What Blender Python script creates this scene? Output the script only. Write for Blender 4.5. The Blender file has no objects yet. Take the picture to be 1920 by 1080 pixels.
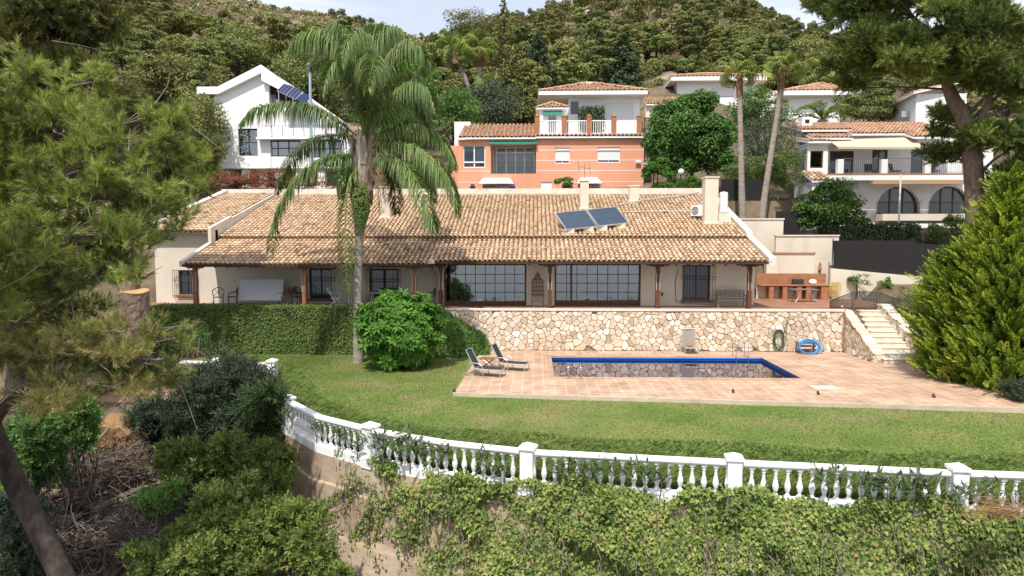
import bpy, math, random
import numpy as np
from math import sin, cos, pi, radians as rad
from mathutils import Vector, Matrix
sc = bpy.context.scene
COL = sc.collection
random.seed(5)
RNG = np.random.default_rng(11)
# ---------------------------------------------------------------- camera model (drone, 24 mm lens)
F0 = 1280.0
CAM = np.array([0.0, 0.0, 5.7])
PITCH, YAW = rad(4.03), rad(1.8)
FW = np.array([-sin(YAW)*cos(PITCH), cos(YAW)*cos(PITCH), -sin(PITCH)])
RT = np.array([cos(YAW), sin(YAW), 0.0])
UP = np.cross(RT, FW)
def ray(px, py): return FW*F0 + RT*(px-960) + UP*(540-py)
def atY(px, py, Y):
    d = ray(px, py); return CAM + d*(Y/d[1])
def atZ(px, py, z):
    d = ray(px, py); return CAM + d*((z-5.7)/d[2])
def atP(px, py, p0, n):
    d = ray(px, py); n = np.array(n, float)
    return CAM + d*(np.dot(np.array(p0)-CAM, n)/np.dot(d, n))
def rectY(px0, py0, px1, py1, Y):
    a = atY(px0, py0, Y); b = atY(px1, py1, Y)
    return min(a[0], b[0]), max(a[0], b[0]), min(a[2], b[2]), max(a[2], b[2])
def nrm(a):
    a = np.asarray(a, float); return a/(np.linalg.norm(a, axis=-1, keepdims=True)+1e-12)
# ---------------------------------------------------------------- mesh builder
class MB:
    def __init__(s): s.V = []; s.L = []; s.N = []; s.C = []; s.n = 0
    def add(s, verts, faces, c=.5):
        v = np.asarray(verts, float).reshape(-1, 3)
        s.V.append(v)
        for f in faces:
            s.L.append(np.asarray(f, np.int64)+s.n); s.N.append(np.array([len(f)])); s.C.append(np.array([c]))
        s.n += len(v)
        return s
    def arr(s, V, F, C=None):
        V = np.asarray(V, float).reshape(-1, 3); F = np.asarray(F, np.int64)
        s.V.append(V); s.L.append(F.ravel()+s.n); s.N.append(np.full(len(F), F.shape[1]))
        s.C.append(np.full(len(F), .5) if C is None else np.broadcast_to(np.asarray(C, float), (len(F),)))
        s.n += len(V)
        return s
    def box(s, x0, x1, y0, y1, z0, z1, c=.5):
        v = [(x, y, z) for z in (z0, z1) for y in (y0, y1) for x in (x0, x1)]
        return s.add(v, [(0,2,3,1),(4,5,7,6),(0,1,5,4),(2,6,7,3),(0,4,6,2),(1,3,7,5)], c)
    def obox(s, O, a, b, c3, c=.5):
        O, a, b, c3 = (np.asarray(t, float) for t in (O, a, b, c3))
        if np.dot(np.cross(a, b), c3) < 0: a, b = b, a
        v = [O, O+a, O+b, O+a+b, O+c3, O+a+c3, O+b+c3, O+a+b+c3]
        return s.add(v, [(0,2,3,1),(4,5,7,6),(0,1,5,4),(2,6,7,3),(0,4,6,2),(1,3,7,5)], c)
    def prism(s, pts, vec, c=.5):
        p = np.asarray(pts, float); v = np.asarray(vec, float); n = len(p)
        nn = np.zeros(3)
        for i in range(n): nn += np.cross(p[i], p[(i+1) % n])
        if np.dot(nn, v) > 0: p = p[::-1]
        f = [tuple(range(n)), tuple(range(2*n-1, n-1, -1))]
        f += [(i, i+n, (i+1) % n+n, (i+1) % n) for i in range(n)]
        return s.add(np.vstack([p, p+v]), f, c)
    def poly(s, pts, c=.5): return s.add(pts, [tuple(range(len(pts)))], c)
    def tube(s, pts, r, n=8, c=.5, cap=True):
        P = np.asarray(pts, float); m = len(P)
        R = np.broadcast_to(np.asarray(r, float), (m,))
        T = np.zeros_like(P); T[1:-1] = P[2:]-P[:-2]; T[0] = P[1]-P[0]; T[-1] = P[-1]-P[-2]; T = nrm(T)
        ref = np.array([0, 0, 1.]) if abs(T[0][2]) < .9 else np.array([1., 0, 0])
        V = []
        a = nrm(np.cross(T[0], ref))
        for i in range(m):
            a = nrm(a-np.dot(a, T[i])*T[i]); b = np.cross(T[i], a)
            for k in range(n):
                t = 2*pi*k/n; V.append(P[i]+R[i]*(cos(t)*a+sin(t)*b))
        F = [(i*n+k, i*n+(k+1) % n, (i+1)*n+(k+1) % n, (i+1)*n+k) for i in range(m-1) for k in range(n)]
        s.arr(np.array(V), np.array(F), c)
        if cap:
            s.add(V[:n], [tuple(range(n-1, -1, -1))], c); s.add(V[-n:], [tuple(range(n))], c)
        return s
    def lathe(s, prof, base=(0, 0, 0), n=12, c=.5, sq=False):
        V = []; bx, by, bz = base
        for r, z in prof:
            for k in range(n):
                t = 2*pi*(k+.5*sq)/n; V.append((bx+r*cos(t), by+r*sin(t), bz+z))
        m = len(prof)
        F = [(i*n+k, i*n+(k+1) % n, (i+1)*n+(k+1) % n, (i+1)*n+k) for i in range(m-1) for k in range(n)]
        s.arr(np.array(V), np.array(F), c)
        s.add(V[:n], [tuple(range(n-1, -1, -1))], c); s.add(V[-n:], [tuple(range(n))], c)
        return s
    def move(s, R=None, t=(0, 0, 0)):
        for i in range(len(s.V)):
            v = s.V[i]
            if R is not None: v = v @ np.asarray(R).T
            s.V[i] = v+np.asarray(t, float)
        return s
    def build(s, name, mat, parent=None, smooth=False, bevel=0., pivot=True):
        V = np.concatenate(s.V); L = np.concatenate(s.L); N = np.concatenate(s.N); C = np.concatenate(s.C)
        loc = np.zeros(3)
        if pivot:
            lo, hi = V.min(0), V.max(0); loc = np.array([(lo[0]+hi[0])/2, (lo[1]+hi[1])/2, lo[2]]); V = V-loc
        me = bpy.data.meshes.new(name)
        me.vertices.add(len(V)); me.vertices.foreach_set('co', V.astype(np.float32).ravel())
        me.loops.add(len(L)); me.loops.foreach_set('vertex_index', L.astype(np.int32))
        me.polygons.add(len(N)); st = np.concatenate([[0], np.cumsum(N)[:-1]])
        me.polygons.foreach_set('loop_start', st.astype(np.int32)); me.polygons.foreach_set('loop_total', N.astype(np.int32))
        me.polygons.foreach_set('use_smooth', np.full(len(N), bool(smooth)))
        me.update(calc_edges=True)
        a = me.attributes.new('v', 'FLOAT', 'FACE'); a.data.foreach_set('value', C.astype(np.float32))
        me.materials.append(mat)
        o = bpy.data.objects.new(name, me); COL.objects.link(o)
        o.location = loc
        if parent is not None: adopt(o, parent)
        if bevel:
            b = o.modifiers.new('bevel', 'BEVEL'); b.width = bevel; b.segments = 2; b.limit_method = 'ANGLE'
        return o
def world_of(o):
    M = Matrix.LocRotScale(o.location, o.rotation_euler, o.scale)
    return world_of(o.parent) @ o.matrix_parent_inverse @ M if o.parent else M
def adopt(o, parent):
    o.parent = parent; o.matrix_parent_inverse = world_of(parent).inverted()
def tag(o, label=None, cat=None, group=None, kind=None):
    if label: o['label'] = label
    if cat: o['category'] = cat
    if group: o['group'] = group
    if kind: o['kind'] = kind
    return o
def thing(name, label, cat, loc=(0, 0, 0), rz=0., group=None):
    o = bpy.data.objects.new(name, None); COL.objects.link(o)
    o.location = tuple(float(t) for t in loc); o.rotation_euler = (0, 0, rz); o.empty_display_size = .2
    return tag(o, label, cat, group)
def dup(root, loc=None, rz=None, scale=None, label=None):
    r = root.copy(); COL.objects.link(r)
    if loc is not None: r.location = tuple(float(t) for t in loc)
    if rz is not None: r.rotation_euler = (0, 0, rz)
    if scale is not None: r.scale = scale if hasattr(scale, '__len__') else (scale,)*3
    if label: r['label'] = label
    for ch in list(root.children):
        c = ch.copy(); COL.objects.link(c); c.parent = r; c.matrix_parent_inverse = ch.matrix_parent_inverse.copy()
        for g in list(ch.children):
            d = g.copy(); COL.objects.link(d); d.parent = c; d.matrix_parent_inverse = g.matrix_parent_inverse.copy()
    return r
def local(mb, name, mat, parent, **k):
    """part given in its parent's own coordinates"""
    o = mb.build(name, mat, None, **k); o.parent = parent; return o
# ---------------------------------------------------------------- materials
def lin(h):
    """sRGB 0-255 triple to linear"""
    return tuple(((c/255)/12.92 if c/255 <= .04045 else (((c/255)+.055)/1.055)**2.4) for c in h)
def mat(name, cols, by='noise', scale=3., rough=.8, bump=0., bscale=40., spec=.3, metal=0., trans=0., grain=.15, gscale=25., objvar=0., stretch=None, detail=4., lohi=(.3, .7), coat=0., stain=None):
    m = bpy.data.materials.new(name); m.use_nodes = True
    nt = m.node_tree; nd = nt.nodes; lk = nt.links
    bs = nd['Principled BSDF']; out = nd['Material Output']
    geo = nd.new('ShaderNodeNewGeometry'); pos = geo.outputs['Position']
    if stretch:
        mp = nd.new('ShaderNodeMapping'); mp.inputs['Scale'].default_value = stretch; lk.new(pos, mp.inputs['Vector']); pos = mp.outputs[0]
    if not isinstance(cols[0], (tuple, list)): cols = [cols]
    ramp = nd.new('ShaderNodeValToRGB'); el = ramp.color_ramp.elements
    while len(el) < len(cols): el.new(.5)
    for i, c in enumerate(cols):
        lo, hi = lohi if by == 'noise' else (0., 1.)
        el[i].position = lo+(hi-lo)*i/max(1, len(cols)-1); el[i].color = (*c, 1)
    if len(cols) == 1: el[1].color = (*cols[0], 1)
    if by == 'v':
        at = nd.new('ShaderNodeAttribute'); at.attribute_name = 'v'; fac = at.outputs['Fac']
    else:
        nz = nd.new('ShaderNodeTexNoise'); nz.inputs['Scale'].default_value = scale; nz.inputs['Detail'].default_value = detail
        lk.new(pos, nz.inputs['Vector']); fac = nz.outputs['Fac']
    lk.new(fac, ramp.inputs['Fac']); colr = ramp.outputs['Color']
    if stain:
        scol, sscale, lo, hi, amt, sst = stain
        mp = nd.new('ShaderNodeMapping'); mp.inputs['Scale'].default_value = sst; lk.new(geo.outputs['Position'], mp.inputs['Vector'])
        n3 = nd.new('ShaderNodeTexNoise'); n3.inputs['Scale'].default_value = sscale; n3.inputs['Detail'].default_value = 6; n3.inputs['Roughness'].default_value = .65
        lk.new(mp.outputs[0], n3.inputs['Vector'])
        mr = nd.new('ShaderNodeMapRange'); mr.inputs['From Min'].default_value = lo; mr.inputs['From Max'].default_value = hi; mr.inputs['To Max'].default_value = amt
        lk.new(n3.outputs['Fac'], mr.inputs['Value'])
        mx = nd.new('ShaderNodeMix'); mx.data_type = 'RGBA'; mx.inputs[7].default_value = (*scol, 1)
        lk.new(mr.outputs[0], mx.inputs[0]); lk.new(colr, mx.inputs[6]); colr = mx.outputs[2]
    hsv = None
    if grain or objvar:
        hsv = nd.new('ShaderNodeHueSaturation'); lk.new(colr, hsv.inputs['Color']); colr = hsv.outputs['Color']
        vals = []
        if grain:
            n2 = nd.new('ShaderNodeTexNoise'); n2.inputs['Scale'].default_value = gscale; n2.inputs['Detail'].default_value = 5
            lk.new(pos, n2.inputs['Vector'])
            mr = nd.new('ShaderNodeMapRange'); mr.inputs['From Min'].default_value = .25; mr.inputs['From Max'].default_value = .75
            mr.inputs['To Min'].default_value = 1-grain; mr.inputs['To Max'].default_value = 1+grain
            lk.new(n2.outputs['Fac'], mr.inputs['Value']); vals.append(mr.outputs[0])
        if objvar:
            oi = nd.new('ShaderNodeObjectInfo')
            mr = nd.new('ShaderNodeMapRange'); mr.inputs['To Min'].default_value = 1-objvar; mr.inputs['To Max'].default_value = 1+objvar
            lk.new(oi.outputs['Random'], mr.inputs['Value']); vals.append(mr.outputs[0])
            m1 = nd.new('ShaderNodeMath'); m1.operation = 'MULTIPLY'; m1.inputs[1].default_value = 7.31; lk.new(oi.outputs['Random'], m1.inputs[0])
            m2 = nd.new('ShaderNodeMath'); m2.operation = 'FRACT'; lk.new(m1.outputs[0], m2.inputs[0])
            mh = nd.new('ShaderNodeMapRange'); mh.inputs['To Min'].default_value = .5-.09*objvar; mh.inputs['To Max'].default_value = .5+.06*objvar
            lk.new(m2.outputs[0], mh.inputs['Value']); lk.new(mh.outputs[0], hsv.inputs['Hue'])
        if len(vals) == 2:
            mm = nd.new('ShaderNodeMath'); mm.operation = 'MULTIPLY'; lk.new(vals[0], mm.inputs[0]); lk.new(vals[1], mm.inputs[1]); vals = [mm.outputs[0]]
        lk.new(vals[0], hsv.inputs['Value'])
    lk.new(colr, bs.inputs['Base Color'])
    bs.inputs['Roughness'].default_value = rough; bs.inputs['Metallic'].default_value = metal
    bs.inputs['Specular IOR Level'].default_value = spec
    if coat: bs.inputs['Coat Weight'].default_value = coat
    if bump:
        nb = nd.new('ShaderNodeTexNoise'); nb.inputs['Scale'].default_value = bscale; nb.inputs['Detail'].default_value = 6; lk.new(pos, nb.inputs['Vector'])
        bp = nd.new('ShaderNodeBump'); bp.inputs['Strength'].default_value = min(1, bump); bp.inputs['Distance'].default_value = .02
        lk.new(nb.outputs['Fac'], bp.inputs['Height']); lk.new(bp.outputs[0], bs.inputs['Normal'])
    if trans:
        tr = nd.new('ShaderNodeBsdfTranslucent'); lk.new(colr, tr.inputs['Color'])
        mix = nd.new('ShaderNodeMixShader'); mix.inputs[0].default_value = trans
        lk.new(bs.outputs[0], mix.inputs[1]); lk.new(tr.outputs[0], mix.inputs[2]); lk.new(mix.outputs[0], out.inputs['Surface'])
    return m
def glass_mat(name, tint=(.55, .6, .62), refl=.2):
    """window glass: mirror reflection by angle over a clear pane one can see through"""
    m = bpy.data.materials.new(name); m.use_nodes = True
    nt = m.node_tree; nd = nt.nodes; lk = nt.links; nd.remove(nd['Principled BSDF'])
    fr = nd.new('ShaderNodeFresnel'); fr.inputs['IOR'].default_value = 1.5
    ad = nd.new('ShaderNodeMath'); ad.operation = 'ADD'; ad.use_clamp = True; ad.inputs[1].default_value = refl; lk.new(fr.outputs[0], ad.inputs[0])
    g = nd.new('ShaderNodeBsdfGlossy'); g.inputs['Roughness'].default_value = .02
    t = nd.new('ShaderNodeBsdfTransparent'); t.inputs['Color'].default_value = (*tint, 1)
    mx = nd.new('ShaderNodeMixShader'); lk.new(ad.outputs[0], mx.inputs[0]); lk.new(t.outputs[0], mx.inputs[1]); lk.new(g.outputs[0], mx.inputs[2])
    lk.new(mx.outputs[0], nd['Material Output'].inputs['Surface'])
    return m
M = {}
M['cream'] = mat('cream_render', [(.60, .53, .43), (.68, .61, .50)], scale=.6, rough=.9, bump=.15, bscale=60, grain=.05, stain=((.36, .30, .23), .9, .56, .8, .5, (1, 1, .25)))
M['white'] = mat('white_paint', [(.78, .77, .76), (.83, .82, .81)], scale=.5, rough=.75, grain=.04, stain=((.5, .47, .43), 1.2, .6, .85, .4, (1, 1, .3)))
M['whitemetal'] = mat('white_metal', (.78, .78, .77), rough=.4, grain=.03, spec=.5)
M['coping'] = mat('pale_coping', [(.56, .50, .42), (.70, .65, .57)], scale=1.2, rough=.9, grain=.1, stain=((.28, .24, .19), 1.6, .55, .75, .6, (1, 1, 1)))
M['tile'] = mat('roof_tile', [(.16, .11, .08), (.38, .245, .155), (.55, .38, .24), (.66, .49, .33), (.74, .62, .48)], by='v', rough=.85, grain=.22, gscale=18, bump=.2)
M['tilepan'] = mat('roof_pan', [(.16, .095, .05), (.25, .16, .09)], scale=4, rough=.95, grain=.2)  # darker than the tiles: shade between tile columns put into the colour
M['tilered'] = mat('red_roof_tile', [(.22, .125, .08), (.42, .235, .145), (.54, .335, .22), (.62, .46, .34)], by='v', rough=.85, grain=.15, gscale=10)
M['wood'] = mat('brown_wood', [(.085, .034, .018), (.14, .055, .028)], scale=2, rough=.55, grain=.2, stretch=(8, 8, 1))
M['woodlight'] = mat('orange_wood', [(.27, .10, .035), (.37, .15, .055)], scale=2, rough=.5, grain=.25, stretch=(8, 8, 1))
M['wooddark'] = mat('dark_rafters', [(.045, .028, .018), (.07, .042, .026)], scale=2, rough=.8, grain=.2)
M['teak'] = mat('weathered_teak', [(.24, .19, .15), (.33, .27, .22)], scale=5, rough=.8, grain=.2)
M['teakbrown'] = mat('brown_teak', [(.20, .11, .06), (.28, .16, .09)], scale=5, rough=.7, grain=.2)
M['iron'] = mat('dark_iron', (.035, .033, .032), rough=.6, grain=.1, spec=.4)
M['greyiron'] = mat('grey_iron', (.13, .125, .12), rough=.6, grain=.1, spec=.4)
M['alu'] = mat('grey_aluminium', (.52, .52, .52), rough=.35, metal=.6, grain=.05, spec=.5)
M['steel'] = mat('polished_steel', (.62, .63, .64), rough=.15, metal=1, grain=0)
M['sling'] = mat('charcoal_mesh_fabric', (.035, .037, .045), rough=.8, grain=.15, gscale=60)
M['slingbeige'] = mat('taupe_mesh_fabric', (.30, .25, .21), rough=.8, grain=.1, gscale=60)
M['cable'] = mat('grey_cable', (.45, .43, .41), rough=.6, grain=0)
M['glass'] = glass_mat('window_glass')
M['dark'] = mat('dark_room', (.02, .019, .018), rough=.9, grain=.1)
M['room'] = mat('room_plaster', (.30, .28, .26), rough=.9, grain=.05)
M['sofa'] = mat('white_sofa_cover', (.75, .72, .68), rough=.9, grain=.05)
M['curtain'] = mat('pale_curtain', (.62, .60, .56), rough=.9, grain=.08, stretch=(6, 6, .1))
M['paneglossy'] = mat('dark_reflective_pane', (.03, .04, .05), rough=.05, grain=0, spec=.9)
M['panebarred'] = mat('blue_grey_pane', (.16, .22, .26), rough=.08, grain=0, spec=.8)
M['shutter'] = mat('white_shutter', (.74, .74, .74), rough=.55, grain=.03)
M['orange'] = mat('orange_render', [(.66, .30, .185), (.735, .35, .22)], scale=.4, rough=.9, grain=.04, bump=.1, stain=((.5, .2, .12), .8, .56, .8, .5, (1, 1, .2)))
M['brickred'] = mat('red_brick_pier', [(.30, .12, .06), (.42, .19, .10)], scale=6, rough=.9, grain=.15)
M['green'] = mat('green_awning', (.015, .22, .15), rough=.8, grain=.08)
M['beigefabric'] = mat('beige_awning', (.52, .43, .32), rough=.9, grain=.04)
M['solar'] = mat('solar_absorber', [(.025, .045, .075), (.04, .065, .10)], scale=2, rough=.12, spec=.6, grain=.05, stretch=(1, 1, 1))
M['solarcell'] = mat('solar_cells', (.015, .025, .09), rough=.12, spec=.6, grain=.05)
M['meshfence'] = mat('black_shade_net', (.022, .020, .020), rough=.95, grain=.15, gscale=3)
M['bark'] = mat('pine_bark', [(.026, .020, .017), (.075, .058, .048)], scale=5, rough=.95, bump=.9, bscale=14, grain=.35, gscale=12, stretch=(1, 1, .4))  # darkened bark: shade on the leaning trunk is put into the colour
M['barkpale'] = mat('pale_bark', [(.16, .115, .085), (.27, .20, .15)], scale=4, rough=.95, bump=.8, bscale=14, grain=.3, gscale=10, stretch=(1, 1, .4))
M['palmbark'] = mat('palm_trunk', [(.22, .18, .15), (.36, .31, .265)], scale=3, rough=.95, bump=.6, bscale=10, grain=.3, gscale=8, stretch=(.5, .5, 4))
M['concrete'] = mat('weathered_concrete', [(.36, .265, .18), (.52, .41, .30)], scale=.8, rough=.95, bump=.4, bscale=18, grain=.18, gscale=6, stretch=(.6, .6, 1.6), stain=((.15, .115, .085), .9, .52, .75, .7, (1, 1, .35)))
# ================================================================ ground, lawn, deck, pool, walls
TZ = 2.15
YBX = np.array([-16.5, -10.8, -9.3, -7.8, -6.2, -4.3, -2.2, 0., 4.5, 9.4, 14., 24.])
YBY = np.array([28., 27.6, 24.3, 21.2, 19.3, 17.95, 16.9, 16.2, 15.6, 15.0, 14.7, 14.3])
def yb(x): return np.interp(x, YBX, YBY)
SKYX = [-900, -200, 0, 200, 380, 460, 560, 700, 800, 850, 900, 1000, 1060, 1150, 1250, 1330, 1420, 1480, 1530, 1600, 1750, 1920, 2600]
SKYY = [-60, -80, -70, -55, -18, 8, 30, 55, 84, 84, 70, 50, 30, 8, -35, -5, 42, 76, 92, 98, 100, 98, 110]
RIDGE = 300.
def sst(a, b, x):
    t = np.clip((x-a)/(b-a), 0, 1); return t*t*(3-2*t)
def bumps(x, y, s, seed=0):
    x = x/s+seed*3.1; y = y/s-seed*1.7
    return (np.sin(x*1.3+np.sin(y*1.1))*np.cos(y*1.7+.6*np.sin(x*.9))+.5*np.sin(x*2.9+y*1.3)*np.cos(y*3.7-x))/1.5
def H(x, y):
    x = np.asarray(x, float); y = np.asarray(y, float)
    px = 1000+1280*x/np.maximum(y, 20)
    sky = np.interp(px, SKYX, SKYY)
    s = ((450-sky)/1280*RIDGE-3.3)/(RIDGE-57)
    hill = 9+s*(y-57)
    hill = np.where(y > RIDGE, 9+s*(RIDGE-57)-.35*(y-RIDGE), hill)
    hill = np.maximum(hill, -8)+bumps(x, y, 14)*sst(75, 130, y)*2.2
    # garden and ravine
    rav = np.maximum(np.where(y > 11, -1.0-(.15+.16*sst(-10, -7, x))*(27-y), -1.0-(.15+.16*sst(-10, -7, x))*16-.75*(11-y)), -9)+.22*bumps(x, y, 2.2, 1)
    rav = np.where(y > 27, -1.2+(y-27)*.33, rav)
    side = np.where(y > 30, -.4+sst(31, 53, y)*9.3, rav)
    inner = sst(.12, .45, y-yb(x))*sst(-17.0, -16.3, x)
    base = np.where(y < 36, rav*(1-inner)+(-.6)*inner, side)
    base = np.where((y >= 28) & (y < 36) & (x < -16), np.minimum(side, rav+2), base)
    house = sst(-22.3, -21.8, x)*(1-sst(19.5, 20.5, x))
    plat = np.where(y < 47.6, 1.7, 1.7+sst(47.6, 48.2, y)*6.7)
    right = sst(12.4, 12.8, x)
    side = np.where(x > 12.6, np.where(y > 54.5, side, np.minimum(side, 1.4+sst(36, 50, y)*5.0)), side)
    platr = 1.7+sst(42.3, 42.8, y)*2.6+sst(46, 51, y)*2.6
    plat = plat*(1-right)+platr*right
    far = np.maximum(-9+.33*np.minimum(y+12, 0), -75)
    base = np.where(y < -12, far, base)
    yard = np.where(y < 35.6, base, np.where(y < 49, plat*house+side*(1-house), side))
    out = np.where(y < 57, yard, hill)
    out = np.where((x > .3) & (x < 14.2) & (y > 26.6) & (y < 34.3), -1.75, out)
    b = sst(49, 57, y)*(y <= 57)
    out = np.where((y >= 49) & (y < 57), np.where(x > 18.5, np.where(y < 54.5, np.minimum(side, 6.4), 9.), np.where(house > .5, 8.45, side)*(1-b)+9*b), out)
    return out
def axis(a, b, st, far, g=1.25):
    c = list(np.arange(a, b+st, st)); lo, hi = [a], [c[-1]]; d = st
    while hi[-1] < far: d *= g; hi.append(hi[-1]+d); lo.append(lo[-1]-d)
    return np.array(lo[:0:-1]+c+hi[1:])
gx = axis(-46, 46, .6, 1500, 1.16); gy = axis(-2, 60, .5, 900, 1.09)
GX, GY = np.meshgrid(gx, gy)
GZ = H(GX, GY)
nx_, ny_ = len(gx), len(gy)
idx = np.arange(nx_*ny_).reshape(ny_, nx_)
Fq = np.stack([idx[:-1, :-1], idx[:-1, 1:], idx[1:, 1:], idx[1:, :-1]], -1).reshape(-1, 4)
M['soil'] = mat('hillside_soil', [(.070, .056, .032), (.115, .088, .052), (.16, .12, .08), (.34, .28, .225)], scale=.09, rough=1, bump=.6, bscale=6, grain=.35, gscale=1.3, detail=9, lohi=(.3, .74))
g = MB().arr(np.stack([GX, GY, GZ], -1).reshape(-1, 3), Fq).build('ground', M['soil'], smooth=True, pivot=False); tag(g, kind='structure')

# ---- lawn sheet
M['lawn'] = mat('lawn_turf', [(.085, .145, .024), (.125, .175, .036), (.17, .19, .055), (.25, .21, .10)], scale=.42, rough=1, bump=.6, bscale=55, grain=.22, gscale=9, lohi=(.34, .72), detail=5,
                stain=((.25, .175, .10), .33, .54, .70, .8, (1, 1, 1)))
def lawn_z(x, y):
    return -.10-.02*np.clip(26-y, 0, 10)+.02*bumps(x, y, 2.)
lx = np.linspace(-16.5, 24, 140); nv = 60
LV = []
for x in lx:
    y0 = float(yb(x))+.50
    for k in range(nv):
        y = y0+(35.2-y0)*k/(nv-1); LV.append((x, y, lawn_z(x, y)))
ii = np.arange(len(LV)).reshape(len(lx), nv)
LVa = np.array(LV)
LF = np.stack([ii[:-1, :-1], ii[1:, :-1], ii[1:, 1:], ii[:-1, 1:]], -1).reshape(-1, 4)
cen = LVa[LF].mean(1); LF = LF[~((cen[:, 0] > -1.6) & (cen[:, 0] < 15.) & (cen[:, 1] > 26.2) & (cen[:, 1] < 34.9))]
tag(MB().arr(LVa, LF).build('lawn', M['lawn'], smooth=True, pivot=False), kind='structure')

# ---- pool deck (terracotta rows with pale joints) round the pool opening
def deck_mat(name, c1, c2, mortar, bw, rh, ms=.022, rot=0.):
    m = bpy.data.materials.new(name); m.use_nodes = True
    nt = m.node_tree; nd = nt.nodes; lk = nt.links; bs = nd['Principled BSDF']
    geo = nd.new('ShaderNodeNewGeometry'); mp = nd.new('ShaderNodeMapping'); mp.inputs['Rotation'].default_value = (0, 0, rot); lk.new(geo.outputs['Position'], mp.inputs[0])
    br = nd.new('ShaderNodeTexBrick'); br.offset = 0; br.inputs['Scale'].default_value = 1
    br.inputs['Brick Width'].default_value = bw; br.inputs['Row Height'].default_value = rh
    br.inputs['Mortar Size'].default_value = ms; br.inputs['Mortar Smooth'].default_value = .3; br.inputs['Bias'].default_value = 0
    br.inputs['Color1'].default_value = (*c1, 1); br.inputs['Color2'].default_value = (*c2, 1); br.inputs['Mortar'].default_value = (*mortar, 1)
    lk.new(mp.outputs[0], br.inputs['Vector'])
    # finer brick rows inside each bay
    b2 = nd.new('ShaderNodeTexBrick'); b2.offset = .5; b2.inputs['Scale'].default_value = 1; b2.inputs['Brick Width'].default_value = bw/1.0; b2.inputs['Row Height'].default_value = rh/5
    b2.inputs['Mortar Size'].default_value = .006; b2.inputs['Color1'].default_value = (1, 1, 1, 1); b2.inputs['Color2'].default_value = (.80, .74, .70, 1); b2.inputs['Mortar'].default_value = (.72, .66, .6, 1)
    lk.new(mp.outputs[0], b2.inputs['Vector'])
    mx = nd.new('ShaderNodeMix'); mx.data_type = 'RGBA'; mx.blend_type = 'MULTIPLY'; mx.inputs[0].default_value = 1
    lk.new(br.outputs['Color'], mx.inputs[6]); lk.new(b2.outputs['Color'], mx.inputs[7])
    nz = nd.new('ShaderNodeTexNoise'); nz.inputs['Scale'].default_value = .8; nz.inputs['Detail'].default_value = 8; lk.new(geo.outputs['Position'], nz.inputs['Vector'])
    mr = nd.new('ShaderNodeMapRange'); mr.inputs['From Min'].default_value = .3; mr.inputs['From Max'].default_value = .7; mr.inputs['To Min'].default_value = .78; mr.inputs['To Max'].default_value = 1.15; lk.new(nz.outputs['Fac'], mr.inputs['Value'])
    hs = nd.new('ShaderNodeHueSaturation'); lk.new(mx.outputs[2], hs.inputs['Color']); lk.new(mr.outputs[0], hs.inputs['Value'])
    lk.new(hs.outputs[0], bs.inputs['Base Color']); bs.inputs['Roughness'].default_value = .8; bs.inputs['Specular IOR Level'].default_value = .25
    return m
M['deck'] = deck_mat('terracotta_paving', (.55, .385, .275), (.485, .325, .225), (.65, .55, .445), .42, .95, .016)
M['patio'] = deck_mat('terrace_tiles', (.36, .19, .125), (.31, .155, .10), (.42, .31, .25), .33, .33, .012)
M['copingtile'] = deck_mat('pool_coping_tiles', (.52, .345, .235), (.46, .295, .195), (.62, .52, .42), .30, .4, .012)
pc = [atZ(1033, 668, 0), atZ(1430, 672, 0), atZ(1500, 709, 0), atZ(1040, 708, 0)]
PX0 = (pc[0][0]+pc[3][0])/2; PX1 = (pc[1][0]+pc[2][0])/2; PY1 = (pc[0][1]+pc[1][1])/2; PY0 = (pc[2][1]+pc[3][1])/2
fl = atZ(852, 736, 0)[:2]; fr = atZ(1995, 767, 0)[:2]
def front_y(x): return fl[1]+(fr[1]-fl[1])*(x-fl[0])/(fr[0]-fl[0])
bl = atZ(900, 661, 0)[:2]; br_ = np.array([22.5, 34.4])
DB = 35.02
def slab(pts, z0, z1): return [(p[0], p[1], z1) for p in pts], (0, 0, z0-z1)
dk = MB()
cw = .34
X0, X1, Y0, Y1 = PX0-cw, PX1+cw, PY0-cw, PY1+cw
for pts in ([(fl[0], fl[1]), (X0, front_y(X0)), (X0, DB), (bl[0], DB), (bl[0], bl[1])],
            [(X1, front_y(X1)), (fr[0], fr[1]), (br_[0], 30), (br_[0], DB), (X1, DB)],
            [(X0, front_y(X0)), (X1, front_y(X1)), (X1, Y0), (X0, Y0)],
            [(X0, Y1), (X1, Y1), (X1, DB), (X0, DB)]):
    p, v = slab(pts, -.3, 0.); dk.prism(p, v)
tag(dk.build('pool_deck', M['deck'], pivot=False), kind='structure')
M['kerb'] = mat('kerb_concrete', [(.40, .33, .25), (.54, .45, .35)], scale=1.5, rough=.95, grain=.15); kb = MB(); a = np.array([fl[0]-.05, fl[1]]); b = np.array([fr[0]+.2, fr[1]])
kb.prism([(a[0], a[1]-.10, .012), (b[0], b[1]-.10, .012), (b[0], b[1]-.003, .012), (a[0], a[1]-.003, .012)], (0, 0, -.4))
tag(kb.build('deck_kerb', M['kerb'], pivot=False), kind='structure')
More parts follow.
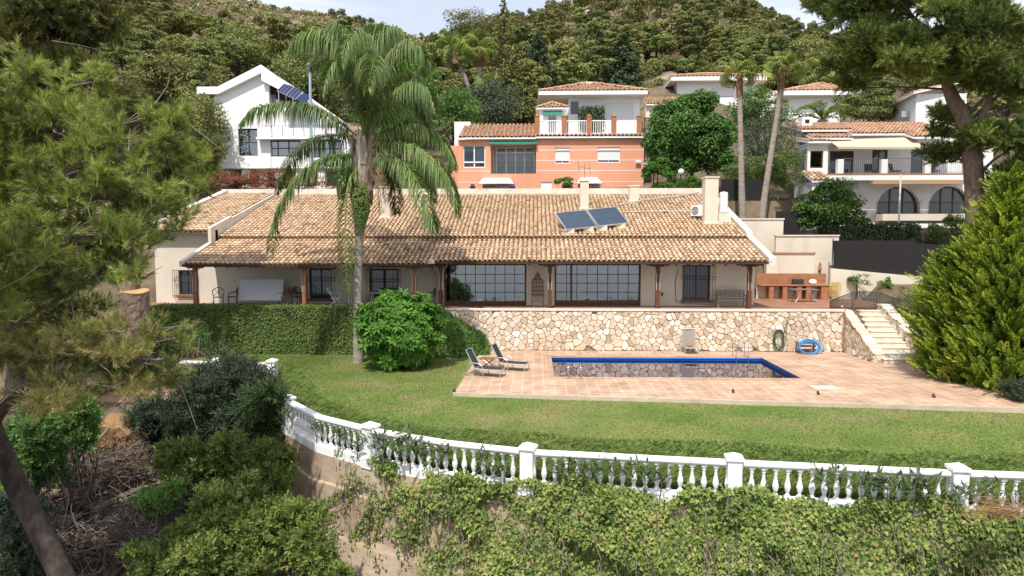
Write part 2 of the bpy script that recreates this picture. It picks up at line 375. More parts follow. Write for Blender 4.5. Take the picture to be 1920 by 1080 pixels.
# ---- pool
M['pooltile'] = deck_mat('blue_pool_mosaic', (.016, .07, .32), (.022, .095, .39), (.05, .14, .44), .05, .05, .003)
M['poolfloor'] = deck_mat('pool_floor_mosaic', (.12, .16, .32), (.14, .18, .36), (.18, .22, .38), .05, .05, .003)
pool = thing('swimming_pool', 'rectangular swimming pool with dark blue tiled edge in the terracotta deck', 'swimming pool', ((PX0+PX1)/2, (PY0+PY1)/2, 0))
cp = MB()
cp.box(X0, X1, Y0, PY0, -.2, .02); cp.box(X0, X1, PY1, Y1, -.2, .02); cp.box(X0, PX0, PY0, PY1, -.2, .02); cp.box(PX1, X1, PY0, PY1, -.2, .02)
cp.build('coping', M['copingtile'], pool)
bs_ = MB(); zf = -1.5
bs_.poly([(PX0, PY0, zf), (PX1, PY0, zf), (PX1, PY1, zf), (PX0, PY1, zf)])
bs_.build('basin_floor', M['poolfloor'], pool)
bw = MB(); e = .012
bw.box(PX0, PX1, PY1-e, PY1+.15, zf, -.003); bw.box(PX0, PX1, PY0-.15, PY0+e, zf, -.003); bw.box(PX0-.15, PX0+e, PY0+e, PY1-e, zf, -.004); bw.box(PX1-e, PX1+.15, PY0+e, PY1-e, zf, -.004)
bw.build('basin_wall', M['pooltile'], pool)
# rolled pool cover tube along the far wall is only a lighter tile lip: a slim blue bullnose
MB().tube([(PX0+.02, PY1-.03, -.04), (PX1-.02, PY1-.03, -.04)], .028, 8).build('tile_lip', mat('blue_bullnose', (.03, .17, .62), rough=.25, grain=.1, spec=.6), pool, smooth=True)
wm = glass_mat('pool_water', (.55, .62, .78), .16)
nt = wm.node_tree; wf = [n for n in nt.nodes if n.type == 'FRESNEL'][0]; wf.inputs['IOR'].default_value = 1.45
wg = [n for n in nt.nodes if n.type == 'BSDF_GLOSSY'][0]; wg.inputs['Roughness'].default_value = .015
nz = nt.nodes.new('ShaderNodeTexNoise'); nz.inputs['Scale'].default_value = 2.2; nz.inputs['Detail'].default_value = 2
bp = nt.nodes.new('ShaderNodeBump'); bp.inputs['Strength'].default_value = .10; bp.inputs['Distance'].default_value = .03
gp = nt.nodes.new('ShaderNodeNewGeometry'); nt.links.new(gp.outputs['Position'], nz.inputs['Vector'])
nt.links.new(nz.outputs['Fac'], bp.inputs['Height']); nt.links.new(bp.outputs[0], wg.inputs['Normal']); nt.links.new(bp.outputs[0], wf.inputs['Normal'])
w = MB().poly([(PX0+e, PY0+e, -.15), (PX1-e, PY0+e, -.15), (PX1-e, PY1-e, -.15), (PX0+e, PY1-e, -.15)])
tag(w.build('pool_water', wm, pivot=False), kind='structure')

# ---- terrace slab in front of and under the house, and the patio to its right
ts = MB(); ts.box(-21.6, 16.2, 35.32, 42.2, 1.72, TZ); ts.box(16.2, 19.4, 35.9, 42.2, 1.72, TZ-.004)
tag(ts.build('terrace_floor', M['patio'], pivot=False), kind='structure')

# ---- fieldstone walls: each stone a Voronoi cell
def clip(poly, nx, ny, d):
    out = []; n = len(poly)
    for i in range(n):
        a, b = poly[i], poly[(i+1) % n]; da = a[0]*nx+a[1]*ny-d; db = b[0]*nx+b[1]*ny-d
        if da <= 0: out.append(a)
        if da*db < 0:
            t = da/(da-db); out.append((a[0]+t*(b[0]-a[0]), a[1]+t*(b[1]-a[1])))
    return out
def stones(mb, W, Ht, s, to3, nrmv, rng, mask=None, depth=.07, gap=.009, bounds=None):
    pts = []; ny = int(Ht/s/.70)+2; nx = int(W/s)+2
    for j in range(-1, ny+1):
        for i in range(-1, nx+1):
            pts.append(((i+.5*(j % 2)+rng.uniform(-.46, .46))*s, (j+.5+rng.uniform(-.42, .42))*s*.70))
    pts = [p for p in pts if rng.random() > .3]
    P = np.array(pts)
    for i, p in enumerate(pts):
        if not (0 <= p[0] <= W and -.1 <= p[1] <= Ht+.1): continue
        if mask and not mask(p[0], p[1]): continue
        d2 = ((P-p)**2).sum(1); nb = np.argsort(d2)[1:18]
        poly = [(0, 0), (W, 0), (W, Ht), (0, Ht)]
        if bounds: poly = list(bounds)
        for q in nb:
            nxv, nyv = P[q]-p; poly = clip(poly, nxv, nyv, (nxv*(P[q][0]+p[0])+nyv*(P[q][1]+p[1]))/2)
            if len(poly) < 3: break
        if len(poly) < 3: continue
        c = np.mean(poly, 0); r = np.mean(np.linalg.norm(np.array(poly)-c, axis=1))
        if r < .04: continue
        # round the corners off, then shrink, then bulge
        q = []
        n = len(poly)
        for k in range(n):
            a, b, cc = np.array(poly[k-1]), np.array(poly[k]), np.array(poly[(k+1) % n])
            q += [b*.83+a*.17, b*.83+cc*.17]
        q = np.array(q); n = len(q)
        q1 = c+(q-c)*(1-gap/r*1.0); q2 = c+(q-c)*(1-gap/r-.11)
        tl = rng.uniform(-.12, .12, 2); d0 = depth*rng.uniform(.7, 1.25)
        V = [to3(*t)+nrmv*(-.01) for t in q1]+[to3(*t)+nrmv*(d0*.62+np.dot(tl, t-c)) for t in q1]+[to3(*t)+nrmv*(d0+np.dot(tl, t-c)+rng.uniform(-.006, .006)) for t in q2]
        F = [tuple(range(2*n, 3*n))]+[(L*n+k, L*n+(k+1) % n, (L+1)*n+(k+1) % n, (L+1)*n+k) for L in (0, 1) for k in range(n)]
        mb.add(np.array(V), F, float(np.clip(rng.normal(.5, .24), 0, 1)))
M['stone'] = mat('cream_fieldstone', [(.42, .32, .23), (.56, .44, .32), (.64, .525, .40), (.69, .61, .51), (.74, .69, .62)], by='v', rough=.92, bump=.5, bscale=28, grain=.14, gscale=14)
M['mortar'] = mat('dark_mortar', [(.20, .15, .105), (.34, .265, .19)], scale=6, rough=1, grain=.25)
XL, XR = atZ(826, 658, 0)[0], 16.05
wall = thing('stone_retaining_wall', 'long cream fieldstone wall between the terrace and the pool deck', 'stone wall', ((XL+XR)/2, 35.2, 0)); wall['kind'] = 'thing'
bk = MB(); bk.box(XL, XR, 35.1, 35.32, -.15, TZ-.10); bk.build('mortar_backing', M['mortar'], wall)
sm = MB(); stones(sm, XR-XL, TZ-.12, .285, lambda u, v: np.array([XL+u, 35.1, v-.0]), np.array([0, -1., 0]), np.random.default_rng(3))
sm.build('stone_facing', M['stone'], wall)
cb = MB(); cb.box(XL-.6, XR, 35.0, 35.318, TZ-.10, TZ+.012); cb.build('coping', M['coping'], wall, bevel=.015)
# ---- stairs from deck to patio, two stone cheek walls
st = thing('stone_stairway', 'flight of cream stone steps from the pool deck up to the gate', 'stairs', (17.0, 31.8, 0)); st['kind'] = 'thing'
M['step'] = mat('pale_step_stone', [(.58, .51, .40), (.72, .66, .54)], scale=3, rough=.85, grain=.12)
NS = 10; ya, yz = 31.75, 35.75
for k in range(NS):
    y0 = ya+(yz-ya)*k/NS; z1 = (k+1)*(TZ-.06)/NS; xo = .065*(k)
    s1 = MB(); s1.box(16.2+xo*.9, 17.72+xo*.55, y0, yz+.2, max(-.1, z1-.16-.06), z1-.055, .4); s1.build('riser', M['step'], st)
    s2 = MB(); s2.box(16.19+xo*.9, 17.73+xo*.55, y0-.03, y0+(yz-ya)/NS+.02, z1-.052, z1, .7); s2.build('tread', M['step'], st, bevel=.012)
def cheek(name, x0, x1, prof, side, label, lab2):
    t = thing(name, label, 'stone wall', ((x0+x1)/2, prof[0][0], 0)); t['kind'] = 'thing'
    core = MB(); core.prism([(x0+.03, y, z) for y, z in prof], (x1-x0-.06, 0, 0)); core.build('mortar_core', M['mortar'], t)
    f = MB(); yy = [p[0] for p in prof]; zz = [p[1] for p in prof]; ymin = min(yy)
    bnd = [(y-ymin, z) for y, z in prof]
    top = sorted([(y, z) for y, z in prof if z > .05])
    def m_(u, v): return v < np.interp(u+ymin, [p[0] for p in top], [p[1] for p in top])
    stones(f, max(yy)-ymin, max(zz), .30, lambda u, v: np.array([x0+.03, ymin+u, v]), np.array([-1., 0, 0]), np.random.default_rng(8), m_, .05, bounds=bnd)
    f.build('stone_facing', M['stone'], t)
    e_ = MB(); stones(e_, x1-x0, top[0][1], .26, lambda u, v: np.array([x0+u, ymin+.0, v]), np.array([0, -1., 0]), np.random.default_rng(18), None, .05); e_.build('stone_end', M['stone'], t)
    c = MB(); rr = np.random.default_rng(9)
    for (ya_, za), (yb_, zb) in zip(top[:-1], top[1:]):
        L = math.hypot(yb_-ya_, zb-za); n = max(1, int(L/.34))
        for k in range(n):
            a = k/n; b = (k+1)/n-.02
            p = [(x0-.05, ya_+(yb_-ya_)*a, za+(zb-za)*a), (x1+.05, ya_+(yb_-ya_)*a, za+(zb-za)*a), (x1+.05, ya_+(yb_-ya_)*b, za+(zb-za)*b), (x0-.05, ya_+(yb_-ya_)*b, za+(zb-za)*b)]
            p = [(q[0]+rr.uniform(-.03, .03), q[1], q[2]+.002) for q in p]
            c.prism(p, (0, 0, .07+rr.uniform(0, .03)), rr.uniform(.3, 1))
    c.build('cap_stones', M['stone'], t)
cheek('stair_wall', 15.78, 16.16, [(31.9, -.1), (31.9, .42), (35.05, TZ-.1), (35.5, TZ-.1), (35.5, -.1)], -1, 'sloping stone wall on the pool side of the steps', '')
cheek('stair_wall', 17.85, 18.25, [(31.5, -.1), (31.5, .52), (35.3, TZ+.15), (36.2, TZ+.15), (36.2, -.1)], 1, 'sloping stone wall between the steps and the bushes', '')

# ---- curved concrete retaining wall below the lawn
def yb_pts(x0, x1, n):
    return [(x, float(yb(x))) for x in np.linspace(x0, x1, n)]
curve = yb_pts(-7.95, 24, 120)
cv = np.array(curve); tn = nrm(np.gradient(cv, axis=0)); no = np.stack([tn[:, 1], -tn[:, 0]], 1)
rw = MB()
prof = [(.16, -.42), (.16, -1.2), (.22, -1.25), (.26, -2.4), (.34, -2.6), (.9, -9.5)]
V = []
for i in range(len(cv)):
    for o_, z in prof: V.append((cv[i][0]+no[i][0]*o_, cv[i][1]+no[i][1]*o_, z+(.03*math.sin(i*.9) if z < -1 else 0)))
ii = np.arange(len(V)).reshape(len(cv), len(prof))
rw.arr(np.array(V), np.stack([ii[:-1, :-1], ii[:-1, 1:], ii[1:, 1:], ii[1:, :-1]], -1).reshape(-1, 4))
# end face on the left and top
i0 = [tuple(V[k]) for k in range(len(prof))]
rw.poly([(cv[0][0]+no[0][0]*-.35, cv[0][1]+no[0][1]*-.35, -.42)]+i0+[(cv[0][0]-1.0*no[0][0], cv[0][1]-1.0*no[0][1], -9.5)])
tv = [(cv[i][0]+no[i][0]*o_, cv[i][1]+no[i][1]*o_, -.42) for i in range(len(cv)) for o_ in (.16, -.35)]
it = np.arange(len(tv)).reshape(-1, 2)
rw.arr(np.array(tv), np.stack([it[:-1, 0], it[1:, 0], it[1:, 1], it[:-1, 1]], -1))
o = rw.build('concrete_retaining_wall', M['concrete'], pivot=False)
tag(o, 'curved bare concrete wall holding up the lawn under the white balustrade', 'retaining wall', kind='thing')
# ---- balustrade
def balustrade(label, pts, piers, first=True, step=.262, end=None):
    """pts: dense polyline (x, y); piers: list of arc-length positions"""
    P = np.array(pts); seg = np.linalg.norm(np.diff(P, axis=0), axis=1); S = np.concatenate([[0], np.cumsum(seg)])
    at = lambda s: np.array([np.interp(s, S, P[:, 0]), np.interp(s, S, P[:, 1])])
    root = thing('balustrade', label, 'balustrade', (*at(0), -.4)); root['kind'] = 'thing'
    prof = [(.062, 0), (.062, .05), (.040, .07), (.036, .10), (.058, .16), (.073, .24), (.064, .30), (.040, .40), (.033, .48), (.036, .53), (.050, .55), (.036, .57), (.060, .60), (.060, .64)]
    src = None; psrc = None
    stops = sorted(piers)+([end] if end else [])
    for a, b in zip(stops[:-1], stops[1:]):
        n = max(2, int(round((b-a)/step)))
        ss = np.linspace(a, b, n+1)
        ssf = np.linspace(a+.1, b-(.1 if b in piers else 0), 14)
        for nm, hw, z0, z1, tp in (('plinth', .13, -.45, -.18, 0), ('rail', .12, .50, .62, 0)):
            m_ = MB(); pr = [at(s) for s in ssf]; pr = np.array(pr); t_ = nrm(np.gradient(pr, axis=0)); n_ = np.stack([t_[:, 1], -t_[:, 0]], 1)
            if nm == 'rail': pf = [(-hw, z0+.05), (-hw, z1-.01), (-hw+.015, z1), (hw-.015, z1), (hw, z1-.01), (hw, z0+.05), (hw-.04, z0), (-hw+.04, z0)]
            else: pf = [(-hw, z0), (-hw, z1-.03), (-hw+.03, z1), (hw-.03, z1), (hw, z1-.03), (hw, z0)]
            k = len(pf); VV = np.array([(pr[i][0]+n_[i][0]*u, pr[i][1]+n_[i][1]*u, z) for i in range(len(pr)) for u, z in pf])
            q = np.arange(len(VV)).reshape(len(pr), k); q2 = np.roll(q, -1, axis=1)
            m_.arr(VV, np.stack([q[:-1], q2[:-1], q2[1:], q[1:]], -1).reshape(-1, 4)); m_.add(VV[:k], [tuple(range(k))]); m_.add(VV[-k:], [tuple(range(k))[::-1]])
            m_.build(nm, M['balus'], root)
        for s in ss[:-1]+(b-a)/n/2:
            c = at(s)
            if src is None:
                mb = MB().lathe(prof, (0, 0, 0), 10); mb.box(-.066, .066, -.066, .066, -.03, .02); mb.box(-.064, .064, -.064, .064, .62, .69)
                src = mb.build('baluster', M['balus'], None, pivot=False); o = src
            else: o = src.copy(); COL.objects.link(o)
            o.location = (c[0], c[1], -.17); adopt(o, root)
    for s in piers:
        c = at(s)
        if psrc is None:
            mb = MB().box(-.16, .16, -.16, .16, -.45, .66); mb.box(-.19, .19, -.19, .19, -.45, -.16); mb.box(-.2, .2, -.2, .2, .66, .72)
            mb.add([(-.2, -.2, .72), (.2, -.2, .72), (.2, .2, .72), (-.2, .2, .72), (0, 0, .82)], [(0, 1, 4), (1, 2, 4), (2, 3, 4), (3, 0, 4)])
            psrc = mb.build('pier', M['balus'], None, pivot=False); o = psrc
        else: o = psrc.copy(); COL.objects.link(o)
        t = at(min(s+.2, S[-1]))-at(max(s-.2, 0)); o.location = (c[0], c[1], 0); o.rotation_euler = (0, 0, math.atan2(t[1], t[0])); adopt(o, root)
    return root
M['balus'] = mat('white_cast_stone', [(.74, .73, .72), (.83, .82, .81)], scale=3, rough=.7, grain=.06, stain=((.33, .31, .26), 4, .52, .78, .6, (1, 1, .35)))
bp_ = yb_pts(-7.8, 15.2, 160); BP = np.array(bp_); S_ = np.concatenate([[0], np.cumsum(np.linalg.norm(np.diff(BP, axis=0), axis=1))])
def s_at_x(x): return float(np.interp(x, BP[:, 0], S_))
pier_x = [-7.8, atY(693, 812, 17.95)[0], atY(990, 852, 16.2)[0], atY(1376, 866, 15.6)[0], atY(1797, 883, 15.0)[0], 14.4]
balustrade('long curved white balustrade along the front edge of the lawn above the creeper', bp_, [s_at_x(x) for x in pier_x])
back = [(-15.6, 28.0), (-13.2, 27.9), (-10.8, 27.7)]
balustrade('short white balustrade behind the dark shrub at the far left of the lawn', back, [0., 2.4, 4.79])

sm_ = mat('sea_surface', (.02, .06, .10), rough=.12, grain=.1, gscale=.02, spec=.6)
tag(MB().poly([(-6000, -9000, -60), (6000, -9000, -60), (6000, -150, -60), (-6000, -150, -60)]).build('sea', sm_, pivot=False), kind='structure')
# ================================================================ generic building helpers
def facade(mb, x0, x1, z0, z1, Y, ops=(), t=.3, c=.5, out=-1):
    """wall facing -Y at y=Y with real openings and reveals"""
    xs = sorted({x0, x1, *[o[0] for o in ops], *[o[1] for o in ops]}); zs = sorted({z0, z1, *[o[2] for o in ops], *[o[3] for o in ops]})
    xs = [x for x in xs if x0 <= x <= x1]; zs = [z for z in zs if z0 <= z <= z1]
    for a, b in zip(xs[:-1], xs[1:]):
        for p, q in zip(zs[:-1], zs[1:]):
            if any(o[0] <= (a+b)/2 <= o[1] and o[2] <= (p+q)/2 <= o[3] for o in ops): continue
            mb.poly([(a, Y, p), (b, Y, p), (b, Y, q), (a, Y, q)], c)
            mb.poly([(b, Y+t, p), (a, Y+t, p), (a, Y+t, q), (b, Y+t, q)], c)
    for a, b, p, q in ops:
        for pts in ([(a, Y, p), (a, Y, q), (a, Y+t, q), (a, Y+t, p)], [(b, Y, q), (b, Y, p), (b, Y+t, p), (b, Y+t, q)], [(b, Y, p), (a, Y, p), (a, Y+t, p), (b, Y+t, p)], [(a, Y, q), (b, Y, q), (b, Y+t, q), (a, Y+t, q)]):
            mb.poly(pts, c)
    for pts in ([(x0, Y, z0), (x0, Y, z1), (x0, Y+t, z1), (x0, Y+t, z0)], [(x1, Y, z1), (x1, Y, z0), (x1, Y+t, z0), (x1, Y+t, z1)], [(x0, Y, z1), (x1, Y, z1), (x1, Y+t, z1), (x0, Y+t, z1)]):
        mb.poly(pts, c)
def window(par, x0, x1, z0, z1, Y, fm, pm, nx=2, nz=1, fw=.06, bw=.04, dp=.07, name='window', bottom=0., lst=None):
    """frame with glazing bars (one mesh) and its pane as a child"""
    m = MB(); b0 = bottom or fw
    m.box(x0, x0+fw, Y, Y+dp, z0, z1); m.box(x1-fw, x1, Y, Y+dp, z0, z1)
    m.box(x0+fw, x1-fw, Y+.002, Y+dp-.002, z0, z0+b0); m.box(x0+fw, x1-fw, Y+.002, Y+dp-.002, z1-fw, z1)
    for i in range(1, nx):
        x = x0+fw+(x1-x0-2*fw)*i/nx; m.box(x-bw/2, x+bw/2, Y+.006, Y+dp-.006, z0+b0, z1-fw)
    for i in range(1, nz):
        z = z0+b0+(z1-z0-b0-fw)*i/nz; m.box(x0+fw, x1-fw, Y+.012, Y+dp-.012, z-bw/2, z+bw/2)
    o = m.build(name, fm, par)
    p = MB().box(x0+fw*.5, x1-fw*.5, Y+dp*.5-.004, Y+dp*.5+.004, z0+b0*.5, z1-fw*.5).build('pane', pm, o)
    return o
def grille(par, x0, x1, z0, z1, Y, out=.22, n=9, mat_=None, name='window_grille'):
    m = MB(); r = .011; y = Y-out
    for i in range(n+1):
        x = x0+(x1-x0)*i/n; m.tube([(x, y, z0), (x, y, z1)], r, 5)
    for z in (z0+.02, z0+.12, (z0*.38+z1*.62), (z0*.30+z1*.70), z1-.03):
        m.tube([(x0, Y, z), (x0, y, z), (x1, y, z), (x1, Y, z)], r*1.1, 5)
    return m.build(name, mat_ or M['iron'], par)
def railing(par, pts, h, mat_, step=.13, r=.010, name='railing', rail=.022):
    m = MB()
    for a, b in zip(pts[:-1], pts[1:]):
        a, b = np.array(a, float), np.array(b, float); L = np.linalg.norm(b-a); n = max(1, int(L/step))
        m.tube([a+(0, 0, h), b+(0, 0, h)], rail, 6); m.tube([a+(0, 0, .08), b+(0, 0, .08)], rail*.7, 6)
        for i in range(n+1):
            p = a+(b-a)*i/n; m.tube([p+(0, 0, .02), p+(0, 0, h)], r, 4, cap=False)
    return m.build(name, mat_, par)
def tiles(mb, O, u, v, W, L, du=.25, dl=.42, r=.092, mask=None, rng=None, lipcol=None, cbase=.5, cvar=.17, stain=1., seg=5):
    """barrel tiles as real half cones; v = float attr for colour"""
    rng = rng or RNG; O = np.array(O, float); u = nrm(u); v = nrm(v); n = np.cross(u, v); n = n if n[2] > 0 else -n
    nc = int(W/du); nr = int(math.ceil(L/dl))
    I, J = np.meshgrid(np.arange(nc), np.arange(nr), indexing='ij'); I = I.ravel(); J = J.ravel()
    uc = (I+.5)*W/nc; vc = J*L/nr
    if mask is not None:
        k = np.array([mask(a, b) for a, b in zip(uc, vc)]); uc, vc, I, J = uc[k], vc[k], I[k], J[k]
    N = len(uc); dlr = L/nr
    th = np.linspace(0, pi, seg+1)
    jt = rng.uniform(-.012, .012, (N, 2)); lift = .030+rng.uniform(0, .012, N)
    ang = rng.normal(0, .010, N)
    P = []
    for e_, (t, rr, hh) in enumerate(((-.02, r*1.08, 1.), (dlr*1.08, r*.84, 0.))):
        ctr = O+np.outer(uc+jt[:, 0]+ang*t*3, u)+np.outer(vc+t+jt[:, 1]*(e_ == 0), v)+np.outer(lift*hh, n)
        for a in th: P.append(ctr+rr*cos(a)*u+rr*.95*sin(a)*n)
    ia = 0
    # inner lip for thickness at the low end
    ctr = O+np.outer(uc+jt[:, 0], u)+np.outer(vc-.018+jt[:, 1], v)+np.outer(lift, n)
    for a in th: P.append(ctr+r*.80*cos(a)*u+r*.74*sin(a)*n)
    P = np.stack(P, 1); k = seg+1
    base = np.arange(N)[:, None]*(3*k)
    F = []
    for s in range(seg):
        F.append(base+np.array([s, s+1, k+s+1, k+s])); F.append(base+np.array([2*k+s, 2*k+s+1, s+1, s]))
    F = np.stack(F, 1).reshape(-1, 4)
    c = cbase+rng.normal(0, cvar*.75, N)
    patch = bumps(uc, vc, 1.6, 2)*.5+bumps(uc, vc, .7, 5)*.5
    c = c-stain*.30*np.clip(patch-.25, 0, 1)+stain*.12*np.clip(-patch, 0, 1)
    dk = rng.random(N) < .035*stain; c[dk] -= .3
    C = np.repeat(np.clip(c, .02, .98), 2*seg)
    mb.arr(P.reshape(-1, 3), F, C)
# ================================================================ main house
XE = 12.0; XW = -21.55; XM = -17.9; XJ = -5.15
def zr(y): return 4.50+.307*(y-34.25)            # lower (porch) roof plane
def zu(y): return 5.90+.327*(y-38.2)             # upper roof plane
def zw(y): return 6.24+.272*(y-37.3)             # left wing roof plane
RY = 47.2
house = thing('house', 'long single storey cream house with barrel tiled roof and timber porch above the pool', 'house', (-4.8, 40, TZ)); house['kind'] = 'thing'
YR, YL = 36.9, 37.8
wx = lambda a, b, c, d, Y: rectY(a, b, c, d, Y)
w1 = wx(832, 494, 987, 573.5, YR); w2 = wx(1040, 494, 1201, 573.5, YR); w3 = wx(1281, 497, 1331, 562, YR)
l1 = wx(334, 507, 365, 553, YL); l2 = wx(579, 504, 623, 560, YL); l3 = wx(692, 504, 748, 579, YL)
l3 = (l3[0], l3[1], TZ+.02, l3[3])
mb = MB(); XRW = 11.75; XC = -5.0
facade(mb, XC, XRW, TZ-.3, 5.32, YR, [w1, w2, w3], .3)
mb.build('front_wall', M['cream'], house)
mb = MB(); facade(mb, XW+.25, XC-.003, TZ-2.2, 5.62, YL, [l1, l2, l3], .3)
mb.poly([(XC-.003, YR+.003, TZ-.3), (XC-.003, YL, TZ-.3), (XC-.003, YL, 5.35), (XC-.003, YR+.003, 5.35)])
mb.build('porch_wall', M['cream'], house)
mb = MB()
mb.prism([(XW+.25, YL+.002, 5.62), (XM+.1, YL+.002, 5.62), (XM+.1, YL+.002, 6.26), (XW+.25, YL+.002, 6.26)], (0, .3, 0))
mb.build('wing_wall', M['cream'], house)
mb = MB()
mb.prism([(XW+.25, YL+.3, -.5), (XW+.25, RY, -.5), (XW+.25, RY, zw(RY)-.1), (XW+.25, YL+.3, zw(YL)-.1)], (.28, 0, 0))
mb.build('side_wall', M['cream'], house)
mb = MB(); mb.prism([(XRW, YR+.3, TZ-.3), (XRW, RY, TZ-.3), (XRW, RY, zu(RY)-.25), (XRW, 38.3, zu(38.3)-.25), (XRW, YR+.3, 5.25)], (-.28, 0, 0))
mb.build('side_wall', M['cream'], house)
# rooms behind the glass
def room(x0, x1, z0, z1, y0, y1, m, name='room'):
    r = MB()
    for p in ([(x0, y1, z0), (x1, y1, z0), (x1, y1, z1), (x0, y1, z1)], [(x0, y0, z0), (x0, y1, z0), (x0, y1, z1), (x0, y0, z1)], [(x1, y0, z0), (x1, y0, z1), (x1, y1, z1), (x1, y1, z0)], [(x0, y0, z1), (x0, y1, z1), (x1, y1, z1), (x1, y0, z1)], [(x0, y0, z0), (x1, y0, z0), (x1, y1, z0), (x0, y1, z0)]):
        r.poly(p)
    return r.build(name, m, house)
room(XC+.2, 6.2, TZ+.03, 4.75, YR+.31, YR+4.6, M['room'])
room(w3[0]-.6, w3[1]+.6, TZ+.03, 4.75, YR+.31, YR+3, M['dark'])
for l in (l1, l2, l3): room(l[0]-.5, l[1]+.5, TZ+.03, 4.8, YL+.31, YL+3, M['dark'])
# big gridded glazing
for wv, nx in ((w1, 8), (w2, 8)):
    window(house, *wv, YR+.10, M['wood'], M['glass'], nx, 4, .10, .035, .09, name='picture_window', bottom=.24)
for wv in (w1, w2):
    MB().box(wv[0]-.1, wv[1]+.1, YR-.10, YR+.09, wv[2]-.075, wv[2]-.004).build('window_sill', M['coping'], house)
d = MB(); xm = w2[0]+(w2[1]-w2[0])*.195; d.box(xm-.055, xm+.055, YR+.07, YR+.2, w2[2]+.02, w2[3]-.02); d.build('sliding_door_stile', M['wood'], house)
c = MB()
cx0, cx1 = w1[0]+.15, w1[0]+(w1[1]-w1[0])*.72
npl = 60
cp_ = [(cx0+(cx1-cx0)*i/npl, YR+.55+.03*math.sin(i*1.9)) for i in range(npl+1)]
for (a, b), (c2, d2) in zip(cp_[:-1], cp_[1:]): c.poly([(a, b, TZ+.05), (c2, d2, TZ+.05), (c2, d2, 4.5), (a, b, 4.5)])
c.build('roller_blind', M['curtain'], house)
window(house, *w3, YR+.16, M['wood'], M['paneglossy'], 2, 1, .08, .08, .08)
window(house, *l1, YL+.16, M['wooddark'], M['paneglossy'], 2, 1, .07, .07, .08)
window(house, *l2, YL+.16, M['wooddark'], M['paneglossy'], 2, 1, .07, .07, .08)
window(house, *l3, YL+.16, M['wooddark'], M['paneglossy'], 2, 1, .09, .09, .08, name='porch_door')
for a, m_ in ((l1, 11), (l2, 9)):
    grille(house, a[0]-.22, a[1]+.22, a[2]-.13, a[3]+.05, YL, .24, m_)
gw = w3; grille(house, gw[0]-.09, gw[1]+.22, gw[2]-.15, gw[3]-.02, YR, .24, 12)
grille(house, l3[0]-.12, l3[1]+.12, l3[2]+.05, l3[3]-.02, YL, .1, 10)
for a, Y in ((l1, YL), (l2, YL), (w3, YR)):
    MB().box(a[0]-.1, a[1]+.1, Y-.14, Y+.05, a[2]-.09, a[2]-.005).build('window_sill', M['brickred'], house)
# porch timber: posts with bolsters, beams, rafters
def post(px, Y, zt, m, lo=.0):
    x = atY(px, 540, Y)[0]; h = .105
    b = MB().box(x-h, x+h, Y-h, Y+h, TZ+.003, zt-.14); o = b.build('porch_post', m, house, bevel=.012)
    c = MB(); c.prism([(x-.62, Y-.09, zt), (x-.60, Y-.09, zt-.06), (x-.44, Y-.09, zt-.075), (x-.36, Y-.09, zt-.139), (x+.36, Y-.09, zt-.139), (x+.44, Y-.09, zt-.075), (x+.60, Y-.09, zt-.06), (x+.62, Y-.09, zt)], (0, .18, 0))
    c.build('bolster', m, o)
    for sd in (-1, 1):
        k = MB(); k.tube([(x+sd*.36, Y-.06, zt+.05), (x+sd*.34, Y-.13, zt-.08), (x+sd*.16, Y-.13, zt-.3), (x+sd*.085, Y-.125, zt-.55), (x+sd*.085, Y-.125, zt-1.35)], .019, 5); k.build('awning_cord', M['cable'], o)
ZL, ZR = 4.36, 4.46
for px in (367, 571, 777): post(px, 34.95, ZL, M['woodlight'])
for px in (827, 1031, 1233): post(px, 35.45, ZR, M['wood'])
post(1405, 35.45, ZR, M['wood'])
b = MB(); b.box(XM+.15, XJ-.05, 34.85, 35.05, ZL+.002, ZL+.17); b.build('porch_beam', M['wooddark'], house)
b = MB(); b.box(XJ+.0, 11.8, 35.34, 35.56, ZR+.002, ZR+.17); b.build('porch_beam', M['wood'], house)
r = MB()
for x in np.arange(XM+.3, XE-.2, .62):
    y0 = 34.45 if x < XJ else 34.85
    r.prism([(x, y0, zr(y0)-.17), (x, 38.2, zr(38.2)-.17), (x, 38.2, zr(38.2)-.28), (x, y0, zr(y0)-.28)], (.09, 0, 0))
r.build('rafters', M['wooddark'], house)
for x0, x1, y, z in ((XM+.5, XJ-.35, 34.80, ZL-.005), (XJ+.55, -.15, 35.28, ZR+.01), (.25, 5.8, 35.28, ZR+.01), (6.1, 10.9, 35.28, ZR+.01)):
    MB().tube([(x0, y, z+.06), (x1, y, z+.06)], .042, 8).build('rolled_awning', M['shutter'], house)
# roof slabs
def slabroof(name, x0, x1, ya_, yb_, zf_, th=.12):
    m = MB(); m.prism([(x0, ya_, zf_(ya_)), (x0, yb_, zf_(yb_)), (x0, yb_, zf_(yb_)-th), (x0, ya_, zf_(ya_)-th)], (x1-x0, 0, 0)); return m
zoff = lambda f, d: (lambda y: f(y)+d)
roof = thing('roof', None, None, (-3, 40, 5)); adopt(roof, house)
m = slabroof('r', XM, XJ, 34.22, 38.4, zoff(zr, -.045)); m.build('roof_boards', M['wooddark'], roof)
m = slabroof('r', XJ, XE, 34.72, 38.4, zoff(zr, -.045)); m.build('roof_boards', M['wooddark'], roof)
m = slabroof('r', XM, XE-.1, 38.15, RY+.1, zoff(zu, -.045)); m.build('upper_roof_deck', M['tilepan'], roof)
m = slabroof('r', XW, XM-.01, 37.3, RY+.1, zoff(zw, -.045)); m.build('wing_roof_deck', M['tilepan'], roof)
for x0, x1, ya_ in ((XM, XJ, 34.2), (XJ+.002, XE, 34.7)):
    m = MB(); m.poly([(x0, ya_, zr(ya_)-.035), (x1, ya_, zr(ya_)-.035), (x1, 38.4, zr(38.4)-.035), (x0, 38.4, zr(38.4)-.035)]); m.build('channel_tiles', M['tilepan'], roof)
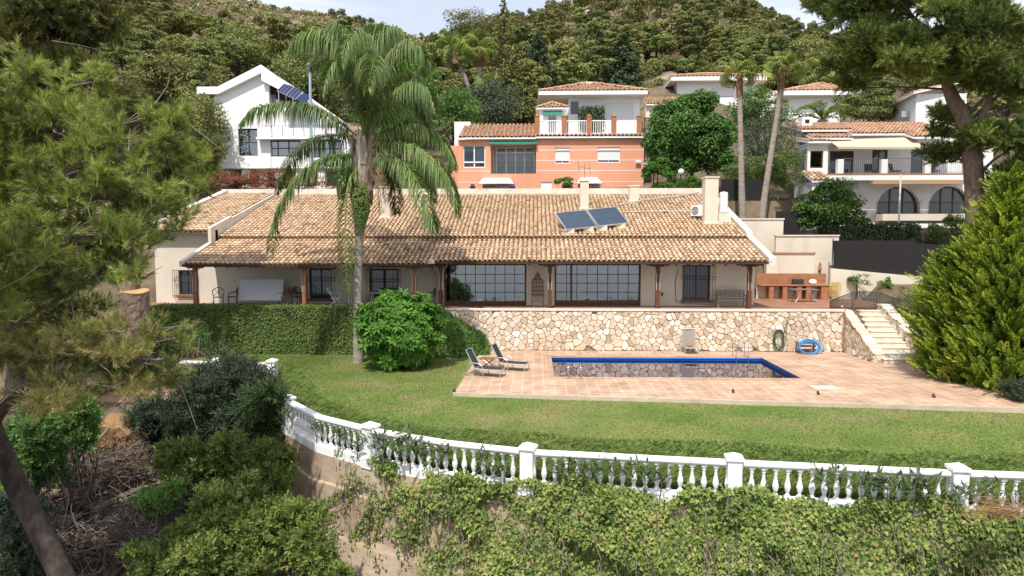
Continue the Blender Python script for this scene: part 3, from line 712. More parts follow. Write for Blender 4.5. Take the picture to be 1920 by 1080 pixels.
t = MB(); rg = np.random.default_rng(21)
sl = math.hypot(1, .307)
tiles(t, (XM+.12, 34.2, zr(34.2)-.02), (1, 0, 0), (0, 1, .307), XJ-XM-.12, (38.2-34.2)*sl, rng=rg, cbase=.46)
tiles(t, (XJ+.02, 34.7, zr(34.7)-.02), (1, 0, 0), (0, 1, .307), XE-XJ-.25, (38.2-34.7)*sl, rng=rg, cbase=.56)
t.build('porch_roof_tiles', M['tile'], roof)
t = MB(); sl = math.hypot(1, .327)
tiles(t, (XM+.12, 38.12, zu(38.12)-.02), (1, 0, 0), (0, 1, .327), XE-.35-XM, (RY-38.12)*sl, rng=rg, cbase=.55)
t.build('upper_roof_tiles', M['tile'], roof)
t = MB(); sl = math.hypot(1, .272)
tiles(t, (XW+.3, 37.22, zw(37.22)-.02), (1, 0, 0), (0, 1, .272), XM-XW-.42, (RY-37.22)*sl, rng=rg, cbase=.55)
t.build('wing_roof_tiles', M['tile'], roof)
# mortar under eave tiles
m = MB(); m.box(XW+.3, XM-.1, 37.3, 37.36, zw(37.3)-.17, zw(37.3)-.05); m.build('eave_mortar', M['white'], roof)
for i, x in enumerate(np.arange(XW+.4, XM-.2, .25)): pass
# parapets
pz = MB(); pz.box(XW-.15, XE+.1, RY+.02, RY+.3, 7.5, 9.22); pz.build('ridge_parapet', M['coping'], house)
def slopecope(name, x0, x1, ya_, yb_, f, h0, h1, m_):
    k = MB(); k.prism([(x0, ya_, f(ya_)+h1), (x0, yb_, f(yb_)+h1), (x0, yb_, f(yb_)-h0), (x0, ya_, f(ya_)-h0)], (x1-x0, 0, 0)); return k.build(name, m_, house)
slopecope('verge_coping', XE-.17, XE+.18, 34.72, 38.3, zr, .2, .16, M['coping'])
slopecope('verge_coping', XE-.22, XE+.13, 38.305, RY, zu, .4, .2, M['coping'])
slopecope('verge_coping', XM-.14, XM+.1, 34.24, 37.28, zr, .16, .12, M['coping'])
slopecope('verge_coping', XW-.1, XW+.28, 37.3, RY, zw, .25, .22, M['coping'])
slopecope('step_wall', XM-.08, XM+.10, 37.285, 40.0, zw, .75, .14, M['coping'])
slopecope('step_wall', XM-.05, XM+.06, 40.005, RY, zw, .6, .02, M['coping'])
MB().box(XJ-.14, XJ+.12, 34.05, 34.75, zr(34.3)-.02, zr(34.3)+.18).build('gutter_end_block', M['coping'], house, bevel=.02)
# chimneys
def roofz(px, py): return atP(px, py, (0, 38.2, 5.90), (0, -.327, 1))
def chimney(px0, px1, pyb, pyt, dpt, cap=True, m_=None):
    p = roofz((px0+px1)/2, pyb); Y = p[1]; x0 = atY(px0, pyb, Y)[0]; x1 = atY(px1, pyb, Y)[0]; zt = atY(px0, pyt, Y)[2]
    k = MB(); k.box(x0, x1, Y, Y+dpt, zu(Y)-.3, zt)
    if cap: k.box(x0-.05, x1+.05, Y-.05, Y+dpt+.05, zt+.002, zt+.09)
    k.box(x0-.06, x1+.06, Y-.06, Y+dpt+.06, zu(Y)-.3, zu(Y)+.16)
    return k.build('chimney', m_ or M['cream'], roof, bevel=.02), (x0, x1, Y, zt)
chimney(713, 731, 411, 352, .6)
ch2, c2 = chimney(1088, 1104, 394, 340, .6)
chimney(1180, 1198, 381, 350, .5)
ch4, c4 = chimney(1321, 1346, 421, 334, .8)
# antenna on the chimney
an = MB(); x, y, z = (c2[0]+c2[1])/2, c2[2]+.2, c2[3]
antenna = thing('television_antenna', 'thin grey television antenna standing on the chimney above the solar panels', 'antenna', (x, y, z+.09))
MB().tube([(x, y, z+.09), (x, y, z+1.15)], .018, 6).build('mast', M['greyiron'], antenna)
MB().tube([(x-.35, y, z+.95), (x+.38, y, z+.78)], .014, 5).build('boom', M['greyiron'], antenna)
e_ = MB()
for k in (-.34, .36): 
    zz = z+.865-.23*k; e_.tube([(x+k, y, zz-.34), (x+k-.06, y, zz+.34)], .016, 5)
for k in (-.15, 0, .15): e_.tube([(x+k, y-.2, z+.865-.23*k), (x+k, y+.2, z+.865-.23*k)], .01, 4)
e_.build('dipoles', M['greyiron'], antenna)
# air conditioner, tank, pipes beside the right-hand chimney
def ac(par_loc, label, w_=.85, h_=.65, d_=.34, rz=0, group=None):
    t = thing('air_conditioner', label, 'air conditioner', par_loc, rz, group)
    local(MB().box(-w_/2, w_/2, -d_/2, d_/2, .08, .08+h_), 'casing', M['whitemetal'], t, bevel=.02)
    k = MB(); 
    for q in range(9): k.tube([(-.12+.25*cos(a)*(q+1)/9, -d_/2-.012, .08+h_/2+.25*sin(a)*(q+1)/9) for a in np.linspace(0, 2*pi, 21)], .006, 4)
    local(k, 'fan_grille', M['greyiron'], t)
    k = MB(); k.box(-w_/2+.05, -w_/2+.11, -d_/2-.05, d_/2+.05, 0, .078); k.box(w_/2-.11, w_/2-.05, -d_/2-.05, d_/2+.05, 0, .078); local(k, 'bracket', M['greyiron'], t)
    return t
p = roofz(1309, 411); ac((p[0]-.0, p[1]-.05, zu(p[1])+.10), 'white air conditioner unit on the tiled roof beside the right-hand chimney', rz=rad(-50))
p = (c4[1]+.42, c4[2]+.45)
tk = thing('water_tank', 'white cylindrical water tank behind the right-hand roof chimney', 'water tank', (p[0], p[1], zu(p[1])))
MB().lathe([(.21, .55), (.25, .58), (.25, 1.65), (.2, 1.75), (.05, 1.78)], (p[0], p[1], zu(p[1])), 16).build('tank', M['whitemetal'], tk, smooth=False)
MB().box(p[0]-.35, p[0]+.38, p[1]-.3, p[1]+.3, zu(p[1])-.25, zu(p[1])+.52).build('plinth', M['cream'], tk)
# solar collectors
BLp = roofz(1061, 440)+(0, 0, .22); A = np.array([1.80, .62, .205]); Bv = np.array([-.56, 1.42, 1.0]); Nn = nrm(np.cross(A, Bv))
sol = thing('solar_collector', 'pair of tilted dark blue solar water panels on the tiled roof', 'solar panels', BLp)
for k in range(2):
    o_ = BLp+A*1.035*k
    f = MB(); f.obox(o_, A, Bv, Nn*.07); fo = f.build('panel_frame', M['alu'], sol)
    a_ = A/np.linalg.norm(A); b_ = Bv/np.linalg.norm(Bv)
    g_ = MB(); g_.obox(o_+a_*.04+b_*.04+Nn*.071, A-a_*.08, Bv-b_*.08, Nn*.006); g_.build('absorber', M['solar'], fo)
    ln = MB()
    for i in range(1, 18): ln.obox(o_+a_*.04+b_*(.04+i*.095)+Nn*.078, A-a_*.08, b_*.008, Nn*.002)
    ln.build('absorber_lines', M['paneglossy'], fo)
for f_ in (.14, .75, 1.2, 1.8):
    q = BLp+A*f_+Bv*.08; k = MB(); k.box(q[0]-.28, q[0]+.28, q[1]-.1, q[1]+.25, zu(q[1])-.1, q[2]-.02); k.build('support_block', M['cream'], sol)
k = MB()
for f_ in (0.02, 1., 2.02):
    q = BLp+A*f_; t_ = q+Bv*.95; gz = np.array([t_[0], t_[1], zu(t_[1])]); k.tube([q, gz], .022, 5); k.tube([gz, t_], .022, 5)
k.tube([BLp+(-.28, .3, .05), BLp+(.02, .0, .0)], .03, 5); k.build('stand', M['alu'], sol)
for (a, b, sag) in (((1158, 389), (1310, 364), .05), ((1168, 402), (1296, 400), .0)):
    pa, pb = roofz(*a)+(0, 0, .16), roofz(*b)+(0, 0, .16)
    pts = [pa+(pb-pa)*s+np.array([0, 0, sag*math.sin(6*s)]) for s in np.linspace(0, 1, 14)]
    q = MB().tube(pts, .04, 6).build('insulated_pipe', M['cable'], smooth=True)
    tag(q, 'pale insulated pipe on the roof, the %s of the two from panels to chimney' % ('upper' if a[1] < 395 else 'lower'), 'pipe', 'roof pipes')
# cable on the wall near the grille
k = MB().tube([(w3[0]-.25, YR-.02, w3[3]-.2), (w3[0]-.42, YR-.03, w3[3]-.9), (w3[0]-.36, YR-.03, w3[2]-.1), (w3[0]+.2, YR-.03, w3[2]-.22), (w3[1]+.2, YR-.03, w3[2]-.25), (w3[1]+.48, YR-.03, w3[2]-.4), (w3[1]+.5, YR-.03, TZ+.03)], .013, 5)
k.build('wall_cable', M['iron'], house)
# drainpipe at the right corner
MB().tube([(XRW+.12, YR+.3, 4.6), (XRW+.12, YR+.3, TZ+.02)], .05, 8).build('drainpipe', M['shutter'], house)
# ---- sofa seen through the right picture window
so = thing('sofa', 'white covered sofa seen through the right large gridded window', 'sofa', ((w2[0]+w2[1])/2+.9, YR+1.6, TZ+.03))
x = (w2[0]+w2[1])/2+.9; y = YR+1.5; z = TZ+.03
MB().box(x-1.0, x+1.0, y, y+.8, z+.05, z+.42).build('seat', M['sofa'], so, bevel=.04)
MB().box(x-1.0, x+1.0, y-.2, y-.003, z+.05, z+.78).build('backrest', M['sofa'], so, bevel=.05)
for s_ in (-1, 1): MB().box(x+s_*1.12-.11, x+s_*1.12+.11, y-.15, y+.8, z+.05, z+.6).build('armrest', M['sofa'], so, bevel=.04)
# ================================================================ furniture and small things round the pool and porch
def lounger(name, label, m_fab, group, back=62, seatlen=1.15):
    """local: foot end towards +X, width along Y, origin on the ground under the hip joint"""
    t = thing(name, label, 'sun lounger', (0, 0, 0), 0, group)
    hw = .31; zs = .33; a = rad(back); bl_ = .86
    bx, bz = -bl_*cos(a), zs+bl_*sin(a)
    f = MB()
    for s in (-1, 1):
        y = s*hw
        f.tube([(bx, y, bz), (0, y, zs), (seatlen*.55, y, zs-.02), (seatlen, y, zs-.01)], .019, 6)
        f.tube([(seatlen*.93, y*1.02, zs), (seatlen*1.0, y*1.08, .0)], .016, 6)
        f.tube([(-.02, y*1.04, zs), (-.10, y*1.12, .0)], .016, 6)
    f.tube([(bx, -hw, bz), (bx, hw, bz)], .019, 6); f.tube([(seatlen, -hw, zs-.01), (seatlen, hw, zs-.01)], .019, 6)
    f.tube([(-.42, -hw, .02), (-.42, hw, .02)], .014, 5); f.tube([(0, -hw, zs-.03), (-.42, -hw, .02)], .014, 5); f.tube([(0, hw, zs-.03), (-.42, hw, .02)], .014, 5)
    local(f, 'frame', M['alu'], t)
    for s in (-1, 1):
        y = s*(hw+.035)
        r_ = MB(); r_.tube([(-.28, y, .0), (-.30, y, .30), (-.24, y, .50), (-.08, y, .57), (.16, y, .56), (.32, y, .47), (.36, y, zs-.02), (.38, y, 0)], .016, 6); local(r_, 'armrest', M['alu'], t)
    def sheet(p, q, sag):
        k = MB(); n = 8; V = []
        p, q = np.array(p), np.array(q); d = q-p; nv_ = nrm(np.array([-d[2], 0, d[0]]))
        for i in range(n+1):
            u = i/n; b = p+d*u
            for j in range(5):
                w_ = j/4; off = -sag*(1-(2*w_-1)**2)
                V.append((b[0]+nv_[0]*off, -hw+.012+(2*hw-.024)*w_, b[2]+nv_[2]*off))
        V = np.array(V); V2 = V-np.array([nv_[0], 0, nv_[2]])*.008
        ii = np.arange((n+1)*5).reshape(n+1, 5); F = np.stack([ii[:-1, :-1], ii[:-1, 1:], ii[1:, 1:], ii[1:, :-1]], -1).reshape(-1, 4)
        k.arr(V, F[:, ::-1]); k.arr(V2, F); return k
    local(sheet((bx, 0, bz), (0, 0, zs+.012), .03), 'backrest', m_fab, t)
    local(sheet((0, 0, zs+.012), (seatlen, 0, zs+.004), .025), 'seat', m_fab, t)
    return t
L1 = lounger('sun_lounger', 'charcoal sun lounger nearer the lawn corner, its feet at the deck edge', M['sling'], 'charcoal sun loungers')
p = atZ(900, 705, 0); L1.location = (p[0]-.12, p[1]+.22, 0); L1.rotation_euler = (0, 0, rad(-17))
p = atZ(946, 694, 0); dup(L1, (p[0]-.1, p[1]+.22, 0), rad(-17), label='charcoal sun lounger closer to the pool and stone wall')
L3 = lounger('sun_lounger', 'taupe sun lounger with upright back against the stone wall', M['slingbeige'], None, 82, .62)
p = atZ(1285, 656, 0); L3.location = (p[0], 34.62, 0); L3.rotation_euler = (0, 0, rad(-88))
tag(MB().box(p[0]-.10, p[0]+.12, 34.33, 34.5, .35, .42).build('folded_towel', mat('orange_cloth', (.45, .17, .06), rough=.9), bevel=.015), 'small orange folded cloth on the taupe lounger seat', 'towel')
p = (atZ(918, 693, 0)+atZ(905, 690, 0))/2
tb = thing('side_table', 'low brown wooden side table between the two charcoal loungers', 'side table', (p[0]+.05, p[1]+.35, 0), rad(-17))
k = MB()
for i in range(6): k.box(-.36+.12*i+.006, -.36+.12*(i+1)-.006, -.27, .27, .40, .425)
local(k, 'slatted_top', M['teakbrown'], tb)
for s in (-1, 1):
    k = MB(); k.tube([(-.3, s*.22, 0), (.3, s*.22, .398)], .02, 6); k.tube([(.3, s*.20, 0), (-.3, s*.20, .398)], .02, 6); local(k, 'crossed_legs', M['teakbrown'], tb)
# ---- pool ladders
def ladder(x, y, outw, label, wd=.52, ht=.78, deep=True):
    t = thing('pool_ladder', label, 'pool ladder', (x, y, 0), 0, 'pool ladders')
    for s in (-1, 1):
        xx = x+s*wd/2; th = np.linspace(0, pi, 9)
        pts = [(xx, y+outw*.48, .0), (xx, y+outw*.48, ht-.24)]+[(xx, y+outw*(.48-.31*(1-cos(a))), ht-.24+.24*sin(a)) for a in th[1:]]+[(xx, y-outw*.14, -1.0)]
        MB().tube(pts, .021, 8).build('handrail', M['steel'], t, smooth=True)
    for z in (-.42, -.72): MB().box(x-wd/2+.02, x+wd/2-.02, y-outw*.14-.04, y-outw*.14+.04, z, z+.03).build('step', M['steel'], t)
q = atZ(1392, 672, 0); ladder(q[0], PY1-.02, 1, 'tall chrome pool ladder rails on the stone wall side of the pool', .58, .85)
q = atZ(1076, 708, 0); ladder(q[0], PY0+.02, -1, 'chrome pool ladder rails on the lawn side of the pool', .50, .62)
# ---- hoses
gm = mat('green_hose_rubber', (.02, .095, .05), rough=.5, grain=.05); bm = mat('blue_hose_plastic', (.03, .24, .62), rough=.35, grain=.05, spec=.5)
px = atY(1459, 620, 35)[0]; rngh = np.random.default_rng(4)
hose = thing('garden_hose', 'coiled green garden hose hanging on the stone wall under a white box', 'hose', (px, 34.95, .4))
k = MB()
for c_ in range(6):
    r1, r2 = .24+rngh.uniform(-.05, .05), .42+rngh.uniform(-.06, .10); dz = rngh.uniform(-.05, .02)
    k.tube([(px+r1*sin(a)+.02*sin(3*a+c_), 34.93-.025*c_, 1.08+dz-r2*.9+r2*cos(a)) for a in np.linspace(0, 2*pi, 25)], .016, 5)
k.tube([(px+.2, 34.9, .7), (px+.34, 34.93, 1.3), (px+.46, 34.96, 1.62), (px+.40, 34.98, 1.68)], .015, 5)
k.tube([(px+.44, 34.96, 1.5), (px+.36, 34.93, .6), (px+.22, 34.9, .1), (px-.3, 34.85, .03), (px-.9, 34.9, .02)], .015, 5)
k.build('coil', gm, hose)
MB().box(px-.15, px+.15, 34.83, 35.02, 1.16, 1.34).build('wall_box', M['whitemetal'], hose, bevel=.01)
q = atZ(1517, 664, 0); bx, by = q[0], 34.45
rack = thing('hose_rack', 'small brown wooden stand behind the blue pool hose', 'rack', (bx, by+.2, 0))
for z in (.12, .3, .48): MB().box(bx-.48, bx+.48, by+.18, by+.30, z, z+.08).build('slat', M['teakbrown'], rack)
for s in (-1, 1): MB().box(bx+s*.42-.03, bx+s*.42+.03, by+.302, by+.36, 0, .6).build('leg', M['teakbrown'], rack)
k = MB()
for c_ in range(7):
    r1 = .52+rngh.uniform(-.07, .06); r2 = .30+rngh.uniform(-.04, .05); cx = bx+rngh.uniform(-.07, .07)
    tl = rngh.uniform(.15, .4)
    k.tube([(cx+r1*sin(a), by-.02-.03*c_+tl*.3*cos(a), .03+max(0, r2+r2*cos(a))) for a in np.linspace(0, 2*pi, 31)], .024, 6)
k.tube([(bx+.1, by-.2, .03), (bx+.15, by-.1, .4), (bx+.3, by-.05, .66), (bx+.6, by-.05, .62), (bx+.75, by-.1, .3), (bx+.6, by-.15, .04)], .024, 6)
tag(k.build('pool_hose', bm, smooth=True), 'bright blue pool hose in loose coils on the deck by the wall', 'hose')
# outdoor shower pole at the wall end
q = atY(1583, 600, 34.8)[0]
t = thing('shower_pole', 'thin rusty outdoor shower pole beside the stone wall end', 'shower', (q, 34.7, 0))
MB().tube([(q, 34.75, 0), (q, 34.75, 2.2), (q-.02, 34.72, 2.38), (q-.1, 34.66, 2.47), (q-.2, 34.62, 2.42)], .024, 8).build('pipe', M['teakbrown'], t)
MB().lathe([(.02, .06), (.07, .0)], (q-.22, 34.61, 2.36), 10).build('shower_head', M['alu'], t)
# ---- lawn spot lights, drain cover
for a, b, l in ((853, 738, 'small black spot lamp on the grass at the left deck corner'), (1372, 739, 'small black spot lamp on the grass before the pool'), (1530, 743, 'small dark spot lamp on the deck edge beside the drain cover'), (1745, 748, 'small dark spot lamp on the kerb near the conifer')):
    q = atZ(a, b, -.1); t = thing('garden_spot', l, 'lamp', (q[0], q[1]-.18, -.1), 0, 'lawn spot lamps')
    local(MB().tube([(0, 0, 0), (0, 0, .12)], .02, 6), 'stem', M['iron'], t); local(MB().tube([(0, -.05, .12), (0, .05, .20)], .05, 8), 'lamp_head', M['iron'], t)
q = atZ(1548, 727, 0); dc = MB(); dc.box(q[0]-.5, q[0]+.4, q[1]-.3, q[1]+.3, .004, .018); tag(dc.build('drain_cover', M['step']), 'pale square drain cover set in the deck right of the pool', 'drain cover')
# ---- bird cage on stand
q = atY(1008, 560, 36.45); x, y, z = q[0], 36.45, TZ+.003
cage = thing('birdcage', 'ornate brown domed birdcage standing between the two large windows', 'birdcage', (x, y, z))
k = MB()
for i in range(14):
    a = 2*pi*i/14
    k.tube([(x+.30*cos(a), y+.2*sin(a), z+.62), (x+.30*cos(a), y+.2*sin(a), z+1.28), (x+.27*cos(a), y+.18*sin(a), z+1.42), (x+.13*cos(a), y+.10*sin(a), z+1.52), (x+.11*cos(a), y+.08*sin(a), z+1.66), (x+.02*cos(a), y+.02*sin(a), z+1.78)], .017, 4)
for zz, s_ in ((.62, 1), (.84, 1.02), (1.05, 1.02), (1.28, 1.02), (1.42, .9), (1.52, .45)):
    k.tube([(x+.30*s_*cos(a), y+.2*s_*sin(a), z+zz) for a in np.linspace(0, 2*pi, 17)], .015, 4)
k.build('cage', M['teakbrown'], cage)
MB().lathe([(.02, 0), (.035, .05), (.01, .09), (.004, .17)], (x, y, z+1.76), 8).build('finial', M['teakbrown'], cage)
MB().box(x-.29, x+.29, y-.19, y+.19, z+.80, z+.84).build('cage_shelf', M['teakbrown'], cage)
sd = MB()
for sx in (-1, 1):
    for sy in (-1, 1): sd.tube([(x+sx*.31, y+sy*.19, z+.6), (x+sx*.29, y+sy*.18, z+.3), (x+sx*.34, y+sy*.2, z)], .02, 5)
sd.tube([(x-.3, y-.18, z+.22), (x, y-.18, z+.33), (x+.3, y-.18, z+.22)], .014, 5); sd.box(x-.33, x+.33, y-.21, y+.21, z+.585, z+.618)
sd.build('stand', M['teakbrown'], cage)
# ---- bench
xa = atY(1343, 560, 36.4)[0]; xb = atY(1398, 560, 36.4)[0]; y = 36.35
bn = thing('garden_bench', 'weathered grey wooden bench with lattice back under the right end of the porch', 'bench', ((xa+xb)/2, y, z))
k = MB()
for i in range(4): k.box(xa, xb, y-.24+.12*i, y-.24+.12*i+.105, z+.42, z+.45)
k.build('seat', M['teak'], bn)
k = MB(); k.box(xa, xb, y+.26, y+.31, z+.84, z+.90); k.box(xa, xb, y+.26, y+.31, z+.52, z+.56)
n = 6
for i in range(n):
    u0 = xa+(xb-xa)*i/n; u1 = xa+(xb-xa)*(i+1)/n; k.box(u0-.015, u0+.015, y+.262, y+.308, z+.56, z+.84)
    k.tube([(u0, y+.285, z+.56), (u1, y+.285, z+.84)], .014, 4); k.tube([(u1, y+.285, z+.56), (u0, y+.285, z+.84)], .014, 4)
k.build('backrest', M['teak'], bn)
for xx in (xa+.03, xb-.03):
    for yy, h_ in ((y-.24, .62), (y+.285, .9)): MB().box(xx-.03, xx+.03, yy-.03, yy+.03, z, z+h_-(.0 if yy > y else .0)).build('leg', M['teak'], bn)
    MB().box(xx-.035, xx+.035, y-.29, y+.25, z+.622, z+.65).build('armrest', M['teak'], bn)
MB().box(xa+.06, xb-.06, y-.25, y-.22, z+.34, z+.418).build('apron', M['teak'], bn)
# small wall lamp
MB().lathe([(.03, 0), (.05, .1), (.03, .2)], (atY(1241, 555, 36.9)[0], 36.85, TZ+.55), 8).build('wall_fitting', M['iron'], house)
# ---- left porch furniture (seen over the hedge)
def iron_chair(x, y, rz, label):
    t = thing('iron_chair', label, 'chair', (x, y, TZ+.003), rz, 'wrought iron porch chairs')
    k = MB(); k.lathe([(.22, .44), (.23, .455), (.22, .47)], (0, 0, 0), 16); local(k, 'seat', M['iron'], t)
    k = MB()
    for s in (-1, 1):
        k.tube([(s*.24, .2, .0), (s*.24, .22, .45), (s*.30, .26, .8)], .018, 5); k.tube([(s*.22, -.2, 0), (s*.23, -.2, .45), (s*.28, -.18, .66), (s*.29, .1, .7), (s*.30, .25, .78)], .018, 5)
    k.tube([(-.30+.6*u, .26+.03*sin(pi*u), .8+.17*sin(pi*u)) for u in np.linspace(0, 1, 11)], .02, 5)
    local(k, 'frame', M['iron'], t)
    k = MB(); k.tube([(-.25, .22, .5), (0, .26, .72), (.28, .27, .88)], .012, 4); k.tube([(.25, .22, .5), (0, .26, .72), (-.28, .27, .88)], .012, 4); k.tube([(0, .24, .47), (0, .27, .95)], .012, 4)
    local(k, 'backrest', M['iron'], t)
    return t
yL = 36.3
ic = iron_chair(atY(410, 570, yL)[0], yL, rad(25), 'wrought iron chair by the first porch post, left of the white cover')
dup(ic, (atY(428, 570, yL)[0]+.1, yL+.3, TZ+.003), rad(-60), label='wrought iron chair touching the white covered swing')
dup(ic, (atY(553, 570, yL)[0], yL+.2, TZ+.003), rad(10), label='wrought iron chair beside the second porch post')
dup(ic, (atY(806, 566, 36.6)[0], 36.6, TZ+.003), rad(-70), label='wrought iron chair at the corner behind the large green bush')
x0 = atY(449, 570, 36.9)[0]; x1 = atY(531, 570, 36.9)[0]
sw = thing('covered_swing', 'large white covered panel on a wheeled frame standing in the porch', 'covered swing', ((x0+x1)/2, 37, TZ))
MB().obox((x0, 36.75, TZ+.22), (x1-x0, 0, 0), (0, .10, 0), (0, .32, 1.20)).build('white_panel', mat('white_vinyl_cover', (.70, .69, .72), rough=.6, grain=.03), sw, bevel=.06)
k = MB(); k.box(x0-.1, x1+.02, 36.66, 36.72, TZ+.12, TZ+.18); k.tube([(x0-.08, 36.7, TZ), (x0-.08, 36.7, TZ+.6)], .025, 6); k.tube([(x1-.02, 36.7, TZ), (x1-.02, 36.7, TZ+.5)], .025, 6); k.build('frame', M['teak'], sw)
xt = atY(546, 570, 37.0)[0]
tb = thing('iron_table', 'dark iron table against the porch wall holding two lanterns', 'table', (xt, 37.1, TZ))
MB().box(xt-.65, xt+.45, 36.85, 37.35, TZ+.62, TZ+.66).build('table_top', M['teakbrown'], tb)
for sx in (-.6, .4):
    for sy in (-.2, .2): MB().tube([(xt+sx, 37.1+sy, TZ), (xt+sx, 37.1+sy, TZ+.618)], .02, 5).build('leg', M['iron'], tb)
for i, s in enumerate((-.2, .14)):
    t = thing('lantern', ('brown pot lantern on the porch table, nearer the white cover', 'brown pot lantern on the porch table, nearer the post')[i], 'lantern', (xt+s, 37.05, TZ+.66), 0, 'porch table lanterns')
    local(MB().lathe([(.06, 0), (.11, .06), (.12, .25), (.09, .29)], (0, 0, 0), 12), 'pot', M['teakbrown'], t); local(MB().lathe([(.125, .285), (.13, .31), (.12, .33)], (0, 0, 0), 12), 'rim', M['teak'], t)
def porch_table(x, y, label):
    t = thing('garden_table', label, 'table', (x, y, TZ+.003), 0, 'pale porch tables')
    local(MB().lathe([(.58, .70), (.6, .715), (.58, .73)], (0, 0, 0), 24), 'table_top', M['shutter'], t)
    for a in (.8, 2.4, 3.9, 5.5): local(MB().tube([(.42*cos(a), .42*sin(a), 0), (.3*cos(a), .3*sin(a), .698)], .022, 6), 'leg', M['shutter'], t)
    return t
pt = porch_table(atY(650, 560, 36.3)[0]-.1, 36.4, 'round pale table behind the palm trunk in the porch'); dup(pt, (atY(705, 560, 36.3)[0], 36.5, TZ+.003), label='round pale table between the palm trunk and the green bush')
def fold_chair(x, y, rz, label):
    t = thing('folding_chair', label, 'chair', (x, y, TZ+.003), rz, 'pale folding chairs')
    k = MB()
    for s in (-1, 1): k.tube([(-.36, s*.25, 1.0), (.25, s*.25, 0)], .02, 5); k.tube([(.25, s*.22, .44), (-.3, s*.22, 0)], .02, 5)
    local(k, 'frame', M['shutter'], t)
    local(MB().obox((-.12, -.23, .43), (.45, 0, 0), (0, .46, 0), (0, 0, .025)), 'seat', M['shutter'], t); local(MB().obox((-.36, -.23, 1.0), (.24, 0, -.4), (0, .46, 0), (.02, 0, .012)), 'backrest', M['shutter'], t)
    return t
fc = fold_chair(atY(628, 565, 36.2)[0], 36.1, 0, 'pale folding chair leaning towards the table left of the palm trunk')
dup(fc, (atY(740, 565, 36.2)[0]+.1, 36.3, TZ+.003), rad(180), label='pale folding chair right of the palm trunk table')
# ---- barbecue corner on the patio
YB = 41.2
xa, xb, za, zb = rectY(1441, 515, 1556, 561, YB)
M['bbq'] = mat('orange_wall_tile', [(.29, .125, .06), (.37, .175, .09)], scale=3, rough=.6, grain=.15)
bq = thing('outdoor_kitchen', 'terracotta tiled barbecue counter on brick piers in the patio corner', 'barbecue', ((xa+xb)/2, YB, TZ))
MB().box(xa-.5, xb, YB+.62, YB+.70, TZ+.9, TZ+1.52).build('splashback', M['bbq'], bq)
MB().box(xa-.5, xb-.02, YB-.05, YB+.615, TZ+.80, TZ+.88).build('counter', M['bbq'], bq, bevel=.012)
for f_ in (0.02, .24, .47, .62, .86): 
    x = xa+(xb-xa)*f_; MB().box(x, x+(.26 if f_ < .8 else .62), YB, YB+.6, TZ, TZ+.797).build('brick_pier', M['brickred'], bq)
MB().box(xa-.5, xb, YB+.603, YB+.617, TZ, TZ+.797).build('back_panel', M['cream'], bq)
x = atY(1500, 525, YB)[0]
tag(MB().box(x-.3, x+.32, YB+.2, YB+.5, TZ+.883, TZ+1.2).build('grill_box', M['iron'], bevel=.02), 'black metal grill box on the terracotta barbecue counter', 'grill')
x = atY(1527, 528, YB)[0]
pt_ = thing('cooking_pot', 'round white lidded pot on the barbecue counter', 'pot', (x, YB+.2, TZ+.883))
MB().lathe([(.15, 0), (.22, .07), (.23, .17), (.2, .24)], (x, YB+.25, TZ+.883), 14).build('pot', M['white'], pt_, smooth=True); MB().lathe([(.2, .243), (.12, .30), (.02, .33)], (x, YB+.25, TZ+.883), 14).build('lid', M['white'], pt_)
q = atZ(1507, 566, TZ)
t = thing('patio_table', 'grey metal garden table with curved white legs before the barbecue', 'table', (q[0], q[1], TZ+.003))
MB().box(q[0]-.78, q[0]+.72, q[1]-.45, q[1]+.45, TZ+.70, TZ+.74).build('table_top', M['greyiron'], t, bevel=.012)
for sx in (-1, 1):
    for sy in (-1, 1): MB().tube([(q[0]+sx*.62, q[1]+sy*.36, TZ+.698), (q[0]+sx*.5, q[1]+sy*.3, TZ+.5), (q[0]+sx*.38, q[1]+sy*.26, TZ+.36), (q[0]+sx*.5, q[1]+sy*.32, TZ+.15), (q[0]+sx*.6, q[1]+sy*.36, TZ+.003)], .024, 6).build('leg', M['alu'], t, smooth=True)
# patio walls
cw_ = lambda *a: None
def wallbox(name, label, px0, px1, pyt, Y, zb, t=.25, m_='cream', cop=None, cat='wall'):
    x0, x1, _, zt = rectY(px0, pyt, px1, 600, Y)
    root = thing(name, label, cat, ((x0+x1)/2, Y, zb)); root['kind'] = 'thing'
    MB().box(x0, x1, Y, Y+t, zb, zt).build('wall_face', M[m_], root)
    if cop: MB().box(x0-.04, x1+.04, Y-.06, Y+t+.06, zt+.002, zt+.09).build('coping', M[cop], root)
    return root, x0, x1, zt
M['terracotta'] = mat('terracotta_coping', [(.38, .16, .08), (.46, .21, .12)], scale=3, rough=.8, grain=.12)
wallbox('patio_wall', 'low cream wall with a terracotta coping above the barbecue', 1438, 1524, 476, YB+.72, TZ, .5, 'cream', 'terracotta')
wallbox('patio_wall', 'cream wall beside the barbecue carrying a hanging terracotta ornament', 1500, 1566, 490, YB+1.25, TZ, .2, 'cream')
wallbox('garden_wall', 'stepped cream wall above the barbecue, below the tall palms', 1455, 1568, 443, YB+2.2, TZ+.5, .25, 'cream', 'coping')
wallbox('garden_wall', 'upper cream wall around the foot of the two tall palms', 1385, 1464, 412, YB+3.2, TZ+.5, .25, 'cream', 'coping')
x, _, _, zt = rectY(1537, 493, 1540, 510, YB+1.2)
tag(MB().lathe([(.03, 0), (.09, .05), (.10, .22), (.05, .33), (.09, .40), (.05, .52), (.01, .58)], (x, YB+1.13, zt-.5), 10).build('wall_ornament', M['terracotta']), 'small hanging terracotta ornament on the cream wall by the barbecue', 'ornament')
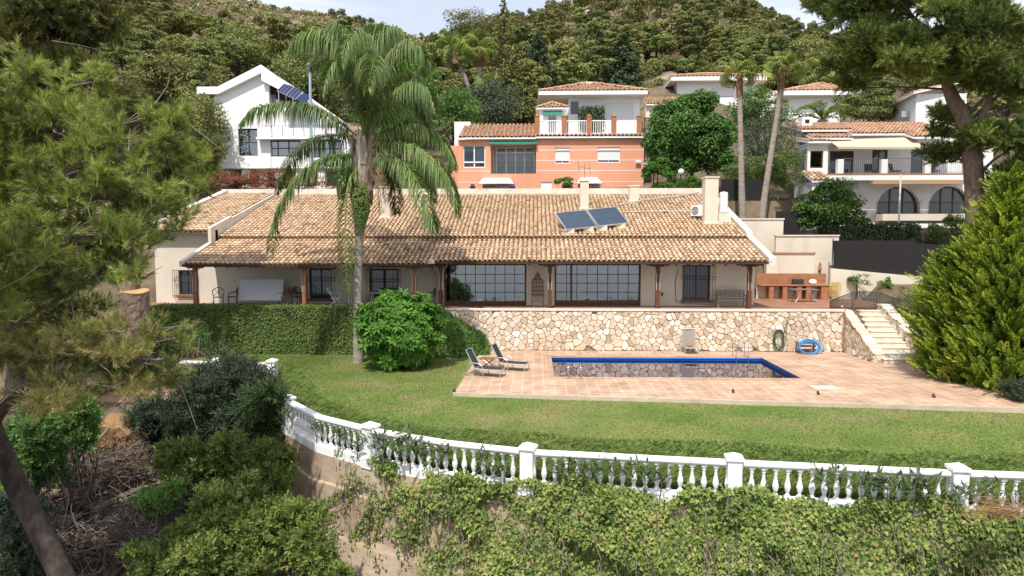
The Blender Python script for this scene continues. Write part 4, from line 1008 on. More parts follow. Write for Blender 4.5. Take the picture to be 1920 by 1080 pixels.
# sloping wall and black shade net
Yn = 41.4
p0, p1 = atY(1558, 503, Yn), atY(1760, 522, Yn)
wl = thing('boundary_wall', 'cream boundary wall with climbing plants under the black shade net', 'wall', ((p0[0]+p1[0])/2, Yn, TZ)); wl['kind'] = 'thing'
MB().prism([(p0[0], Yn, 0), (p1[0]+3, Yn, 0), (p1[0]+3, Yn, p1[2]-.05), (p1[0], Yn, p1[2]), (p0[0], Yn, p0[2])], (0, .25, 0)).build('wall_face', M['cream'], wl)
nt_ = thing('shade_net_fence', 'black shade net fence on top of the cream boundary wall', 'fence', (p0[0], Yn+.12, p0[2])); nt_['kind'] = 'thing'
a, b, c2_, d2_ = atY(1564, 451, Yn), atY(1713, 451, Yn), atY(1713, 519, Yn), atY(1564, 505, Yn)
MB().prism([(a[0], Yn+.1, a[2]), (b[0], Yn+.1, b[2]), (c2_[0], Yn+.1, c2_[2]), (d2_[0], Yn+.1, d2_[2])], (0, .02, 0)).build('net_panel', M['meshfence'], nt_)
a2, b2 = atY(1717, 455, Yn), atY(1800, 462, Yn)
MB().prism([(a2[0], Yn+.3, a2[2]), (b2[0], Yn+.3, b2[2]), (b2[0], Yn+.3, b2[2]-2.2), (a2[0], Yn+.3, a2[2]-2.2)], (0, .02, 0)).build('net_panel', M['meshfence'], nt_)
for px in (1564, 1656, 1714):
    q = atY(px, 449, Yn); MB().tube([(q[0], Yn+.15, q[2]-2.6), (q[0], Yn+.15, q[2]+.06)], .03, 6).build('post', M['iron'], nt_)
# hose on the wall by the barbecue
x, _, _, zt = rectY(1565, 535, 1570, 560, 41.2); k = MB()
for i in range(7): k.tube([(x-.28+.09*i+.05*sin(a*2+i), 41.15-.02*i, TZ+.75-.38*(1-cos(a))*.9+.2) if False else (x-.25+.07*i+.11*sin(a), 41.12-.015*i, TZ+.62+.42*cos(a)) for a in np.linspace(0, 2*pi, 15)], .02, 5)
tag(k.build('yellow_hose', mat('yellow_hose_plastic', (.50, .37, .11), rough=.5)), 'yellow hose coiled on the cream wall right of the barbecue', 'hose')
# gate and mesh fence at the stair head
M['meshgrey'] = mat('grey_mesh', (.12, .125, .13), rough=.7, grain=.1)
def meshpanel(pts, y, root, name, step=.055):
    """frame with a wire mesh inside a quad in the XZ plane: pts bl, br, tr, tl"""
    m_ = MB(); P = [np.array([q[0], y, q[1]]) for q in pts]
    m_.tube(P+[P[0]], .022, 6)
    n = max(2, int(abs(P[1][0]-P[0][0])/step))
    for i in range(1, n):
        u = i/n; m_.tube([P[0]+(P[1]-P[0])*u, P[3]+(P[2]-P[3])*u], .011, 3, cap=False)
    h = max(P[2][2]-P[1][2], P[3][2]-P[0][2]); n = max(2, int(h/step))
    for i in range(1, n):
        u = i/n; m_.tube([P[0]+(P[3]-P[0])*u, P[1]+(P[2]-P[1])*u], .011, 3, cap=False)
    return m_.build(name, M['iron'], root)
Yg = 35.85
gx0, gx1 = atY(1601, 590, Yg)[0], atY(1644, 590, Yg)[0]
gt = thing('metal_gate', 'grey wire mesh gate at the top of the stone steps', 'gate', ((gx0+gx1)/2, Yg, TZ)); gt['kind'] = 'thing'
ztop = atY(1620, 547, Yg)[2]
meshpanel([(gx0, TZ+.05), (gx1, TZ+.05), (gx1, ztop), (gx0, ztop)], Yg, gt, 'gate_leaf')
mid = MB(); mid.tube([(gx0, Yg, TZ+.55), (gx1, Yg, TZ+.55)], .022, 6); mid.build('gate_bar', M['greyiron'], gt)
for x in (gx0-.04, gx1+.04): MB().box(x-.03, x+.03, Yg-.03, Yg+.03, TZ-.1, ztop+.04).build('gate_post', M['greyiron'], gt)
fx0, fx1 = atY(1556, 580, Yg)[0], atY(1686, 560, Yg)[0]
fe = thing('mesh_fence', 'low grey wire mesh fence with sloping top left of the gate', 'fence', (fx0, Yg, TZ)); fe['kind'] = 'thing'
meshpanel([(fx0, TZ+.05), (gx0-.1, TZ+.05), (gx0-.1, ztop-.02), (fx0, TZ+.40)], Yg, fe, 'fence_panel'); 
fe = thing('mesh_fence', 'low grey wire mesh fence with sloping top right of the gate', 'fence', (fx1, Yg, TZ)); fe['kind'] = 'thing'
meshpanel([(gx1+.1, TZ+.05), (fx1, TZ+.05), (fx1, TZ+.45), (gx1+.1, ztop-.02)], Yg, fe, 'fence_panel')
# ================================================================ neighbouring houses up the hill
def bld(name, label, x, y, z, cat='house'):
    t = thing(name, label, cat, (x, y, z)); t['kind'] = 'thing'; return t
def hip(par, x0, x1, y0, y1, z0, rise, ridge=None, over=.5, m_='tilered', fascia=.28, sof=None, du=.42, dl=.7, apex=None):
    """hipped roof: white fascia slab, soffit and barrel tiles on each slope"""
    X0, X1, Y0, Y1 = x0-over, x1+over, y0-over, y1+over
    MB().box(X0, X1, Y0, Y1, z0, z0+fascia).build('eave_slab', M['white'], par)
    z1 = z0+fascia+.01; W = X1-X0; D = Y1-Y0
    if apex is None:
        h = min(W, D)/2; a = (X0+h*(1 if W > D else .999), (Y0+Y1)/2, z1+rise); b = (X1-h*(1 if W > D else .999), (Y0+Y1)/2, z1+rise)
    else: a = (apex, (Y0+Y1)/2, z1+rise); b = (apex+.02, (Y0+Y1)/2, z1+rise)
    c = [(X0, Y0, z1), (X1, Y0, z1), (X1, Y1, z1), (X0, Y1, z1)]
    base = MB(); base.add(c+[a, b], [(0, 1, 5, 4), (1, 2, 5), (2, 3, 4, 5), (3, 0, 4)]); r = base.build('roof', M['tilepan'], par)
    t = MB(); rg = np.random.default_rng(int(abs(x0)*10)+3)
    def slope(p, q, aa, bb):
        p, q, aa, bb = map(np.array, (p, q, aa, bb)); u = nrm(q-p); L = np.linalg.norm(q-p)
        s0 = np.dot(aa-p, u); s1 = np.dot(bb-p, u); v = aa-p-s0*u; Hh = np.linalg.norm(v)
        tiles(t, p, u, v, L, Hh, du=du, dl=dl, r=du*.36, rng=rg, seg=3, stain=.6,
              mask=lambda uu, vv: (uu > s0*vv/Hh) and (uu < L-(L-s1)*vv/Hh))
    slope(c[0], c[1], a, b); slope(c[1], c[2], b, b); slope(c[3], c[0], a, a)
    t.build('roof_tiles', M[m_], r)
    rd = MB()
    for e0, e1 in ((c[0], a), (c[1], b), (a, b)):
        if np.linalg.norm(np.array(e0)-np.array(e1)) > .3: rd.tube([np.array(e0)+(0, 0, .06), np.array(e1)+(0, 0, .06)], du*.36, 6)
    rd.build('ridge_tiles', M[m_], r)
    return r
def shed(par, x0, x1, y0, y1, z0, z1, m_='tilered', du=.36, dl=.6, lip=True, th=.16):
    """single pitch tiled roof rising from y0 to y1"""
    b = MB(); b.prism([(x0, y0, z0), (x0, y1, z1), (x0, y1, z1-th), (x0, y0, z0-th)], (x1-x0, 0, 0)); r = b.build('roof', M['white'], par)
    t = MB(); v = np.array([0, y1-y0, z1-z0]); tiles(t, (x0, y0-.03, z0+.005), (1, 0, 0), v, x1-x0, np.linalg.norm(v), du=du, dl=dl, r=du*.38, rng=np.random.default_rng(int(abs(x0)*7)+1), seg=4, stain=.6)
    t.build('roof_tiles', M[m_], r)
    p = MB().poly([(x0, y0, z0+.012), (x1, y0, z0+.012), (x1, y1, z1+.012), (x0, y1, z1+.012)]); p.build('channel_tiles', M['tilepan'], r)
    return r
def shut(par, x0, x1, z0, z1, Y, slit=.12):
    w_ = window(par, x0, x1, z0, z1, Y, M['whitemetal'], M['paneglossy'], 2, 1, .07, .05, .08)
    s = MB(); n = 12; zz = np.linspace(z0+slit*(z1-z0)+.06, z1-.07, n+1)
    for a, b in zip(zz[:-1], zz[1:]): s.box(x0+.075, x1-.075, Y-.028, Y-.004, a+.004, b-.004)
    s.build('shutter', M['shutter'], w_); return w_
# ---------------------------------------------------------------- terracotta orange house
Y = 60.
ho = bld('house', 'terracotta orange two storey house with a balustraded roof terrace', 1.5, Y, 8.5)
x0, x1, zb, zt = rectY(858, 262, 1206, 380, Y)
ops = []
bal = rectY(920, 268, 1005, 325.5, Y); wA = rectY(868, 272, 910, 314.5, Y); wB = rectY(1040.5, 277, 1068.5, 306.5, Y); wC = rectY(1120, 276, 1162.5, 305, Y)
low1 = rectY(904, 346, 957, 364, Y); dr = rectY(1014, 341, 1035, 370, Y); low2 = rectY(1084, 344, 1106, 364, Y); low3 = rectY(1108, 344, 1128, 361, Y)
m = MB(); facade(m, x0, x1, zb-3, zt, Y, [bal, wA, wB, wC, low1, dr, low2, low3], .35); m.box(x0+.02, x0+.3, Y+.352, Y+8, zb-3, zt-.1); m.box(x1-.3, x1-.02, Y+.352, Y+8, zb-3, zt-.1); m.box(x0, x1, Y+8, Y+8.3, zb-3, zt-.1)
m.build('wall', M['orange'], ho)
xl = atY(842, 300, Y)[0]
m = MB(); m.box(xl, x0-.003, Y+1.2, Y+8, zb-3, zt-.35); m.build('side_wing', M['orange'], ho)
s = MB()
for py in (281.5, 300.5, 320, 341):
    z = atY(1100, py, Y)[2]
    if py in (281.5, 300.5):
        xs_ = [(bal[1]+.1, x1+.01)] if py == 281.5 else [(bal[1]+.1, wB[0]-.02), (wB[1]+.02, wC[0]-.02), (wC[1]+.02, x1+.01)]
    else: xs_ = [(x0-.01, bal[0]-.02), (bal[1]+.02, x1+.01)] if py == 320 else [(x0-.01, low1[0]-.3), (dr[1]+.1, low2[0]-.2), (low3[1]+.05, x1+.01)]
    for a, b in xs_: s.box(a, b, Y-.012, Y+.05, z-.022, z+.022)
s.build('white_bands', M['white'], ho)
window(ho, *wA, Y+.12, M['whitemetal'], M['paneglossy'], 2, 1, .09, .10, .1)
q = wA; z = q[2]+(q[3]-q[2])*.25; MB().box(q[0]+.07, q[1]-.07, Y+.09, Y+.119, z-.06, z+.06).build('window_rail', M['whitemetal'], ho)
shut(ho, *wB, Y+.10); shut(ho, *wC, Y+.10)
for l in (low1, low3):
    window(ho, *l, Y+.15, M['whitemetal'], M['panebarred'], 2, 1, .06, .05, .08); grille(ho, l[0], l[1], l[2]+.02, l[3]-.03, Y, .06, 9, M['whitemetal'])
window(ho, *low2, Y+.15, M['wooddark'], M['paneglossy'], 2, 1, .06, .05, .08)
MB().box(*dr[:2], Y+.08, Y+.16, dr[2], dr[3]).build('door', M['shutter'], ho)
# balcony recess
r = MB(); yb0, yb1 = Y+.352, Y+2.1
for p in ([(bal[0], yb1, bal[2]), (bal[1], yb1, bal[2]), (bal[1], yb1, bal[3]), (bal[0], yb1, bal[3])], [(bal[0], yb0, bal[2]), (bal[0], yb1, bal[2]), (bal[0], yb1, bal[3]), (bal[0], yb0, bal[3])], [(bal[1], yb0, bal[2]), (bal[1], yb0, bal[3]), (bal[1], yb1, bal[3]), (bal[1], yb1, bal[2])], [(bal[0], yb0, bal[3]), (bal[0], yb1, bal[3]), (bal[1], yb1, bal[3]), (bal[1], yb0, bal[3])], [(bal[0], yb0, bal[2]), (bal[1], yb0, bal[2]), (bal[1], yb1, bal[2]), (bal[0], yb1, bal[2])]): r.poly(p)
r.build('balcony_recess', M['cream'], ho)
gz = bal
window(ho, gz[0]+.35, gz[1]-.1, gz[2]+.05, gz[3]-.1, yb1-.15, M['whitemetal'], M['panebarred'], 4, 1, .09, .09, .1, 'glazed_door')
zq = gz[3]-.62; MB().box(gz[0]+.36, gz[1]-.11, yb1-.19, yb1-.152, zq-.05, zq+.05).build('transom', M['whitemetal'], ho)
railing(ho, [(bal[0], Y+.1, bal[2]), (bal[1], Y+.1, bal[2])], 1.0, M['iron'], .14)
MB().obox((bal[0]-.1, Y-.42, bal[3]-.12), (bal[1]-bal[0]+.2, 0, 0), (0, .42, .22), (0, .02, .05)).build('awning', M['green'], ho)
for (a, b, py) in ((899, 963, 344.5), (1081, 1127, 344)):
    xa = atY(a, py, Y)[0]; xb = atY(b, py, Y)[0]; z = atY(a, py, Y)[2]
    k = MB(); k.prism([(xa, Y-.9, z), (xb, Y-.9, z), (xb-.35, Y-.005, z+.5), (xa+.35, Y-.005, z+.5)], (0, .004, -.07)); k.build('canopy', M['white'], ho)
# left tiled roof, right terrace
xa = atY(860, 258, Y)[0]; xb = atY(1004, 258, Y)[0]; z0 = atY(900, 259, Y)[2]
shed(ho, xa, xb, Y-.35, Y+5.5, z0+.02, z0+2.05, du=.36)
m = MB(); m.box(xa-.9, xa+.6, Y+4.6, Y+6.5, z0-.5, z0+2.2); m.build('roof_block', M['white'], ho)
z0 = atY(1100, 256, Y)[2]
shed(ho, xb+.01, x1+.15, Y-.35, Y+.45, z0-.02, z0+.25, du=.36, dl=.5)
MB().box(xb, x1, Y+.3, Y+7.5, zt-.2, z0+.27).build('terrace_slab', M['white'], ho)
zt_ = z0+.28
for px in (1007, 1058, 1105, 1152, 1200):
    x = atY(px, 240, Y)[0]; ztp = atY(px, 219, Y+.5)[2]; k = MB().box(x-.2, x+.2, Y+.35, Y+.75, zt_-.25, ztp); k.box(x-.24, x+.24, Y+.31, Y+.79, ztp+.002, ztp+.06); k.add([(x-.2, Y+.35, ztp+.062), (x+.2, Y+.35, ztp+.062), (x+.2, Y+.75, ztp+.062), (x-.2, Y+.75, ztp+.062), (x, Y+.55, ztp+.25)], [(0, 1, 4), (1, 2, 4), (2, 3, 4), (3, 0, 4)]); k.build('terrace_pier', M['brickred'], ho)
xs_ = [atY(p, 240, Y)[0] for p in (1007, 1058, 1105, 1152, 1200)]
for a, b in zip(xs_[:-1], xs_[1:]):
    railing(ho, [(a+.22, Y+.55, zt_), (b-.22, Y+.55, zt_)], 1.15, M['whitemetal'], .19, .035, 'terrace_railing', .05)
# turret over the stairs
tx0, tx1, _, tzt = rectY(1012, 206, 1060, 250, Y+2.2)
dr2 = rectY(1028, 217, 1043, 249, Y+2.2)
m = MB(); facade(m, tx0, tx1, zt_-.2, tzt, Y+2.2, [(dr2[0], dr2[1], zt_, dr2[3])], .2); m.box(tx0, tx0+.2, Y+2.402, Y+5, zt_-.2, tzt); m.box(tx1-.2, tx1, Y+2.402, Y+5, zt_-.2, tzt); m.build('turret_wall', M['white'], ho)
MB().box(dr2[0], dr2[1], Y+2.3, Y+2.36, zt_, dr2[3]).build('turret_door', M['panebarred'], ho)
hip(ho, tx0, tx1, Y+2.2, Y+5, tzt, .75, over=.3, fascia=.14, du=.3, dl=.5)
MB().obox((tx0+.25, Y+1.85, tzt-.45), (tx1-tx0-.5, 0, 0), (0, .33, .28), (0, .02, .05)).build('turret_awning', M['green'], ho)
# AC unit, camera, flood lamp on wall
p = atY(1212, 314, Y-.3); ac((p[0], Y+.4, p[2]-.3), 'white air conditioner unit at the right corner of the orange house', rz=0)
k = MB().tube([(x1-.5, Y-.0, atY(1196, 302, Y)[2]), (x1-.5, Y-.25, atY(1196, 302, Y)[2])], .06, 6); k.box(x1-.72, x1-.28, Y-.3, Y-.18, atY(1196, 303, Y)[2]-.1, atY(1196, 303, Y)[2]+.12); k.build('wall_camera', M['whitemetal'], ho)
# spiral fire stair at right
stx = atY(1216, 260, Y+1)[0]; zt2 = atY(1216, 223, Y+1)[2]
fs = bld('metal_stair', 'dark green metal stair climbing the right end of the orange house', stx, Y+1, 9, 'stairs')
k = MB()
for a in (-.4, .4):
    for b in (0, 1.6): k.tube([(stx+a, Y+.6+b, 9), (stx+a, Y+.6+b, zt2)], .05, 5)
for i in range(18): z = 9.3+i*(zt2-10.5)/17; k.box(stx-.38, stx+.38, Y+.6+.08*i, Y+.85+.08*i, z, z+.04)
k.tube([(stx-.5, Y+.5, zt2), (stx+.5, Y+.5, zt2)], .05, 5); k.tube([(stx-.5, Y+.5, zt2-.9), (stx+.5, Y+.5, zt2-.9)], .04, 5); k.build('stair_frame', mat('dark_green_metal', (.025, .05, .045), rough=.5), fs)
# low garden wall pillars and pots before the orange house
for px, l in ((886, 'cream pillar with a dark blue pot below the orange house, left'), (961, 'cream pillar with a dark blue pot below the orange house, right of the white canopy')):
    q = atY(px, 362, 55.); t = thing('garden_pillar', l, 'pillar', (q[0], 55, 8)); t['kind'] = 'thing'
    MB().box(q[0]-.3, q[0]+.3, 54.8, 55.3, 8, atY(px, 357, 55)[2]).build('shaft', M['cream'], t)
    MB().lathe([(.1, 0), (.2, .15), (.22, .3), (.13, .42), (.16, .48)], (q[0], 55.05, atY(px, 357, 55)[2]+.002), 10).build('pot', mat('cobalt_glaze', (.02, .02, .16), rough=.3), t)
rl = thing('street_railing', 'thin dark railing along the lane behind the long house', 'railing', (0, 54, 8.4)); rl['kind'] = 'thing'
railing(rl, [(atY(860, 360, 54)[0], 54, 8.45), (atY(1208, 360, 54)[0], 54, 8.45)], 1.05, M['teakbrown'], .16)
# ---------------------------------------------------------------- white modern house, left
Y = 60.
hw = bld('house', 'white modern gabled house with solar panels and black framed windows, behind the palm', -24, Y, 8.5)
P = lambda px, py, yy=Y: atY(px, py, yy)
fx0, fx1 = P(402, 200)[0], P(505, 200)[0]
gz0 = P(402, 316)[2]
ztl = P(402, 180)[2]; zap = P(493, 127)[2]; xap = P(493, 127)[0]
k1 = rectY(446, 241, 483.5, 292, Y); k2 = rectY(497, 262, 562.5, 293, Y); k3 = rectY(574, 262, 640, 295, Y); k1b = rectY(445, 236, 484, 292, Y)
xr = P(655, 300)[0]
m = MB(); facade(m, fx0, fx1, gz0, ztl-.02, Y, [k1], .3)
m.build('front_wall', M['white'], hw)
m = MB(); m.prism([(fx0, Y+.001, ztl-.02), (fx1, Y+.001, ztl-.02), (fx1, Y+.001, P(505, 158)[2]), (fx1-.4, Y+.001, P(497, 150)[2]), (xap, Y+.001, zap-.55)], (0, .3, 0)); m.build('gable_wall', M['white'], hw)
m = MB(); facade(m, fx1+.003, xr, gz0, P(560, 258)[2], Y+.1, [k2, k3], .3); m.build('bay_wall', M['white'], hw)
m = MB(); m.box(fx0, fx0+.3, Y+.302, Y+11, gz0, ztl-.02); m.box(xr-.3, xr, Y+.402, Y+11, gz0, P(560, 258)[2]); m.box(fx0+.3, xr-.3, Y+.5, Y+11, gz0-.02, gz0+.25); m.build('side_wall', M['white'], hw)
# upper block right of the gable with slanted roof carrying panels
xu = P(592, 240)[0]; zu_ = P(560, 218)[2]
zq0 = P(505, 160)[2]
m = MB(); m.prism([(fx1-.3, Y+.35, P(560, 258)[2]), (fx1+1.6, Y+.35, P(560, 258)[2]), (fx1+1.6, Y+.35, zq0-1.9), (fx1-.3, Y+.35, zq0-.55)], (0, 1.8, 0)); m.build('stair_block', M['white'], hw)
m = MB(); YU = .45; m.prism([(fx1+.004, Y+YU, P(560, 258)[2]), (xu, Y+YU, P(560, 258)[2]), (xu, Y+2.2, P(585, 190)[2]-.9), (P(585, 190)[0], Y+2.2, P(585, 190)[2]-.5), (fx1+.004, Y+2.2, zq0-.75)], (0, 8.6, 0)); m.build('upper_wall', M['white'], hw)
# roof: left slope fascia + slab, right slope slab
zl = P(374, 165)[2]; xl_ = P(374, 165)[0]; xk = P(413, 165)[0]
m = MB(); m.prism([(xl_, Y-.5, zl), (xk, Y-.5, zl), (xap+.02, Y-.5, zap+.15), (xap+.02, Y-.5, zap-.55), (xk, Y-.5, zl-.62), (xl_, Y-.5, zl-.62)], (0, .5, 0)); m.build('gable_fascia', M['white'], hw)
m = MB(); m.prism([(xl_, Y+.003, zl-.02), (xk, Y+.003, zl-.02), (xap, Y+.003, zap+.13), (xap, Y+.003, zap-.3), (xk, Y+.003, zl-.5), (xl_, Y+.003, zl-.5)], (0, 11, 0)); m.build('roof', mat('grey_roof_sheet', (.20, .18, .17), rough=.7), hw)
zrr = P(585, 190)[2]; xrr = P(585, 190)[0]
m = MB(); m.prism([(xap+.03, Y-.5, zap+.14), (xrr, Y-.1, zrr+.05), (xrr, Y-.1, zrr-.45), (xap+.03, Y-.5, zap-1.2)], (0, .3, 0)); m.prism([(xap+.03, Y-.19, zap+.05), (xrr, Y+.22, zrr-.04), (xrr, Y+10.9, zrr-.04), (xap+.03, Y+10.9, zap+.05)], (0, 0, -.3)); m.build('right_roof_slope', M['white'], hw)
pa = P(519, 171, Y-1.0)
spn = thing('solar_array', 'blue gridded solar panels on the white modern house roof', 'solar panels', pa)
A_ = P(553, 187, Y-1.2)-pa; B_ = P(534, 156, Y-.15)-pa; N_ = nrm(np.cross(A_, B_))
for k in range(2):
    o_ = pa+A_*.52*k; f = MB().obox(o_, A_*.5, B_, N_*.06).build('panel_frame', M['alu'], spn)
    c_ = MB()
    for i in range(3):
        for j in range(5): c_.obox(o_+A_*(.01+.163*i)+B_*(.015+.197*j)+N_*.061, A_*.15, B_*.185, N_*.01)
    c_.build('solar_cells', M['solarcell'], f)
o_ = pa+A_*1.08; MB().obox(o_, A_*.45, B_*.9, N_*.06).build('panel_frame', M['solarcell'], spn)
k = MB()
for f_ in (.1, .9): k.tube([pa+A_*f_, pa+A_*f_-np.array([0, 0, 1.3])], .04, 5); k.tube([pa+A_*f_+B_*.9, pa+A_*f_+B_*.9-np.array([0, 0, 2.])], .04, 5)
k.build('stand', M['alu'], spn)
for w_, nx, nz in ((k1, 2, 2), (k2, 3, 2), (k3, 3, 2)):
    window(hw, *w_, Y+.2, M['iron'], M['glass'], nx, nz, .09, .08, .1)
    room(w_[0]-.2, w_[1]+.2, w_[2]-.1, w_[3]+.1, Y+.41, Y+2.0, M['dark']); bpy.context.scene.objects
    c_ = MB(); xs_ = np.linspace(w_[0]+.15, w_[0]+(w_[1]-w_[0])*.82, 40); ys_ = Y+.6+.05*np.sin(np.arange(40)*1.7)
    for a in range(39): c_.poly([(xs_[a], ys_[a], w_[2]), (xs_[a+1], ys_[a+1], w_[2]), (xs_[a+1], ys_[a+1], w_[3]-.2), (xs_[a], ys_[a], w_[3]-.2)])
    c_.build('curtain', M['curtain'], hw)
for o in [o for o in house.children if o.name.startswith('room')][-3:]: adopt(o, hw)
MB().box(k1[0]-.06, k1[1]+.03, Y-.05, Y+.08, k1[3]-.02, k1[3]+.55).build('blind_box', M['shutter'], hw)
ga = P(484, 258)
MB().box(P(486, 258)[0], P(636, 258)[0], Y-.7, Y+.09, P(486, 259)[2]-.18, P(486, 259)[2]).build('balcony_slab', M['white'], hw)
railing(hw, [(P(495, 258)[0], Y-.6, P(486, 259)[2]), (P(634, 258)[0], Y-.6, P(486, 259)[2])], .95, M['greyiron'], .9, .02, 'balcony_railing', .025)
MB().box(P(500, 258)[0], P(634, 258)[0], Y-.58, Y-.55, P(486, 259)[2]+.1, P(486, 259)[2]+.75).build('balcony_panel', M['white'], hw)
window(hw, *rectY(509, 178, 517, 196, Y+.3), Y+.24, M['greyiron'], M['paneglossy'], 1, 1, .07, .05, .1)
# ground floor: recessed dark wall and pillars
zgb = 8.0
m = MB(); m.box(fx0+.6, xr, Y+1.6, Y+1.9, zgb, gz0); m.build('ground_floor_wall', M['room'], hw)
for px in (410, 458, 490, 520, 560, 600, 640): x = P(px, 330)[0]; MB().box(x-.35, x+.35, Y+.3, Y+.9, zgb, gz0-.002).build('pillar', M['white'], hw)
for a, b in ((424, 436), (466, 478), (500, 515)): MB().box(P(a, 330)[0], P(b, 330)[0], Y+1.5, Y+1.59, zgb, gz0-.2).build('ground_floor_window', M['paneglossy'], hw)
# lamp column
q = P(582, 180, 57.); lp = thing('lamp_column', 'pale blue grey lighting column with a round lamp head beside the palm', 'street lamp', (q[0], 57, 8.5))
MB().tube([(q[0], 57, 8.5), (q[0], 57, P(582, 136, 57)[2])], [.14, .11], 10).build('column', mat('blue_grey_paint', (.30, .40, .42), rough=.5), lp)
MB().lathe([(.18, 0), (.26, .1), (.26, .55), (.2, .66)], (q[0], 57, P(582, 134, 57)[2]), 12).build('lamp_head', mat('green_grey_paint', (.10, .20, .17), rough=.5), lp)
# ---------------------------------------------------------------- white villa behind the orange house
Y = 74.
hv = bld('house', 'white villa with a low hipped tile roof directly behind the orange house', 8, Y, 14)
vx0, vx1, _, vzt = rectY(1066, 183, 1199, 250, Y); vzb = atY(1100, 262, Y)[2]
sh_ = rectY(1131, 193, 1187, 226, Y); wd = rectY(1069, 189, 1086, 215, Y)
m = MB(); facade(m, vx0, vx1, vzb-4, vzt, Y, [sh_, wd], .3); m.box(vx0, vx0+.3, Y+.302, Y+9, vzb-4, vzt); m.box(vx1-.3, vx1, Y+.302, Y+9, vzb-4, vzt); m.build('wall', M['white'], hv)
shut(hv, *sh_, Y+.1, .02); window(hv, *wd, Y+.12, M['whitemetal'], M['paneglossy'], 1, 1)
ex0, ex1 = atY(1010, 185, Y-1.5)[0], atY(1214, 185, Y-1.5)[0]
hip(hv, ex0, ex1, Y-1.5, Y+9, vzt, 1.9, over=.01, fascia=.38)
p = atY(1104, 160, Y+4); MB().box(p[0]-1., p[0]+.9, Y+3.6, Y+5, p[2]-1.0, p[2]+.28).build('chimney', M['white'], hv)
hx0, hx1, hz0, hz1 = rectY(1087, 203, 1131, 228, Y-1.6)
HEDGE_BOX = (hx0, hx1, Y-2.4, Y-1.2, hz0-1, hz1)
# link roof
hl = bld('house', 'low tiled house roof between the hip roofed villa and the far white villa', 15, 80, 14)
lx0, lx1, lz0, lz1 = rectY(1212, 180, 1264, 196, 82.)
shed(hl, lx0, lx1+3, 82, 86, lz0+.1, lz1+.6); MB().box(lx0, lx1+3, 82.4, 86, lz0-6, lz0-.1).build('wall', M['cream'], hl)
# ---------------------------------------------------------------- far white villa pair, right
Y = 92.
hf = bld('house', 'far white villa with a broad flat eave roof, behind the tall slim palms', 25, Y, 21)
a0, a1, _, at_ = rectY(1270, 155, 1420, 200, Y); w_ = rectY(1389, 160, 1417, 181, Y)
w2_ = rectY(1335, 163, 1375, 182, Y)
m = MB(); facade(m, a0, a1, at_-8, at_, Y, [w_, w2_], .3); m.box(a0, a0+.3, Y+.302, Y+9, at_-8, at_); m.build('wall', M['white'], hf)
shut(hf, *w_, Y+.1, .2); shut(hf, *w2_, Y+.1, .05)
e0, e1 = atY(1258, 155, Y-1.2)[0], atY(1439, 155, Y-1.2)[0]
hip(hf, e0, e1, Y-1.2, Y+9, at_, 1.5, over=.01, fascia=.5, du=.5, dl=.8)
l0, l1, lz0, lz1 = rectY(1396, 173, 1466, 190, Y-2)
shed(hf, l0, l1, Y-2, Y+2, lz0-.1, lz1+.3, du=.5, dl=.8); MB().box(l0+.4, l1, Y-1.2, Y+2, lz0-7, lz0-.3).build('low_wall', M['cream'], hf)
MB().box(l0, l1, Y-2.1, Y-1.9, lz0-.75, lz0-.3).build('low_fascia', M['white'], hf)
p = atY(1426, 205, Y-2.2); MB().lathe([(.5, 0), (.5, 3), (.7, 3.02), (.7, 3.3)], (p[0], Y-2.2, p[2]-2.2), 10).build('column', M['white'], hf)
hg = bld('house', 'far white villa with a pyramid tile roof, above the small fan palm', 40, 88, 19)
b0, b1, _, bt = rectY(1478, 182, 1575, 220, 88.)
MB().box(b0, b1, 88, 96, bt-7, bt).build('wall', M['white'], hg)
hip(hg, atY(1470, 180, 86.8)[0], atY(1614, 180, 86.8)[0], 86.8, 97, bt, 1.9, over=.01, fascia=.55, du=.5, dl=.8, apex=atY(1541, 160, 91)[0])
p = atY(1453, 170, 90); MB().box(p[0]-1., p[0]+1., 90, 91.5, p[2]-2.5, p[2]).build('chimney', M['cream'], hg)
# dark modern house high in the trees
hd = bld('house', 'grey flat roofed modern house high among the hillside pines', 8, 125, 33)
d0, d1, dz0, dz1 = rectY(1030, 128, 1102, 156, 125.)
MB().box(d0-.3, d1+.3, 124.2, 133, dz1-.55, dz1).build('roof', M['white'], hd); MB().box(d0+.4, d1-2.5, 125, 132, dz0-3, dz1-.56).build('wall', mat('grey_render', (.16, .16, .17), rough=.8), hd)
window(hd, d0+.8, d0+4.5, dz0+.2, dz1-1.0, 124.9, M['whitemetal'], M['paneglossy'], 3, 1); MB().box(d1-2.2, d1-1.6, 127, 128, dz1, dz1+1.4).build('chimney', M['cream'], hd)
# ---------------------------------------------------------------- white arched house, right
Y = 53.
hr = bld('house', 'white Andalusian house with arched windows and a beige awning on its balcony, at the right', 24, Y, 7)
P = lambda px, py, yy=Y: atY(px, py, yy)
M['whitewash'] = mat('whitewash', [(.72, .70, .69), (.80, .785, .77)], scale=.6, rough=.95, bump=.25, bscale=25, grain=.05, stain=((.42, .39, .36), .9, .58, .85, .45, (1, 1, .3)))
zf_ = P(1640, 330)[2]              # balcony floor
xw0, xw1 = P(1542, 300)[0], P(1905, 300)[0]
